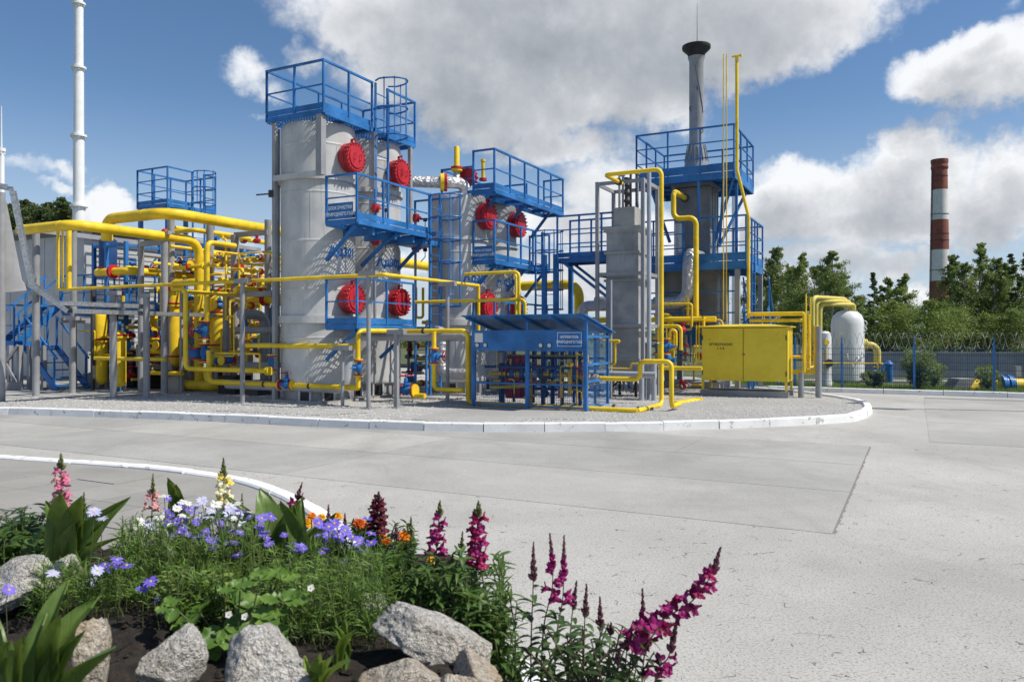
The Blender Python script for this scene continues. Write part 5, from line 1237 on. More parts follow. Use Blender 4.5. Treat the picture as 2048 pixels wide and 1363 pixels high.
# dense pipework of the left rack
RM = random.Random(64)
def manifold(label, box, Yr, n, nv, rr, mats=('yellow', 'yellow', 'yellow', 'yellow', 'grey_steel')):
    t = thing('pipe_manifold', label, 'pipework', at((box[0]+box[1])/2, box[3], Yr[0]))
    for k in range(n):
        Y = rr.uniform(*Yr); p = at(rr.uniform(box[0], box[1]), rr.uniform(box[2], box[3]), Y); r = rr.choice((.022, .03, .03, .04, .05, .06)); m_ = rr.choice(mats)
        ax = rr.choice((U, V, Z, U, Z)); L = rr.uniform(.5, 1.9)*(.7 if ax is Z else 1); pth = [p, p+ax*L]
        if rr.random() < .65: pth.append(pth[-1] + rr.choice((V, U, Z) if ax is not Z else (U, V, -V))*rr.choice((-1, 1))*rr.uniform(.25, .9))
        pth = [Vector((q.x, q.y, min(3.9, max(.25, q.z)))) for q in pth]
        mb = MB(); mb.tube(fillet(pth, r*2.4, 4), r, 9); part('pipe', mb, m_, t)
        if r >= .04:
            d = (pth[1]-pth[0]).normalized()
            for f in (.3, .62):
                q = pth[0].lerp(pth[1], f); mb = MB(); flange(mb, q, d, r, .05); part('flange', mb, rr.choice(('red', 'yellow', 'red')), t)
    for k in range(nv):
        q = at(rr.uniform(box[0], box[1]), rr.uniform(box[2], box[3]), rr.uniform(*Yr)); ax = rr.choice((U, V, Z)); mb = MB(); r = rr.uniform(.04, .07)
        mb.lathe([(r, -r*2.2), (r*1.5, -r), (r*1.55, r), (r, r*2.2)], q, ax, 10); mb.lathe([(r*.8, 0), (r*.8, r*2.4), (r*1.2, r*2.5), (r*1.2, r*3.0)], q, Z if ax is not Z else -V, 10); part('valve_body', mb, rr.choice(('blue', 'blue', 'red')), t)
    return t
manifold('dense yellow pipes of the left rack between the long leg and the near column', (415, 548, 470, 740), (20.8, 24.5), 62, 16, RM)
manifold('dense yellow pipes of the left rack behind the front posts', (240, 400, 500, 760), (21.6, 25), 44, 14, RM)
manifold('dark low pipes under the left walkway', (170, 400, 690, 775), (22.2, 25), 26, 8, RM, ('dark_steel', 'yellow', 'grey_furnace', 'yellow'))
manifold('low pipework behind the foot of the near columns', (800, 945, 690, 790), (20.5, 24), 22, 10, RM, ('grey_steel', 'yellow', 'dark_steel', 'yellow'))
manifold('pipework between the heater column and the cabinet', (1330, 1405, 640, 780), (20.4, 23), 22, 8, RM, ('yellow', 'yellow', 'grey_furnace', 'dark_steel'))
t = thing('shade_fill_blocks', 'added dark blocks and stands filling the shade under the left rack', 'machine', atx(300, 24, .1))  # dark blocks added to deepen the shade below the pipes
for k in range(16):
    px = RM.uniform(180, 550); Y = RM.uniform(22.5, 25.5); w = RM.uniform(.25, .6); h = RM.uniform(.3, 1.1); q = atx(px, Y, .08)
    mb = MB(); mb.hexa(q, V*w, U*w, Z*h); part('casing', mb, RM.choice(('black', 'dark_steel', 'grey_furnace', 'grey_heater')), t)
for k in range(14):
    px = RM.uniform(180, 555); Y = RM.uniform(21.5, 24.5); q = atx(px, Y, .08); mb = MB(); mb.beam(q, q+Z*RM.uniform(1.2, 3.2), .09, .09, U); part('stand', mb, RM.choice(('grey_steel', 'dark_steel', 'blue')), t)
# around the foot of the tall caged ladder
pipe('crumpled foil pipe dropping beside the tall caged ladder', run((870, 664, 19.4), ('v', 884), ('z', 748), ('v', 950)), .15, 'foil', bend=.25, n=16)
pipe('yellow drop pipe from the long yellow pipe beside the ladder foot', run((868, 662, 17.4), ('z', 778), ('v', 925)), .05, bend=.12, n=12)
valve('blue valve with red wheel on the drop pipe beside the ladder foot', at(868, 712, 17.4), Z, .055, stem=-V+U*.2)
valve('blue pump valve low beside the ladder foot', at(812, 780, 18.6), V, .08, stem=Z)
pipe('fat yellow stub joining the pump valve', run((825, 790, 18.5), ('v', 850)), .06, n=12)
# ------------------------------------------------------------------ building and masts on the left
bc = Vector((-14.9, 27.2, 0)); bu0, bv0 = UV(bc)
t = thing('plant_building', 'grey clad plant building behind the left pipe rack', 'building', bc)
mb = MB(); mb.pbox(bu0, bu0+7.5, bv0, bv0+6.5, 0, 5.35); part('wall', mb, 'cladding_dark', t)
for k in range(26):
    z = .3 + k*.19; mb = MB(); mb.pbox(bu0+.25, bu0+7.4, bv0-.03, bv0-.002, z, z+.155); part('cladding_slat', mb, 'cladding', t)
for k in range(6):
    v = bv0 + .15 + k*1.05; mb = MB(); mb.pbox(bu0-.03, bu0-.002, v, v+1.02, .2, 5.2); part('wall_panel', mb, 'cladding', t)
mb = MB(); mb.pbox(bu0-.06, bu0+.22, bv0-.06, bv0+.12, 0, 5.35); part('corner_trim', mb, 'cladding', t)
mb = MB(); mb.pbox(bu0-.5, bu0+7.8, bv0-.45, bv0+6.9, 5.36, 5.50); part('roof', mb, 'grey_steel', t)
mb = MB(); mb.pbox(bu0-.05, bu0-.03, bv0+.5, bv0+1.6, 3.1, 4.6); part('recess_panel', mb, 'grey_column', t)
def mast(label, px, Y, prof, mat='white_paint', rod=None, name='mast'):
    base = atx(px, Y, 0); t = thing(name, label, 'mast', base)
    for i in range(len(prof)-1):
        (z0, r0), (z1, r1) = prof[i], prof[i+1]
        mb = MB(); mb.lathe([(r0, z0), (r0*.985, z1)], base, Z, 20); part('section', mb, mat, t)
        mb = MB(); mb.lathe([(r0*1.45, z1-.06), (r0*1.45, z1+.06)], base, Z, 20); fl = part('flange', mb, mat, t)
        for k in range(6):
            a = k*pi/3; d = Vector((cos(a), sin(a), 0)); mb = MB(); mb.beam(base+d*r0*1.0+Z*(z1-.05), base+d*r0*1.3+Z*(z1-.05), .04, .25, Z); part('gusset', mb, mat, fl)
    if rod:
        mb = MB(); mb.cyl(base+Z*rod[0], base+Z*rod[1], .03, 6, .012); part('rod', mb, mat, t)
def zz(py, Y): return 1.6 + (HY-py)/F*Y
mast('tall white flanged flare mast behind the left building', 157.5, 45, [(0, .33), (zz(412, 45), .30), (zz(272, 45), .275), (zz(136, 45), .25), (zz(8, 45), .21), (25, .20)])
mast('short white lightning mast at the left edge', 3, 30, [(0, .10), (zz(300, 30), .085)], rod=(zz(300, 30), zz(212, 30)))
mast('slim pale mast seen behind the furnace platforms', 1471, 34, [(0, .16), (zz(385, 34), .15)])
# lamp mast right of the frame: its shadow lies across the yard
sh0 = atz(1737, 816, 0); dsh = Vector((sin(SUN_AZ), cos(SUN_AZ), 0)); 
Lm = 13.5; mbase = sh0 + dsh*Lm; t = thing('lamp_mast', 'slim grey lamp mast standing right of the yard', 'mast', mbase)
mb = MB(); mb.cyl(mbase, mbase+Z*Lm*math.tan(SUN_EL), .10, 12, .06); part('shaft', mb, 'grey_steel', t)
mb = MB(); mb.beam(mbase+Z*(Lm*math.tan(SUN_EL)-.2)-V*.6, mbase+Z*(Lm*math.tan(SUN_EL)-.2)+V*.6, .3, .2); part('lamp_head', mb, 'grey_steel', t)

# ------------------------------------------------------------------ tanks beyond the cabinet
tb = atx(1695, 27.4, 0)
t = thing('storage_tank', 'white upright storage tank with domed top behind the mesh fence', 'tank', tb)
mb = MB(); mb.lathe([(.42, .02), (.53, .12), (.545, .3), (.545, 2.05), (.525, 2.22), (.46, 2.38), (.33, 2.50), (.16, 2.56), (0, 2.58)], tb, Z, 40); part('shell', mb, 'tank_white', t)
mb = MB(); mb.lathe([(.10, 2.55), (.10, 2.66), (.15, 2.67), (.15, 2.70)], tb, Z, 16); part('nozzle', mb, 'tank_white', t)
for (a, z) in ((3.9, 1.15), (4.3, .95), (4.9, .85), (5.3, 1.0), (3.7, .7), (4.6, .6), (5.6, 1.9), (5.7, 2.1)):
    d = Vector((cos(a), sin(a), 0)); mb = MB(); mb.arc(tb+d*.54+Z*z, d, Z, .09, -pi/2, pi/2, .02); part('lifting_lug', mb, 'tank_white', t)
for a in (3.4, 5.2, 1.0):
    d = Vector((cos(a), sin(a), 0)); mb = MB(); mb.beam(tb+d*.4, tb+d*.4+Z*.25, .1, .1, U); part('leg', mb, 'grey_steel', t)
mb = MB(); mb.cyl(tb+Vector((-.7, -.3, -.02)), tb+Vector((.8, .2, -.02)), .01, 4)
ts = atx(1650.5, 25.5, 0)
t = thing('small_tank', 'slim white receiver tank left of the storage tank', 'tank', ts)
mb = MB(); mb.lathe([(.19, .02), (.19, 1.62), (.17, 1.74), (.10, 1.80), (0, 1.82)], ts, Z, 24); part('shell', mb, 'tank_white', t)
mb = MB(); mb.lathe([(.21, 0), (.21, .12), (.19, .25)], ts, Z, 24); part('foot_ring', mb, 'tank_white', t)
mb = MB(); q = ts + Vector((-.05, -.19, 1.45)); mb.cyl(q, q+Vector((0, -.06, 0)), .09, 14); part('gauge', mb, 'yellow', t)
mb = MB(); mb.cyl(ts+Vector((-.07, -.22, .5)), ts+Vector((-.07, -.22, 1.4)), .02, 6); part('level_tube', mb, 'yellow', t)
mb = MB(); mb.cyl(ts+Vector((.03, -.2, .78)), ts+Vector((.03, -.26, .78)), .13, 16); part('dark_disc', mb, 'dark_steel', t)
for i, (px, dy, py) in enumerate(((1625, 26.0, 594), (1632, 26.3, 601), (1640, 26.6, 608))):
    p0 = atx(px, dy, .9); hz_ = 1.6+(675-py)/F*dy
    e = Vector((tb.x + (-.05+.09*i), tb.y - .1*i, 0))
    pipe(('outermost of three olive yellow pipes arching over to the storage tank', 'middle one of three olive yellow pipes arching over to the storage tank', 'innermost of three olive yellow pipes arching over to the storage tank')[i], [p0, Vector((p0.x, p0.y, hz_)), Vector((e.x, e.y, hz_)), Vector((e.x, e.y, 2.6-.02*i))], .075, 'yellow_pale', bend=.24, n=14)
pipe('yellow elbow pipe leaving the storage tank on its right', [tb+Vector((.45, 0, 1.35)), tb+Vector((1.0, -.1, 1.35)), tb+Vector((1.0, -.1, .55))], .12, 'yellow_pale', bend=.3, n=16, flanges=((0, .3),))
valve('blue valve under the yellow tank elbow', tb+Vector((1.0, -.1, .38)), Z, .10, stem=Vector((1, 0, 0)), fl='blue', wheel=False)
q = atx(1777, 26.5, .1); t = thing('blue_drum', 'blue upright filter drum right of the storage tank', 'vessel', q)
mb = MB(); mb.lathe([(.13, 0), (.14, .1), (.14, .55), (.16, .57), (.16, .62), (.12, .66), (.06, .72)], q, Z, 18); part('shell', mb, 'blue', t); mb = MB(); mb.cyl(q+Z*.35-Vector((.5, 0, 0)), q+Z*.35, .06, 10); part('inlet', mb, 'blue', t)
pipe('thin yellow line at knee height past the tanks', [atx(1645, 25.2, .78), atx(1755, 24.9, .78), atx(1755, 24.9, .5)], .022, n=8)
t = thing('pipeline', 'fat yellow pipeline rising from the ground at the right edge', 'pipe', atx(1930, 24.6, 0))
pp = fillet([atx(1915, 24.4, -.35), atx(1950, 24.5, .12), atx(2120, 24.3, .14)], .6, 8)
mb = MB(); mb.tube(pp, .20, 22); part('tube', mb, 'yellow', t)
for px, r, m_ in ((2002, .30, 'blue'), (2008, .27, 'blue'), (2015, .30, 'blue'), (2021, .27, 'blue')):
    q = atx(px, 24.4, .14); mb = MB(); mb.cyl(q-Vector((.05, 0, 0)), q+Vector((.04, 0, 0)), r, 22); part('flange', mb, m_, t)
mb = MB(); mb.cyl(atx(1992, 24.4, .35), atx(1992, 24.4, .48), .10, 12); part('blow_off', mb, 'blue', t)
mb = MB(); q = atx(1912, 24.4, -.05); mb.hexa(q+Vector((-.3, -.3, 0)), Vector((.5, 0, 0)), Vector((0, .6, 0)), Vector((.25, 0, .38))); part('concrete_block', mb, 'concrete_block', t)
t = thing('meter_box', 'small grey meter box on two legs by the pipeline', 'box', atx(2037, 25, .1))
mb = MB(); mb.hexa(atx(2032, 25, .35), Vector((.18, 0, 0)), Vector((0, .15, 0)), Vector((0, 0, .34))); part('case', mb, 'grey_steel', t)
mb = MB(); mb.beam(atx(2038, 25.1, .05), atx(2038, 25.1, .4), .03, .03, U); part('leg', mb, 'grey_steel', t)
# ------------------------------------------------------------------ mesh fence with razor wire
fl0 = FK + U*.55; FH = 1.25
t = thing('mesh_fence', 'blue welded mesh fence along the far kerb with razor wire coils', 'fence', fl0)
fp = [fl0 + V*(8.2 - 2.2*k) for k in range(8)]
fp = [along(fl0, V, px) for px in (1500, 1590, 1683.5, 1828.5, 1988, 2165)]
for i, q in enumerate(fp):
    mb = MB(); mb.beam(Vector((q.x, q.y, -.05)), Vector((q.x, q.y, 1.42)), .06, .05, U); p_ = part('post', mb, 'blue', t)
    mb = MB(); mb.beam(Vector((q.x, q.y, 1.40)), Vector((q.x, q.y, 1.62)), .04, .05, U); part('razor_bracket', mb, 'blue', p_)
for i in range(len(fp)-1):
    a, b_ = fp[i], fp[i+1]; L = (b_-a).length; d = (b_-a)/L; mb = MB(); n = int(L/.052)
    for k in range(n+1):
        q = a + d*(L*k/n); mb.beam(Vector((q.x, q.y, .08)), Vector((q.x, q.y, 1.30)), .0065, .0065, U)
    for z in (.1, .3, .5, .7, .9, 1.1, 1.28):
        mb.beam(Vector((a.x, a.y, z)), Vector((b_.x, b_.y, z)), .007, .012)
    part('mesh_panel', mb, 'blue_dark', t, kind='stuff', smooth=False)
a, b_ = fp[0], fp[-1]; L = (b_-a).length; d = (b_-a)/L
for sgn in (1, -1):
    pts = []; turns = int(L/.34); 
    for k in range(turns*14):
        th = sgn*2*pi*k/14; q = a + d*(L*k/(turns*14)); pts.append(Vector((q.x, q.y, 1.52)) + Z*sin(th)*.225 + U*cos(th)*.225)
    mb = MB(); mb.tube(pts, .0055, 4); part('razor_coil', mb, 'grey_furnace', t)
# concrete wall behind
w0 = atx(1700, 33, 0); t = thing('concrete_wall', 'low grey concrete panel wall behind the mesh fence', 'wall', w0)
a = atx(1640, 33.4, 0); b_ = atx(2180, 31.8, 0); n = 9
for k in range(n):
    p, q = a+(b_-a)*k/n, a+(b_-a)*(k+1)/n; d = (q-p).normalized(); mb = MB(); mb.beam(p+d*.01+Z*.45, q-d*.01+Z*.45, .14, 1.0); part('panel', mb, 'wall_concrete', t)
mb = MB(); mb.beam(a+Z*.97, b_+Z*.97, .22, .06); part('coping', mb, 'wall_concrete', t)
for px in (1850,):
    mb = MB(); mb.beam(atx(px, 31.5, 0), atx(px, 31.5, 1.35), .08, .08, U); part('bracket_post', mb, 'wall_concrete', t)
sheet('strip_path', [(p.x, p.y) for p in (atx(1600, 30, 0), atx(2200, 28.4, 0), atx(2200, 29.2, 0), atx(1600, 31, 0))], -.04, 'concrete_path')
# ------------------------------------------------------------------ striped brick chimney
Yc = 150.0; cb_ = atx(1879, Yc, 0); t = thing('chimney', 'tall brick chimney painted in red and white bands', 'chimney', cb_)
zb = [0] + [zz(py, Yc) for py in (562, 500, 440, 380, 320)]; rb = lambda z: 1.95 - .62*z/zb[-1]
for i in range(5):
    m_ = ('brick_red', 'brick_white')[i % 2]
    mb = MB(); mb.lathe([(rb(zb[i]), zb[i]), (rb(zb[i+1]), zb[i+1])], cb_, Z, 36); part('band', mb, m_, t)
mb = MB(); z = zb[-1]; mb.lathe([(1.36, z-1.9), (1.50, z-1.7), (1.50, z-1.2), (1.40, z-1.0), (1.52, z-.5), (1.52, z+.05), (1.1, z+.05)], cb_, Z, 36); part('crown', mb, 'brick_red', t)
for z in (zb[3]+1, zb[3]-4, zb[1]+2, zb[4]+2.5, zb[2]+3):
    mb = MB(); mb.lathe([(rb(z)+.05, z), (rb(z)+.05, z+.12)], cb_, Z, 36); part('steel_band', mb, 'dark_steel', t)
mb = MB()
for s in (-.2, .2): mb.beam(cb_+Vector((-1.95, s, 0)), cb_+Vector((-1.40, s, zb[-1]-1)), .08, .08)
part('access_ladder', mb, 'dark_steel', t)
# ------------------------------------------------------------------ trees
def leaf_cloud(mb, c, r, n, size, rr, flat=.8):
    for _ in range(n):
        d = Vector((rr.gauss(0, 1), rr.gauss(0, 1), rr.gauss(0, 1)*flat)).normalized()
        p = c + Vector((d.x*r.x, d.y*r.y, d.z*r.z))*(rr.random()**.45)
        a = Vector((rr.gauss(0, 1), rr.gauss(0, 1), rr.gauss(0, 1))).normalized(); b_ = a.orthogonal().normalized(); b_ = Matrix.Rotation(rr.uniform(0, 2*pi), 3, a) @ b_; c2 = a.cross(b_)
        s = size*rr.uniform(.6, 1.4)
        mb.add([p-b_*s, p-c2*s*.5, p+b_*s, p+c2*s*.5], [(0, 1, 2, 3)])
def tree(label, base, h, w, seed, mat='leaf_birch', bark='bark_birch', kind='birch', density=1.0, size=.085, group='trees beyond the fence', name='birch_tree', low=.12):
    rr = random.Random(seed); t = thing(name, label, 'tree', base, group)
    mb = MB(); pts = [base + Vector((noise.noise((seed, z*.3, 0))*.5*z/h, noise.noise((seed, z*.3, 9))*.5*z/h, z)) for z in [h*i/8 for i in range(9)]]
    mb.tube(pts, .1, 8, rs=[.016*h*(1-.95*i/8)+.01 for i in range(9)]); part('trunk', mb, bark, t)
    lb = MB(); cr = MB(); nb = int(h*9)
    for i in range(nb):
        f = low + (1-low)*(i+rr.random())/nb; z = h*f
        k = min(7, int(f*8)); o = pts[k].lerp(pts[k+1], f*8-k)
        if kind == 'birch': reach = w*1.25*min(1, (f-low)/.16+.35)*max(.02, 1.02-f)**.62*rr.uniform(.5, 1.1)
        elif kind == 'spruce': reach = w*(1.02-f)**.9*rr.uniform(.75, 1.1)
        else: reach = w*(sin(min(1, (f-low)/(1-low)*.85+.15)*pi)**.5)*rr.uniform(.55, 1.15)
        an = rr.uniform(0, 2*pi); d = Vector((cos(an), sin(an), 0)); up = {'birch': .45, 'spruce': -.15, 'bush': .3, 'pine': .25}[kind]
        e = o + d*reach + Z*up*reach
        lb.tube([o, (o+e)/2 + Z*.05*reach, e], .03, 4, rs=[.010*h*(1-f)*.5+.012, .012, .006])
        m = 4 if reach > .6 else 3
        for j in range(m):
            g = .12 + .88*(j+1)/m; c = o.lerp(e, g) + Vector((rr.gauss(0, .12), rr.gauss(0, .12), rr.gauss(0, .12)))*reach
            q = max(.17, reach*.40)*rr.uniform(.7, 1.25)
            rv = Vector((q, q, q*(.95 if kind == 'birch' else .42 if kind == 'spruce' else .8)))
            leaf_cloud(cr, c - (Z*q*.35 if kind == 'birch' else Z*0), rv, int(44*density*rr.uniform(.6, 1.3)), size, rr)
    part('limb', lb, bark, t); part('crown', cr, mat, t, kind='stuff', smooth=False)
    return t
TR = [ # px, base depth, top row, half width px, kind, material
 (1545, 62, 510, 40, 'birch', 'leaf_birch'), (1510, 66, 540, 30, 'bush', 'leaf_birch'), (1600, 60, 522, 38, 'birch', 'leaf_pale'), (1665, 58, 518, 46, 'birch', 'leaf_birch'), (1638, 66, 545, 34, 'bush', 'leaf_birch'), (1575, 68, 545, 36, 'bush', 'leaf_birch'), (1690, 64, 560, 30, 'bush', 'leaf_birch'),
 (1746, 60, 556, 28, 'spruce', 'leaf_pine'), (1776, 62, 568, 30, 'birch', 'leaf_pale'), (1815, 58, 562, 36, 'birch', 'leaf_pale'), (1785, 54, 615, 46, 'bush', 'leaf_pale'), (1850, 52, 612, 50, 'bush', 'leaf_pale'), (1740, 54, 640, 34, 'bush', 'leaf_birch'), (1720, 70, 600, 30, 'bush', 'leaf_birch'),
 (1905, 64, 525, 34, 'birch', 'leaf_birch'), (1930, 60, 540, 40, 'birch', 'leaf_birch'), (1962, 62, 502, 36, 'birch', 'leaf_pale'), (1990, 60, 530, 38, 'birch', 'leaf_birch'), (2030, 58, 520, 34, 'spruce', 'leaf_pine'), (2060, 62, 518, 40, 'birch', 'leaf_birch'), (2010, 64, 540, 34, 'birch', 'leaf_pale'), (1900, 54, 628, 50, 'bush', 'leaf_pale'), (1960, 54, 640, 50, 'bush', 'leaf_birch'), (2020, 53, 630, 52, 'bush', 'leaf_birch'), (2090, 55, 560, 50, 'bush', 'leaf_birch'), (2120, 60, 530, 40, 'birch', 'leaf_birch')]
TLAB = ['tallest birch just right of the furnace platforms', 'dark bushy tree partly behind the furnace platforms', 'slender birch second from the furnace', 'broad tall birch left of the storage tank', 'bushy tree between the two birches left of the tank', 'bushy tree behind the second birch from the furnace', 'bushy tree just behind the white storage tank',
 'dark spruce with a pointed top left of the chimney', 'pale slender tree right of the pointed spruce', 'pointed pale tree between the spruce and the chimney', 'bright low bush tree below the pointed spruce', 'bright low bush tree below the chimney', 'low dark bush tree right of the storage tank', 'dark bush tree in the gap right of the tank',
 'birch touching the chimney on its right', 'dense birch right of the chimney foot', 'tallest wispy birch right of the chimney', 'dense birch right of the wispy tallest one', 'dark spruce near the right edge', 'birch at the very right edge', 'pale birch left of the right edge spruce', 'bright low bush tree right of the chimney foot', 'low bush tree under the wispy birch', 'low bush tree under the right edge spruce', 'bush tree cut by the right edge', 'birch beyond the right edge']
for i, ((px, Y, py, hw, kd, m_), lb) in enumerate(zip(TR, TLAB)):
    h = zz(py, Y)*1.07; w = hw/F*Y*1.15
    tree(lb, atx(px, Y, 0), h, w, 100+i, m_, 'bark_birch' if kd == 'birch' else 'bark', kd, density=1.35 if kd != 'spruce' else 1.5, size=.068 if kd != 'spruce' else .06, name={'birch': 'birch_tree', 'bush': 'bushy_tree', 'spruce': 'spruce_tree'}[kd], low=.10 if kd != 'birch' else .14)
for i, (px, Y, py, hw) in enumerate(((55, 62, 405, 40), (95, 60, 408, 32), (128, 58, 398, 22), (20, 64, 412, 36))):
    tree(('pine top behind the left building, second from the left', 'pine top behind the left building, third from the left', 'round topped pine beside the white flare mast', 'pine top at the left edge behind the building')[i], atx(px, Y, 0), zz(py, Y), hw/F*Y*1.1, 300+i, 'leaf_pine', 'bark', 'pine', 1.2, .10, 'pines behind the left building', 'pine_tree', low=.55)
# low wood on the horizon, a single dark mass
mb = MB(); rr = random.Random(5)
for k in range(150):
    px = rr.uniform(-900, 1560) if k < 110 else rr.uniform(2150, 3400); Y = rr.uniform(120, 150)
    top = rr.uniform(2.4, 4.4)
    c = atx(px, Y, top*.5); leaf_cloud(mb, c, Vector((4.0, 3, top*.55)), 110, .5, rr)
part('far_wood', mb, 'leaf_birch', smooth=False, kind='stuff')['label'] = 'low far wood along the horizon'
def shrub(label, px, Y, w, h, seed, n=900, mat='leaf_pale', size=.035):
    rr = random.Random(seed); base = atx(px, Y, 0); t = thing('shrub', label, 'shrub', base, 'shrubs at the mesh fence'); st = MB(); cr = MB()
    for k in range(16):
        an = rr.uniform(0, 2*pi); e = base + Vector((cos(an)*w*rr.uniform(.3, .9), sin(an)*w*rr.uniform(.3, .9), h*rr.uniform(.5, .95)))
        st.tube([base, (base+e)/2 + Vector((0, 0, .05)), e], .008, 4, rs=[.012, .008, .004]); leaf_cloud(cr, e, Vector((w*.36, w*.36, h*.22)), n//12, size, rr); leaf_cloud(cr, (base+e)/2, Vector((w*.3, w*.3, h*.2)), n//14, size, rr)
    part('stems', st, 'bark', t); part('foliage', cr, mat, t, kind='stuff', smooth=False)
shrub('large dense shrub in front of the mesh fence middle post', 1836, 23.9, .62, 1.15, 1, 2600, 'leaf_pale')
shrub('small shrub left of the large one at the fence', 1748, 24.4, .35, .55, 2, 1100)
shrub('thin young shrub in front of the yellow pipeline', 1975, 23.6, .42, .75, 3, 420, 'leaf_pale', .04)
shrub('rounded shrub beside the large fence shrub', 1868, 24.6, .45, .75, 4, 1500, 'leaf_birch')
# grass along the fence
mb = MB(); rr = random.Random(8)
for k in range(16000):
    px = rr.uniform(1480, 2100); q = along(FK + U*rr.uniform(.35, 4.5), V, px); h = rr.uniform(.06, .2); an = rr.uniform(0, pi); d = Vector((cos(an), sin(an), 0))*.012; tp = Vector((rr.gauss(0, .03), rr.gauss(0, .03), h))
    b0 = Vector((q.x, q.y, -.06)); mb.add([b0-d, b0+d, b0+tp], [(0, 1, 2)])
part('grass', mb, 'leaf_light', smooth=False, kind='stuff')['label'] = 'short rough grass between the kerb and the tanks'
# ------------------------------------------------------------------ flower island in the foreground
RF = random.Random(77)
kpts = [(-9.5, 10.8), (-6.49, 9.88), (-4.94, 9.36), (-3.86, 8.92), (-2.91, 8.34), (-2.30, 7.72), (-1.84, 7.1), (-1.475, 6.5), (-1.146, 5.88), (-.55, 4.75), (.03, 3.75), (.20, 3.3), (.42, 2.5), (.52, 1.6), (.5, .5), (.3, -1.2), (-.6, -2.6)]
kerb('white painted kerb sweeping round the flower island', kpts, .17, -.05, .13, .9, -1, sub=3)
kin = smooth_path([Vector((x, y, 0)) for x, y in kpts], 6)
sheet('paving_bed', [(p.x, p.y-.02) for p in kin] + [(-8, -3), (-12, 2)], .10, 'paving')
# square paving flags of the island
flag = bpy.data.objects.new('paving', None); COL.objects.link(flag); struct(flag)
kpoly = [(p.x-.13, p.y-.12) for p in kin] + [(-8, -3), (-12, 2)]
n = 0
for i in range(-40, 40):
    for j in range(-40, 40):
        c = P(-9 + i*.6, 2 + j*.6, 0)
        if not (2.6 < c.y < 10.6 and -9 < c.x < .4): continue
        if c.x < -c.y*.72-.5: continue
        if all(inside(kpoly, c.x+dx, c.y+dy) for dx in (-.36, .36) for dy in (-.36, .36)):
            u_, v_ = UV(c); mb = MB(); jz = RF.uniform(-.003, .003); mb.pbox(u_-.295, u_+.295, v_-.295, v_+.295, .08, .116+jz); part('paving_flag', mb, 'paving', flag, smooth=False); n += 1
def sstep(x, a, b):
    t = max(0, min(1, (x-a)/(b-a))); return t*t*(3-2*t)
def kerb_x(y):
    pts = sorted([(q[1], q[0]) for q in kpts[1:15]])
    for (a, b) in zip(pts, pts[1:]):
        if a[0] <= y <= b[0]: return a[1] + (b[1]-a[1])*(y-a[0])/(b[0]-a[0])
    return pts[0][1]
def soil_h(x, y):
    e1 = 1 - sstep(y, 2.55, 3.35 + .1*noise.noise((x*2, 0, 1)))
    kx = kerb_x(min(max(y, .6), 9)); e2 = 1 - sstep(x, kx-.62, kx-.20)
    if x > kx - .10: return -.10
    return .06 + (.84 + .05*noise.noise((x*1.7, y*1.7, 0)) + .018*noise.noise((x*9, y*9, 3)) + .012*noise.noise((x*24, y*24, 7)))*min(e1, e2)
mb = MB(); nx, ny = 120, 110; x0, x1, y0, y1 = -2.6, .45, .9, 3.6
for j in range(ny+1):
    for i in range(nx+1):
        x = x0 + (x1-x0)*i/nx; y = y0 + (y1-y0)*j/ny; mb.v.append(Vector((x, y, soil_h(x, y))))
mb.f = [(j*(nx+1)+i, j*(nx+1)+i+1, (j+1)*(nx+1)+i+1, (j+1)*(nx+1)+i) for j in range(ny) for i in range(nx)]
struct(part('soil', mb, 'soil'))
def soil_at(px, Y):
    x = (px-CX)/F*Y; return Vector((x, Y, soil_h(x, Y)))
def soil_px(px, py):
    """point of the soil seen at a photo pixel"""
    d = ray(px, py); t = .9
    while t < 6:
        p = CAM + d*t
        if p.z <= soil_h(p.x, p.y): return p
        t += .01
    return CAM + d*3
# crumbs and twigs on the soil
mb = MB()
for _ in range(2600):
    x = RF.uniform(-2.2, .1); y = RF.uniform(1.3, 3.0); s = RF.uniform(.003, .012); c = Vector((x, y, soil_h(x, y)+s*.3)); a = RF.uniform(0, pi); d = Vector((cos(a), sin(a), 0))*s; e = Vector((-sin(a), cos(a), 0))*s*.8
    mb.add([c-d, c-e, c+d, c+e, c+Z*s*.8], [(0,1,4), (1,2,4), (2,3,4), (3,0,4)])
for _ in range(160):
    x = RF.uniform(-2.0, .0); y = RF.uniform(1.3, 2.8); c = Vector((x, y, soil_h(x, y)+.006)); a = RF.uniform(0, pi); d = Vector((cos(a), sin(a), RF.uniform(-.1, .1)))*RF.uniform(.015, .05); mb.beam(c-d, c+d, .004, .003)
part('soil_crumbs', mb, 'soil', smooth=False, kind='stuff')['label'] = 'crumbs of dark soil and twigs in the flower bed'
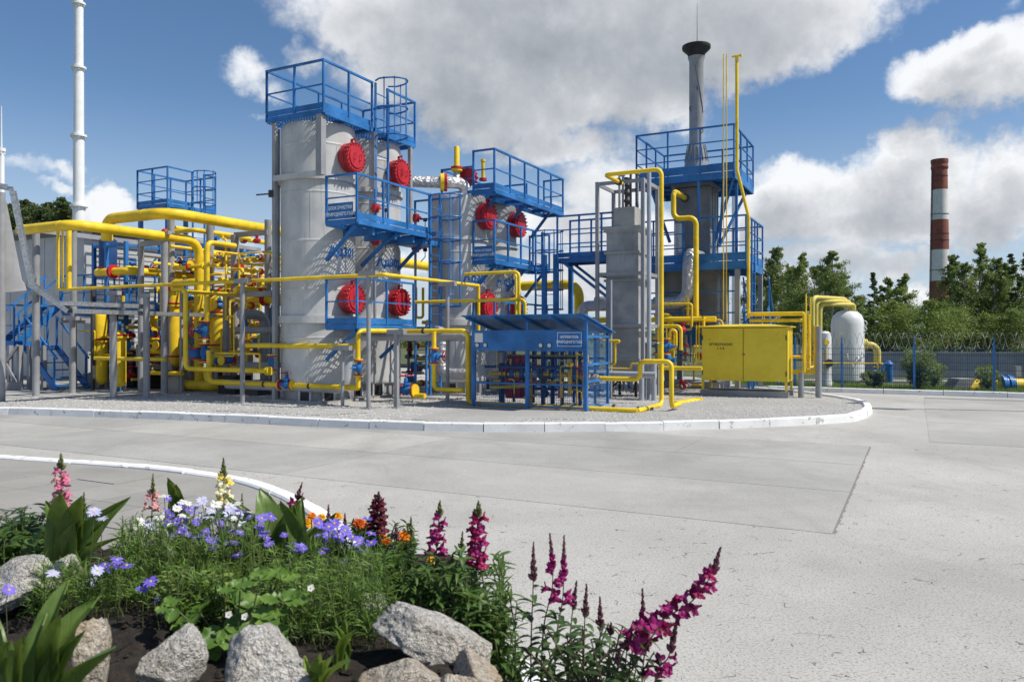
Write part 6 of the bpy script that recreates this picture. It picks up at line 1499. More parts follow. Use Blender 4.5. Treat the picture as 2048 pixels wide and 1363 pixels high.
# rocks
def rock(label, px, py, Y, hw, hh, dep, seed, mat, rot=0.0, ridge=.0):
    c = at(px, py+16, Y); hw *= .92; hh *= .92; import bmesh
    bm = bmesh.new(); bmesh.ops.create_icosphere(bm, subdivisions=5, radius=1)
    rw, rh = hw/F*Y, hh/F*Y; m3 = Matrix.Rotation(rot, 3, 'Y')
    rr = random.Random(seed); planes = [(Vector((rr.gauss(0,1), rr.gauss(0,1), rr.gauss(0,.8))).normalized(), rr.uniform(.56, .86)) for _ in range(12)]
    for v in bm.verts:
        d = v.co.normalized(); r = 1.12
        for pn, pd in planes:
            k = d.dot(pn)
            if k > .05: r = min(r, pd/k)
        r = r*(1 - .05*abs(noise.noise(d*4.5+Vector((seed*2, 1, 0)))) + .045*noise.fractal(d*2.2+Vector((seed, 0, 0)), .8, 2.2, 4) + .03*noise.fractal(d*8+Vector((0, seed, 0)), .7, 2, 4))
        q = d*r; v.co = m3 @ Vector((q.x*rw*1.1, q.y*dep, q.z*rh*1.1))
    me = bpy.data.meshes.new('rock'); bm.to_mesh(me); bm.free(); me.polygons.foreach_set('use_smooth', [True]*len(me.polygons)); me.materials.append(M[mat])
    o = bpy.data.objects.new('rock', me); COL.objects.link(o); o.location = c; return tag(o, label, 'rock', 'granite rocks edging the flower bed')
rock('pale upright granite rock beside the strawberry leaves', 338, 1312, 1.55, 62, 74, .075, 4, 'granite_grey', .1)
rock('large speckled grey granite rock at the bottom centre left', 532, 1330, 1.52, 98, 84, .10, 12, 'granite_grey', -.12)
rock('tan granite rock at the bottom edge right of the soil patch', 800, 1345, 1.50, 95, 52, .09, 25, 'granite_tan', .05)
rock('long grey rock leaning along the right edge of the bed', 880, 1280, 1.72, 150, 50, .09, 33, 'granite_grey', .48)
rock('blunt end rock below the long leaning rock', 952, 1345, 1.60, 52, 58, .09, 8, 'granite_tan', .2)
rock('small rock peeping out above the long leaning rock', 735, 1195, 1.90, 34, 30, .06, 41, 'granite_grey', .4)
rock('flat grey rock at the left edge under the broad leaves', 45, 1150, 2.0, 95, 45, .12, 52, 'granite_grey', -.1)
rock('small white rock beside the flat left rock', 128, 1122, 2.05, 36, 28, .07, 61, 'granite_grey', -.3)
rock('half hidden tan rock behind the bottom left leaves', 180, 1300, 1.50, 42, 95, .06, 72, 'granite_tan', .15)
rock('reddish corner rock at the bottom edge', 905, 1362, 1.50, 50, 30, .06, 83, 'granite_tan', 0)
# --- leaves and stems
def blade(mb, p, d, up, L, w, curl=.3, seg=6, fold=.25, tipf=.5):
    """one long leaf: midrib from p along d, bending by curl, width w"""
    d = d.normalized(); side = d.cross(up)
    if side.length < 1e-4: side = d.orthogonal()
    side.normalize(); n_ = side.cross(d).normalized(); base = len(mb.v); pos = p.copy(); dd = d.copy()
    for i in range(seg+1):
        f = i/seg; ww = w*(sin(pi*min(1, f**tipf*.98+.02))**.8)*.5 + (.0008 if i < seg else 0)
        nn = side.cross(dd).normalized()
        mb.v += [pos - side*ww + nn*ww*fold, pos.copy(), pos + side*ww + nn*ww*fold]
        dd = (Matrix.Rotation(-curl/seg, 3, side) @ dd); pos = pos + dd*(L/seg)
    for i in range(seg):
        a = base+i*3; mb.f += [(a, a+1, a+4, a+3), (a+1, a+2, a+5, a+4)]
def floret(scale, seed):
    """snapdragon flower: tube, two upright upper lobes, three spreading lower lobes"""
    rr = random.Random(seed); mb = MB()
    mb.tube([Vector((0, 0, 0)), Vector((.006, 0, .001)), Vector((.016, 0, .002)), Vector((.022, 0, .003))], .004, 8, rs=[.003, .0058, .0068, .0075])
    def lobe(o, d, n_, w, L, ruf):
        s = d.cross(n_).normalized(); base = len(mb.v); m = 5
        for i in range(4):
            f = i/3; ww = w*(.55+.55*sin(pi*min(1, f*.75+.12)))
            if i == 3: ww *= .72
            for j in range(m):
                t = (j/(m-1)-.5)*2
                q = o + d*(L*f*(1-.10*t*t*f)) + s*ww*.5*t + n_*(ruf*sin(t*3.1+f*4+rr.uniform(-.4, .4)) + .002*f*f*6*(.3-abs(t)*.5))
                mb.v.append(q)
        for i in range(3):
            for j in range(m-1):
                a = base+i*m+j; mb.f.append((a, a+1, a+m+1, a+m))
    for s in (-1, 1): lobe(Vector((.021, s*.004, .005)), Vector((.25, s*.42, .9)).normalized(), Vector((.9, 0, -.3)), .014, .015, .0012)
    for s in (-1, 0, 1): lobe(Vector((.022, s*.005, -.003)), Vector((.45, s*.75, -.8 if s == 0 else -.45)).normalized(), Vector((.8, 0, .5)), .013, .014, .0014)
    mb.lathe([(.0062, -.004), (.0080, .001), (.006, .005), (.0005, .007)], Vector((.020, 0, -.002)), Vector((.8, 0, .35)), 8)
    mb.v = [v*scale for v in mb.v]; return mb
FL = {}
def floret_mesh(mat, k):
    key = (mat, k)
    if key not in FL:
        me = floret(1.0, k).mesh('floret'); me.materials.append(M[mat]); FL[key] = me
    return FL[key]
BUD = {}
def bud_mesh(mat):
    if mat not in BUD:
        mb = MB(); mb.lathe([(.001, 0), (.0032, .002), (.0042, .006), (.0036, .011), (.0010, .015)], (0, 0, 0), (1, 0, .35), 8); me = mb.mesh('bud'); me.materials.append(M[mat]); BUD[mat] = me
    return BUD[mat]
SNAPS = []
def snapdragon(label, path, mat, f_bloom, f_buds, size, seed, leafmat='leaf_snap', budmat='bud_green', leaves=22, leafL=.045, nfl=14, stemr=.0022, stem='stem', cat='flower', mid=None):
    """path: stem polyline (world) from the ground to the tip; florets on f_bloom of its length, buds above"""
    rr = random.Random(seed); pth = smooth_path(path, 8); L = [0]
    for a, b in zip(pth, pth[1:]): L.append(L[-1]+(b-a).length)
    T = L[-1]
    def pos(f):
        x = f*T
        for i in range(len(pth)-1):
            if L[i+1] >= x: k = (x-L[i])/max(1e-6, L[i+1]-L[i]); return pth[i].lerp(pth[i+1], k), (pth[i+1]-pth[i]).normalized()
        return pth[-1], (pth[-1]-pth[-2]).normalized()
    t = thing('snapdragon', label, cat, path[0], 'snapdragons in the flower bed')
    mb = MB(); mb.tube(pth, stemr, 6, rs=[stemr*(1.25-.85*i/(len(pth)-1)) for i in range(len(pth))]); part('stem', mb, stem, t)
    lf = MB()
    for k in range(leaves):
        f = (k+rr.random())/leaves*max(.05, f_bloom[0]*1.02 if f_bloom else f_buds[0]*1.0); p, d = pos(f)
        an = k*2.4 + rr.uniform(-.4, .4); s = Matrix.Rotation(an, 3, d) @ d.orthogonal().normalized()
        blade(lf, p, (s + d*rr.uniform(.25, .9)), d, leafL*rr.uniform(.6, 1.25)*(1.1-.5*f), leafL*.24, rr.uniform(.5, 1.5), 5, .35, .7)
    part('foliage', lf, leafmat, t, kind='stuff')
    if f_bloom:
        for k in range(nfl):
            f = f_bloom[0] + (f_bloom[1]-f_bloom[0])*(k+rr.uniform(.1, .9))/nfl; p, d = pos(f)
            an = k*2.399 + rr.uniform(-.35, .35); s = Matrix.Rotation(an, 3, d) @ d.orthogonal().normalized()
            x = (s*1.0 + d*rr.uniform(.05, .45)).normalized(); up = (Z*.7 + d*.6); y = up.cross(x)
            if y.length < .05: y = x.orthogonal()
            y.normalize(); z_ = x.cross(y); sc = size*.82*(1.08-.35*(f-f_bloom[0])/max(.01, f_bloom[1]-f_bloom[0]))*rr.uniform(.88, 1.12)
            m_ = mat if isinstance(mat, str) else rr.choice(mat)
            inst('floret', floret_mesh(m_, rr.randrange(4)), t, basis(x*sc, y*sc, z_*sc, p + x*.001))
    nb = max(4, int((f_buds[1]-f_buds[0])*T/.0040))
    for k in range(nb):
        g = (k+.5)/nb; f = f_buds[0] + (f_buds[1]-f_buds[0])*g; p, d = pos(f)
        s = Matrix.Rotation(k*2.399, 3, d) @ d.orthogonal().normalized(); x = (s + d*(.55+1.3*g)).normalized(); y = d.cross(x).normalized(); sc = size*(1.15-.75*g)*rr.uniform(.85, 1.1)
        inst('bud', bud_mesh(budmat if (mid is None or g > .4) else mid), t, basis(x*sc, y*sc, x.cross(y)*sc, p))
    return t
def spath(tip, base, Y, mids=(), Yb=None):
    """stem from a soil point under (px) to the tip pixel"""
    b0 = soil_at(base, Yb or Y) if not isinstance(base, Vector) else base
    return [b0] + [at(px, py, Y) for px, py in mids] + [at(tip[0], tip[1], Y)]
S = 1.55
snapdragon('pink snapdragon spike behind the broad leaves at the far left', spath((122, 908), 128, 2.35, ((124, 1040),)), ['petal_pink', 'petal_pink', 'petal_palepink'], (.50, .86), (.86, 1), 1.25, 1, nfl=13)
snapdragon('small pale pink snapdragon spike left of the white daisies', spath((306, 948), 300, 2.4, ((303, 1050),)), 'petal_palepink', (.58, .80), (.78, 1), .95, 2, nfl=7)
snapdragon('bright yellow snapdragon spike above the daisies', spath((447, 918), 447, 2.3, ((448, 1040),)), ['petal_yellow', 'petal_yellow', 'petal_cream'], (.55, .86), (.84, 1), 1.2, 3, nfl=13)
snapdragon('leaning dark maroon snapdragon over the orange marigolds', spath((604, 966), 578, 2.3, ((585, 1050), (592, 1005))), ['petal_maroon', 'petal_crimson'], (.60, .84), (.80, 1), 1.05, 4, nfl=6, budmat='bud_purple', stem='stem_red')
snapdragon('tall dark maroon snapdragon spike right of the marigolds', spath((757, 985), 752, 2.25, ((754, 1080),)), 'petal_maroon', (.55, .90), (.88, 1), 1.2, 5, nfl=20, budmat='bud_purple', stem='stem_red')
snapdragon('two sided magenta snapdragon spike left of the crimson one', spath((880, 1003), 868, 2.1, ((872, 1120), (876, 1060))), 'petal_magenta', (.42, .85), (.84, 1), 1.15, 6, 'leaf_snap_green', nfl=13)
snapdragon('tall crimson snapdragon spike standing in front of the yard', spath((957, 1003), 945, 2.05, ((950, 1160), (955, 1080))), ['petal_crimson', 'petal_crimson', 'petal_magenta'], (.40, .87), (.86, 1), 1.25, 7, 'leaf_snap_green', nfl=20)
for i, (tx, ty, bx, Y, lb) in enumerate(((822, 1034, 822, 2.15, 'green budding spike between the maroon and magenta snapdragons'), (925, 1064, 915, 2.1, 'green budding spike left of the crimson snapdragon'), (792, 1050, 792, 2.2, 'dark budding spike beside the orange marigolds'), (657, 1010, 655, 2.3, 'dark bud spike between two marigold heads'), (690, 1027, 690, 2.3, 'short dark bud spike right of the amber marigold'), (168, 985, 165, 2.35, 'bud spike right of the pink snapdragon'), (484, 988, 482, 2.3, 'bud spike right of the yellow snapdragon'), (905, 1110, 900, 2.1, 'low bud spike under the magenta snapdragon'), (1018, 1170, 985, 2.0, 'small bud spike right of the crimson snapdragon'))):
    snapdragon(lb, spath((tx, ty), bx, Y), None, None, (.72, 1), 1.0, 30+i, 'leaf_snap_green', 'bud_purple' if 'dark' in lb else 'bud_green', leaves=26)
# right hand group hanging over the yard
def rb_(px, Y=1.95, z=.50): return Vector(((px-CX)/F*Y, Y, z))
rg = [((1067, 1085), ((1062, 1300), (1066, 1180)), 1.9, None, (.84, 1), 'leftmost bare bud spike of the right snapdragon group', 1060), ((1100, 1068), ((1085, 1280), (1105, 1170)), 1.92, 'petal_magenta', (.86, 1), 'tallest magenta budding spike of the right group', 1080),
      ((1128, 1072), ((1112, 1290), (1126, 1190)), 1.88, 'petal_magenta', (.84, 1), 'magenta spike right of the tallest in the right group', 1100), ((1153, 1163), ((1140, 1280),), 1.95, None, (.86, 1), 'short bud spike behind the magenta spikes', 1130), ((1173, 1170), ((1168, 1290),), 1.9, None, (.85, 1), 'short bud spike in the middle of the right group', 1165),
      ((1200, 1195), ((1200, 1300),), 1.92, None, (.84, 1), 'lower bud spike right of the middle of the right group', 1195), ((1285, 1178), ((1260, 1330), (1283, 1240)), 1.9, 'petal_magenta', (.80, 1), 'bud spike under the bent crimson magenta spike', 1240), ((1266, 1242), ((1250, 1340),), 1.88, None, (.84, 1), 'low bud spike left of the bent spike', 1245),
      ((1302, 1248), ((1285, 1345),), 1.86, None, (.84, 1), 'low bud spike right of the bent spike foot', 1280), ((1222, 1246), ((1218, 1330),), 1.95, None, (.92, 1), 'tiny bud tip between the low spikes', 1215), ((1240, 1300), ((1235, 1345),), 1.84, None, (.90, 1), 'lowest bud tip at the bottom edge', 1235)]
for i, (tip, mids, Y, m_, fb, lb, bx) in enumerate(rg):
    snapdragon(lb, [rb_(bx, Y)] + [at(a, b, Y) for a, b in mids] + [at(*tip, Y)], m_, (fb[0]-.13, fb[0]+.02) if m_ else None, fb, 1.15, 60+i, 'leaf_snap', 'bud_purple', leaves=30, leafL=.062, nfl=5, stem='stem_red', mid='petal_magenta' if m_ else None)
Y = 1.85
snapdragon('long bent magenta snapdragon spike arching out over the yard', [rb_(1150, Y), at(1190, 1345, Y), at(1260, 1285, Y), at(1330, 1235, Y), at(1385, 1200, Y), at(1422, 1150, Y), at(1440, 1097, Y)], ['petal_magenta', 'petal_magenta', 'petal_crimson'], (.56, .92), (.91, 1), 1.35, 81, 'leaf_snap', 'bud_purple', leaves=14, nfl=26, stem='stem_red', leafL=.05)
snapdragon('low magenta snapdragon spike below the bent one', [rb_(1290, Y), at(1310, 1363, Y), at(1338, 1310, Y), at(1355, 1232, Y)], 'petal_magenta', (.62, .80), (.80, 1), 1.25, 82, 'leaf_snap', 'bud_purple', leaves=14, nfl=6, stem='stem_red', leafL=.05)
# leafy filling under the right group
def bush(label, spots, mat, L, w, n, seed, name='leafy_stems', stemmat='stem', curl=1.0, h=.25, cat='plant', tip=.65, spread=.5):
    rr = random.Random(seed); t = thing(name, label, cat, spots[0][0]); st = MB(); lf = MB()
    for (b0, e) in spots:
        pth = smooth_path([b0, b0.lerp(e, .5)+Vector((rr.gauss(0, .01), rr.gauss(0, .01), .02)), e], 5); st.tube(pth, .0018, 5)
        for k in range(n):
            f = .12 + .88*(k+rr.random())/n; i = min(len(pth)-2, int(f*(len(pth)-1))); p = pth[i].lerp(pth[i+1], f*(len(pth)-1)-i); d = (pth[i+1]-pth[i]).normalized()
            s = Matrix.Rotation(k*2.4+rr.uniform(-.5, .5), 3, d) @ d.orthogonal().normalized()
            blade(lf, p, s + d*rr.uniform(.2, 1.0)*spread*2, d, L*rr.uniform(.55, 1.2), w*rr.uniform(.7, 1.2), curl*rr.uniform(.3, 1.3), 4, .3, tip)
    part('stems', st, stemmat, t); part('foliage', lf, mat, t, kind='stuff'); return t
rr = random.Random(5)
bush('leafy snapdragon stems filling the right group', [(rb_(rr.uniform(1050, 1300), yy, .5), at(rr.uniform(1045, 1330), rr.uniform(1245, 1350), yy)) for yy in [rr.uniform(1.8, 2.1) for _ in range(34)]], 'leaf_snap', .055, .014, 16, 6, stemmat='stem_red')
def spots(box, Yr, n, seed, lean=12):
    rr = random.Random(seed); out = []
    for _ in range(n):
        Y = rr.uniform(*Yr); px = rr.uniform(box[0], box[1]); b0 = soil_at(px+rr.gauss(0, lean), Y); tz = at(px, rr.uniform(box[2], box[3]), Y); 
        if tz.z > b0.z + .02: out.append((b0, tz))
    return out
bush('bushy bright green snapdragon foliage right of the long rock', spots((770, 1010, 1105, 1260), (1.9, 2.25), 80, 9), 'leaf_snap_green', .048, .009, 22, 10, curl=1.1)
bush('dense green foliage spilling right behind the long rock', spots((900, 1040, 1180, 1330), (1.85, 2.1), 46, 12), 'leaf_snap_green', .05, .009, 20, 13, curl=1.1)
bush('dark leafy stems under the orange marigolds', spots((590, 830, 1040, 1130), (2.2, 2.6), 70, 14), 'leaf_dark', .035, .009, 18, 15)
bush('dark fine foliage at the far left behind the broad leaves', spots((-40, 180, 1010, 1090), (2.25, 2.6), 60, 16), 'leaf_dark', .045, .012, 18, 17)
bush('mixed low greenery at the left edge above the rock', spots((-40, 110, 1060, 1110), (2.1, 2.3), 26, 18), 'leaf_snap_green', .05, .022, 9, 19)
# thread leaved daisy clumps
def threads(label, box, Yr, n, seed, L=.048, mat='leaf_thread'):
    rr = random.Random(seed); t = thing('daisy_clump', label, 'flower clump', soil_at((box[0]+box[1])/2, sum(Yr)/2), 'thread leaved blue daisy clumps'); lf = MB(); st = MB()
    for _ in range(n):
        Y = rr.uniform(*Yr); px = rr.uniform(box[0], box[1]); e = at(px, rr.uniform(box[2], box[3]), Y); b0 = soil_at(px + rr.gauss(0, 25), Y)
        if e.z < b0.z + .01: e.z = b0.z + rr.uniform(.02, .08)
        md = b0.lerp(e, .55) + Vector((rr.gauss(0, .012), rr.gauss(0, .012), .012)); pth = [b0, md, e]
        st.tube(pth, .0011, 3, caps=False)
        for k in range(20):
            f = .15 + .85*rr.random(); p = b0.lerp(md, f*2) if f < .5 else md.lerp(e, f*2-1)
            d = (Vector((rr.gauss(0, 1), rr.gauss(0, 1), rr.gauss(.55, .6)))).normalized(); q = p + d*L*rr.uniform(.3, 1.0); s = d.orthogonal().normalized()*.0009
            m_ = p.lerp(q, .5) + Z*.004
            lf.add([p-s, p+s, m_+s, m_-s, q], [(0, 1, 2, 3), (3, 2, 4)])
    part('stems', st, 'stem', t); part('foliage', lf, mat, t, kind='stuff', smooth=False); return t
c1 = threads('feathery daisy clump with blue and white flowers left of centre', (240, 520, 1030, 1180), (1.95, 2.4), 430, 1)
c2 = threads('feathery green clump between the rocks in the middle', (545, 770, 1090, 1270), (1.75, 2.15), 420, 2)
c3 = threads('feathery green clump above the strawberry plant', (330, 470, 1130, 1230), (1.8, 2.05), 150, 3, mat='leaf_thread')
c4 = threads('sparse feathery clump at the left around single blue daisies', (60, 300, 1120, 1190), (1.85, 2.05), 110, 4)
bush('low yellow green leaflets under the daisies', spots((320, 480, 1130, 1200), (1.78, 1.95), 40, 21), 'leaf_light', .016, .011, 10, 22)
HEAD = {}
def daisy_mesh(mat, k):
    if (mat, k) not in HEAD:
        rr = random.Random(k); mb = MB(); n = 15
        for j in range(n):
            a = 2*pi*(j+rr.uniform(-.2, .2))/n; d = Vector((cos(a), sin(a), rr.uniform(-.12, .22))); blade(mb, d*.0035, d, Z, .0165*rr.uniform(.85, 1.1), .0062, rr.uniform(-.1, .5), 3, .1, .55)
        me = mb.mesh('petals'); me.materials.append(M[mat]); HEAD[(mat, k)] = me
    return HEAD[(mat, k)]
EYE = None
def daisy(parent, px, py, Y, mat, size, rr):
    global EYE
    if EYE is None:
        mb = MB(); mb.lathe([(.0001, -.001), (.0036, 0), (.0032, .0016), (.0016, .0028), (.0002, .003)], (0, 0, 0), Z, 10); EYE = mb.mesh('eye'); EYE.materials.append(M['flower_eye'])
    c = at(px, py, Y); n_ = Vector((rr.gauss(.15, .35), rr.gauss(-.35, .3), 1)).normalized(); x = n_.orthogonal().normalized(); y = n_.cross(x); m = basis(x*size, y*size, n_*size, c)
    o = inst('flower_head', daisy_mesh(mat, rr.randrange(4)), parent, m); e = bpy.data.objects.new('flower_eye', EYE); COL.objects.link(e); e.parent = o
    b0 = soil_at(px + rr.gauss(0, 18), Y); mb = MB()
    if b0.z < c.z - .01: mb.tube([b0, b0.lerp(c, .6)+Vector((rr.gauss(0, .008), 0, .015)), c], .0011, 4); part('flower_stem', mb, 'stem', parent)
rr = random.Random(41)
blue1 = [(333, 1018), (365, 1041), (358, 1064), (411, 1062), (450, 1055), (475, 1018), (486, 1084), (475, 1109), (296, 1107), (380, 1020), (345, 1070), (395, 1075), (430, 1080), (455, 1085), (366, 1055), (440, 1040), (466, 1062), (340, 1030), (372, 1072), (350, 1045), (480, 1045), (500, 1032)]
white1 = [(400, 1031), (337, 1045), (354, 1016), (422, 1022), (404, 1000), (432, 1008), (468, 1036), (280, 1043), (383, 1036), (412, 1012), (440, 1022), (428, 1040), (392, 1012), (376, 1006), (456, 1026), (270, 1058), (445, 1006), (462, 1014), (300, 1050), (418, 1034), (478, 1028), (365, 1003), (320, 1032)]
for (px, py) in blue1: daisy(c1, px, py, rr.uniform(2.0, 2.3), 'petal_blue', .82*rr.uniform(.85, 1.1), rr)
for (px, py) in white1: daisy(c1, px, py, rr.uniform(2.05, 2.35), rr.choice(('petal_white', 'petal_white', 'petal_paleblue')), .82*rr.uniform(.85, 1.15), rr)
for (px, py) in ((18, 1179), (253, 1130), (222, 1135), (234, 1119), (285, 1176), (315, 1197), (326, 1222), (301, 1162), (210, 1128)): daisy(c4, px, py, rr.uniform(1.78, 1.95), 'petal_blue', .9*rr.uniform(.9, 1.1), rr)
for (px, py) in ((195, 1140), (177, 1170), (105, 1146), (185, 1160), (204, 1036), (188, 1023)): daisy(c4, px, py, rr.uniform(1.8, 2.0), 'petal_paleblue', .88*rr.uniform(.9, 1.1), rr)
for (px, py) in ((527, 1066), (538, 1087), (637, 1046), (657, 1053), (678, 1075), (742, 1066), (742, 1085), (729, 1133), (747, 1155), (589, 1100), (644, 1080), (710, 1121), (705, 1073), (523, 1036), (542, 1032), (600, 1095), (532, 1074), (668, 1046), (690, 1060), (720, 1080), (519, 1055)): daisy(c2, px, py, rr.uniform(1.95, 2.15), 'petal_blue', .9*rr.uniform(.85, 1.15), rr)
for _ in range(26): daisy(c1, rr.uniform(325, 500), rr.gauss(1052, 24), rr.uniform(2.0, 2.3), rr.choice(('petal_blue', 'petal_blue', 'petal_paleblue', 'petal_white')), rr.uniform(.6, .85), rr)
for _ in range(14): daisy(c2, rr.uniform(560, 760), rr.gauss(1085, 22), rr.uniform(1.95, 2.15), 'petal_blue', rr.uniform(.6, .85), rr)
# marigolds
MG = {}
def marigold_mesh(mat, k):
    if (mat, k) not in MG:
        rr = random.Random(k); mb = MB()
        for ring, (r, n, tilt, L) in enumerate(((.004, 7, 1.3, .010), (.007, 10, .75, .014), (.010, 13, .3, .016), (.011, 14, -.05, .017))):
            for j in range(n):
                a = 2*pi*(j+.5*ring+rr.uniform(-.2, .2))/n; d = Vector((cos(a), sin(a), tilt)); blade(mb, Vector((cos(a)*r*.5, sin(a)*r*.5, .004-ring*.001)), d, Z, L*rr.uniform(.85, 1.15), .012, rr.uniform(0, .8), 3, .35, .4)
        mb.lathe([(.003, -.02), (.008, -.006), (.006, 0)], (0, 0, 0), Z, 8); me = mb.mesh('marigold_head'); me.materials.append(M[mat]); MG[(mat, k)] = me
    return MG[(mat, k)]
mg = [(598, 1019, 'petal_orange'), (623, 1031, 'petal_orange'), (674, 1034, 'petal_amber'), (718, 1046, 'petal_rust'), (644, 1033, 'petal_amber'), (807, 1073, 'petal_orange'), (773, 1083, 'petal_orange'), (761, 1072, 'petal_orange'), (603, 1073, 'petal_amber'), (584, 1032, 'petal_rust'), (12, 1080, 'petal_orange'), (612, 1046, 'petal_amber'), (728, 1052, 'petal_orange'), (862, 1120, 'petal_amber')]
ml = ['rust orange marigold leftmost above the maroon stem', 'large orange marigold below the maroon snapdragon', 'amber marigold against the white kerb', 'rust red marigold left of the maroon spike', 'small amber marigold between two larger heads', 'orange marigold rightmost of the row', 'deep orange marigold below the maroon spike', 'orange marigold hugging the maroon spike', 'amber marigold low among the dark leaves', 'dark marigold half hidden at the left of the row', 'orange marigold at the far left edge', 'amber marigold under the large orange head', 'orange marigold behind the rust red one', 'small amber bloom under the magenta snapdragon']
for i, ((px, py, m_), lb) in enumerate(zip(mg, ml)):
    rr = random.Random(200+i); Y = rr.uniform(2.2, 2.4); c = at(px, py, Y); b0 = soil_at(px, Y); t = thing('marigold', lb, 'flower', b0, 'marigolds in the flower bed')
    n_ = Vector((rr.gauss(.1, .3), rr.gauss(-.4, .2), 1)).normalized(); x = n_.orthogonal().normalized(); y = n_.cross(x); k = rr.uniform(.85, 1.15)*(.7 if 'small' in lb or 'low' in lb else 1)
    inst('flower_head', marigold_mesh(m_, i % 4), t, basis(x*k, y*k, n_*k, c)); mb = MB(); mb.tube([b0, b0.lerp(c, .5), c], .002, 5); part('stem', mb, 'stem', t)
    lf = MB()
    for q in range(12):
        f = rr.uniform(.2, .9); a = rr.uniform(0, 2*pi); blade(lf, b0.lerp(c, f), Vector((cos(a), sin(a), .4)), Z, .04, .009, 1.0, 4, .3)
    part('foliage', lf, 'leaf_dark', t, kind='stuff')
# broad leaved plants: every leaf its own part
def broad(label, base, leaves_, Y, seed, mat='leaf_broad'):
    """leaves_: (tip px, tip py, width px) rising from base pixel column"""
    rr = random.Random(seed); b0 = soil_at(base, Y); t = thing('broad_leaf_plant', label, 'plant', b0, 'broad leaved plants in the flower bed')
    for (tx, ty, w) in leaves_:
        dY = rr.uniform(-.06, .06); e = at(tx, ty, Y+dY); o = b0 + Vector((rr.gauss(0, .008), rr.gauss(0, .01), -.01)); seg = 9
        ax = e-o; L = ax.length; side0 = Vector((1, rr.uniform(-.5, .5), 0)).normalized(); ww = w/F*Y*1.25
        bow = Vector((ax.x, ax.y, 0)); bow = (bow.normalized() if bow.length > .01 else Vector((0, -1, 0)))
        mb = MB(); m = 6
        for i in range(seg+1):
            f = i/seg; c = o + ax*f + Z*L*.10*sin(pi*f) ; c -= bow*L*.10*sin(pi*f)
            prof = max(.03, sin(pi*min(1, f**.85*.97+.02))**.72)*.5*ww
            if i == seg: prof = .001
            for j in range(m+1):
                s = (j/m-.5)*2; n_ = ax.cross(side0).normalized()
                mb.v.append(c + side0*prof*s + n_*(abs(s)**1.6)*prof*.45*(1 if n_.y < 0 else -1) + n_*.0035*sin(s*4+f*7+seed))
        for i in range(seg):
            for j in range(m): a = i*(m+1)+j; mb.f.append((a, a+1, a+m+2, a+m+1))
        part('leaf', mb, mat, t)
broad('broad leaved plant with tall ribbed leaves under the pink snapdragon', 130, [(122, 985, 62), (92, 1000, 40), (165, 990, 46), (262, 992, 44), (232, 1008, 40), (250, 1070, 30), (160, 1040, 44), (215, 1040, 30)], 2.15, 1)
broad('large broad leaved plant in the bottom left corner', 85, [(140, 1158, 60), (200, 1190, 62), (95, 1225, 40), (232, 1292, 46), (60, 1275, 48), (120, 1230, 50), (170, 1260, 40)], 1.36, 2)
broad('broad leaves cut by the left edge at the bottom', -5, [(20, 1280, 70), (-6, 1232, 40), (48, 1270, 40), (-30, 1250, 40)], 1.30, 3)
broad('single broad leaf rising behind the white daisies', 360, [(335, 955, 34), (352, 968, 28), (480, 1010, 40), (500, 1075, 30)], 2.45, 4)
broad('dark broad leaved plant in the middle of the bed', 545, [(520, 975, 50), (560, 1005, 44), (470, 1000, 36), (505, 1040, 40), (600, 1000, 30), (572, 1040, 46), (450, 990, 30)], 2.2, 5)
broad('broad leaves right of the dark clump, arching to the marigolds', 600, [(605, 992, 26), (560, 1000, 26), (672, 1025, 30), (640, 1046, 40), (590, 1010, 22)], 2.15, 6)
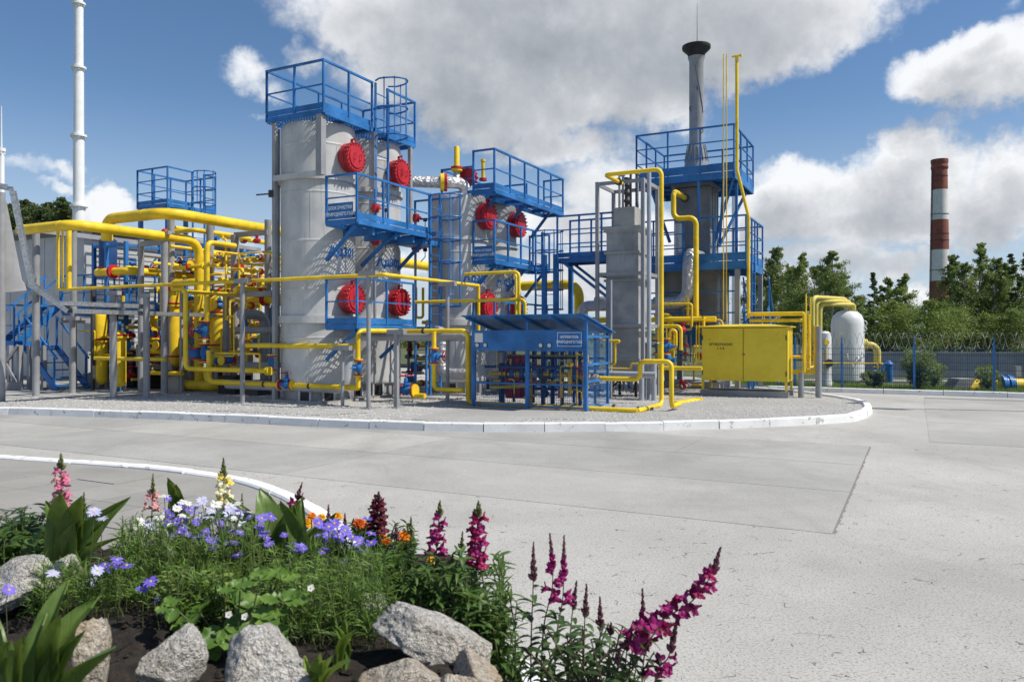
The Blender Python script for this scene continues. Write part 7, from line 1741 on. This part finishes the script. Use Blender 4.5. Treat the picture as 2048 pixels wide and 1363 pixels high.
# strawberry plant
def leaflet(mb, o, d, n_, L, w):
    d = d.normalized(); s = d.cross(n_).normalized(); n_ = s.cross(d).normalized(); seg, m = 8, 6; base = len(mb.v)
    for i in range(seg+1):
        f = i/seg; ww = w*.5*(sin(pi*min(1, f**.8*.95+.03))**.65)*(1+.07*(1 if i % 2 else -1))
        if i == seg: ww *= .3
        for j in range(m+1):
            t = (j/m-.5)*2; mb.v.append(o + d*(L*f) + s*ww*t + n_*(.10*w*abs(t) - .07*L*f*f + .004*sin(f*22)*abs(t)))
    for i in range(seg):
        for j in range(m): a = base+i*(m+1)+j; mb.f.append((a, a+1, a+m+2, a+m+1))
rr = random.Random(9); Ys = 1.72
t = thing('strawberry_plant', 'strawberry plant with toothed leaflets above the granite rocks', 'plant', soil_at(470, Ys))
for i, (px, py, s, a0) in enumerate(((520, 1162, .8, 1.2), (470, 1210, 1.1, .2), (400, 1225, .9, 2.4), (445, 1255, 1.0, -1.6), (520, 1240, .9, -.3), (565, 1205, .8, .6), (590, 1175, .6, .3), (385, 1250, .7, 3.0), (540, 1275, .7, -1.0), (425, 1290, .6, -1.9), (480, 1180, .7, 1.4), (560, 1160, .7, .9), (350, 1215, .6, 2.8), (500, 1290, .6, -1.3))):
    Y = Ys + rr.uniform(-.1, .1); c = at(px, py, Y); mb = MB(); n_ = Vector((rr.gauss(0, .3), rr.gauss(-.45, .2), 1)).normalized(); x = n_.orthogonal().normalized()
    for k in (-1, 0, 1):
        d = Matrix.Rotation(a0 + k*1.25 + rr.uniform(-.15, .15), 3, n_) @ x; leaflet(mb, c + d*.003, d, n_, .066*s, .052*s)
    part('leaf', mb, 'leaf_strawberry', t); b0 = soil_at(470 + (px-470)*.4, Ys); mb = MB(); mb.tube([b0, b0.lerp(c, .5)+Z*.02, c], .0018, 5); part('leaf_stalk', mb, 'stem', t)
for (px, py) in ((458, 1228), (622, 1175), (490, 1232)):
    c = at(px, py, Ys-.03); mb = MB()
    for j in range(5):
        a = 2*pi*j/5; d = Vector((cos(a), sin(a)*.6-.4, sin(a)*.8)); blade(mb, c, d, Vector((0, -1, .5)), .009, .009, .2, 3, .1, .5)
    fl_ = part('blossom', mb, 'petal_white', t); mb = MB(); mb.lathe([(.003, 0), (.001, .003)], c, Vector((0, -1, .5)), 8); part('blossom_eye', mb, 'flower_eye', fl_)
broad('small pale weed with oval leaves between the rocks', 625, [(640, 1305, 22), (665, 1312, 20), (610, 1310, 18), (640, 1345, 22), (700, 1318, 16), (620, 1340, 18)], 1.5, 8, 'leaf_light')
broad('small green seedling at the lower edge of the middle clump', 690, [(670, 1250, 18), (712, 1258, 20), (690, 1240, 16), (700, 1275, 16)], 1.66, 9, 'leaf_strawberry')
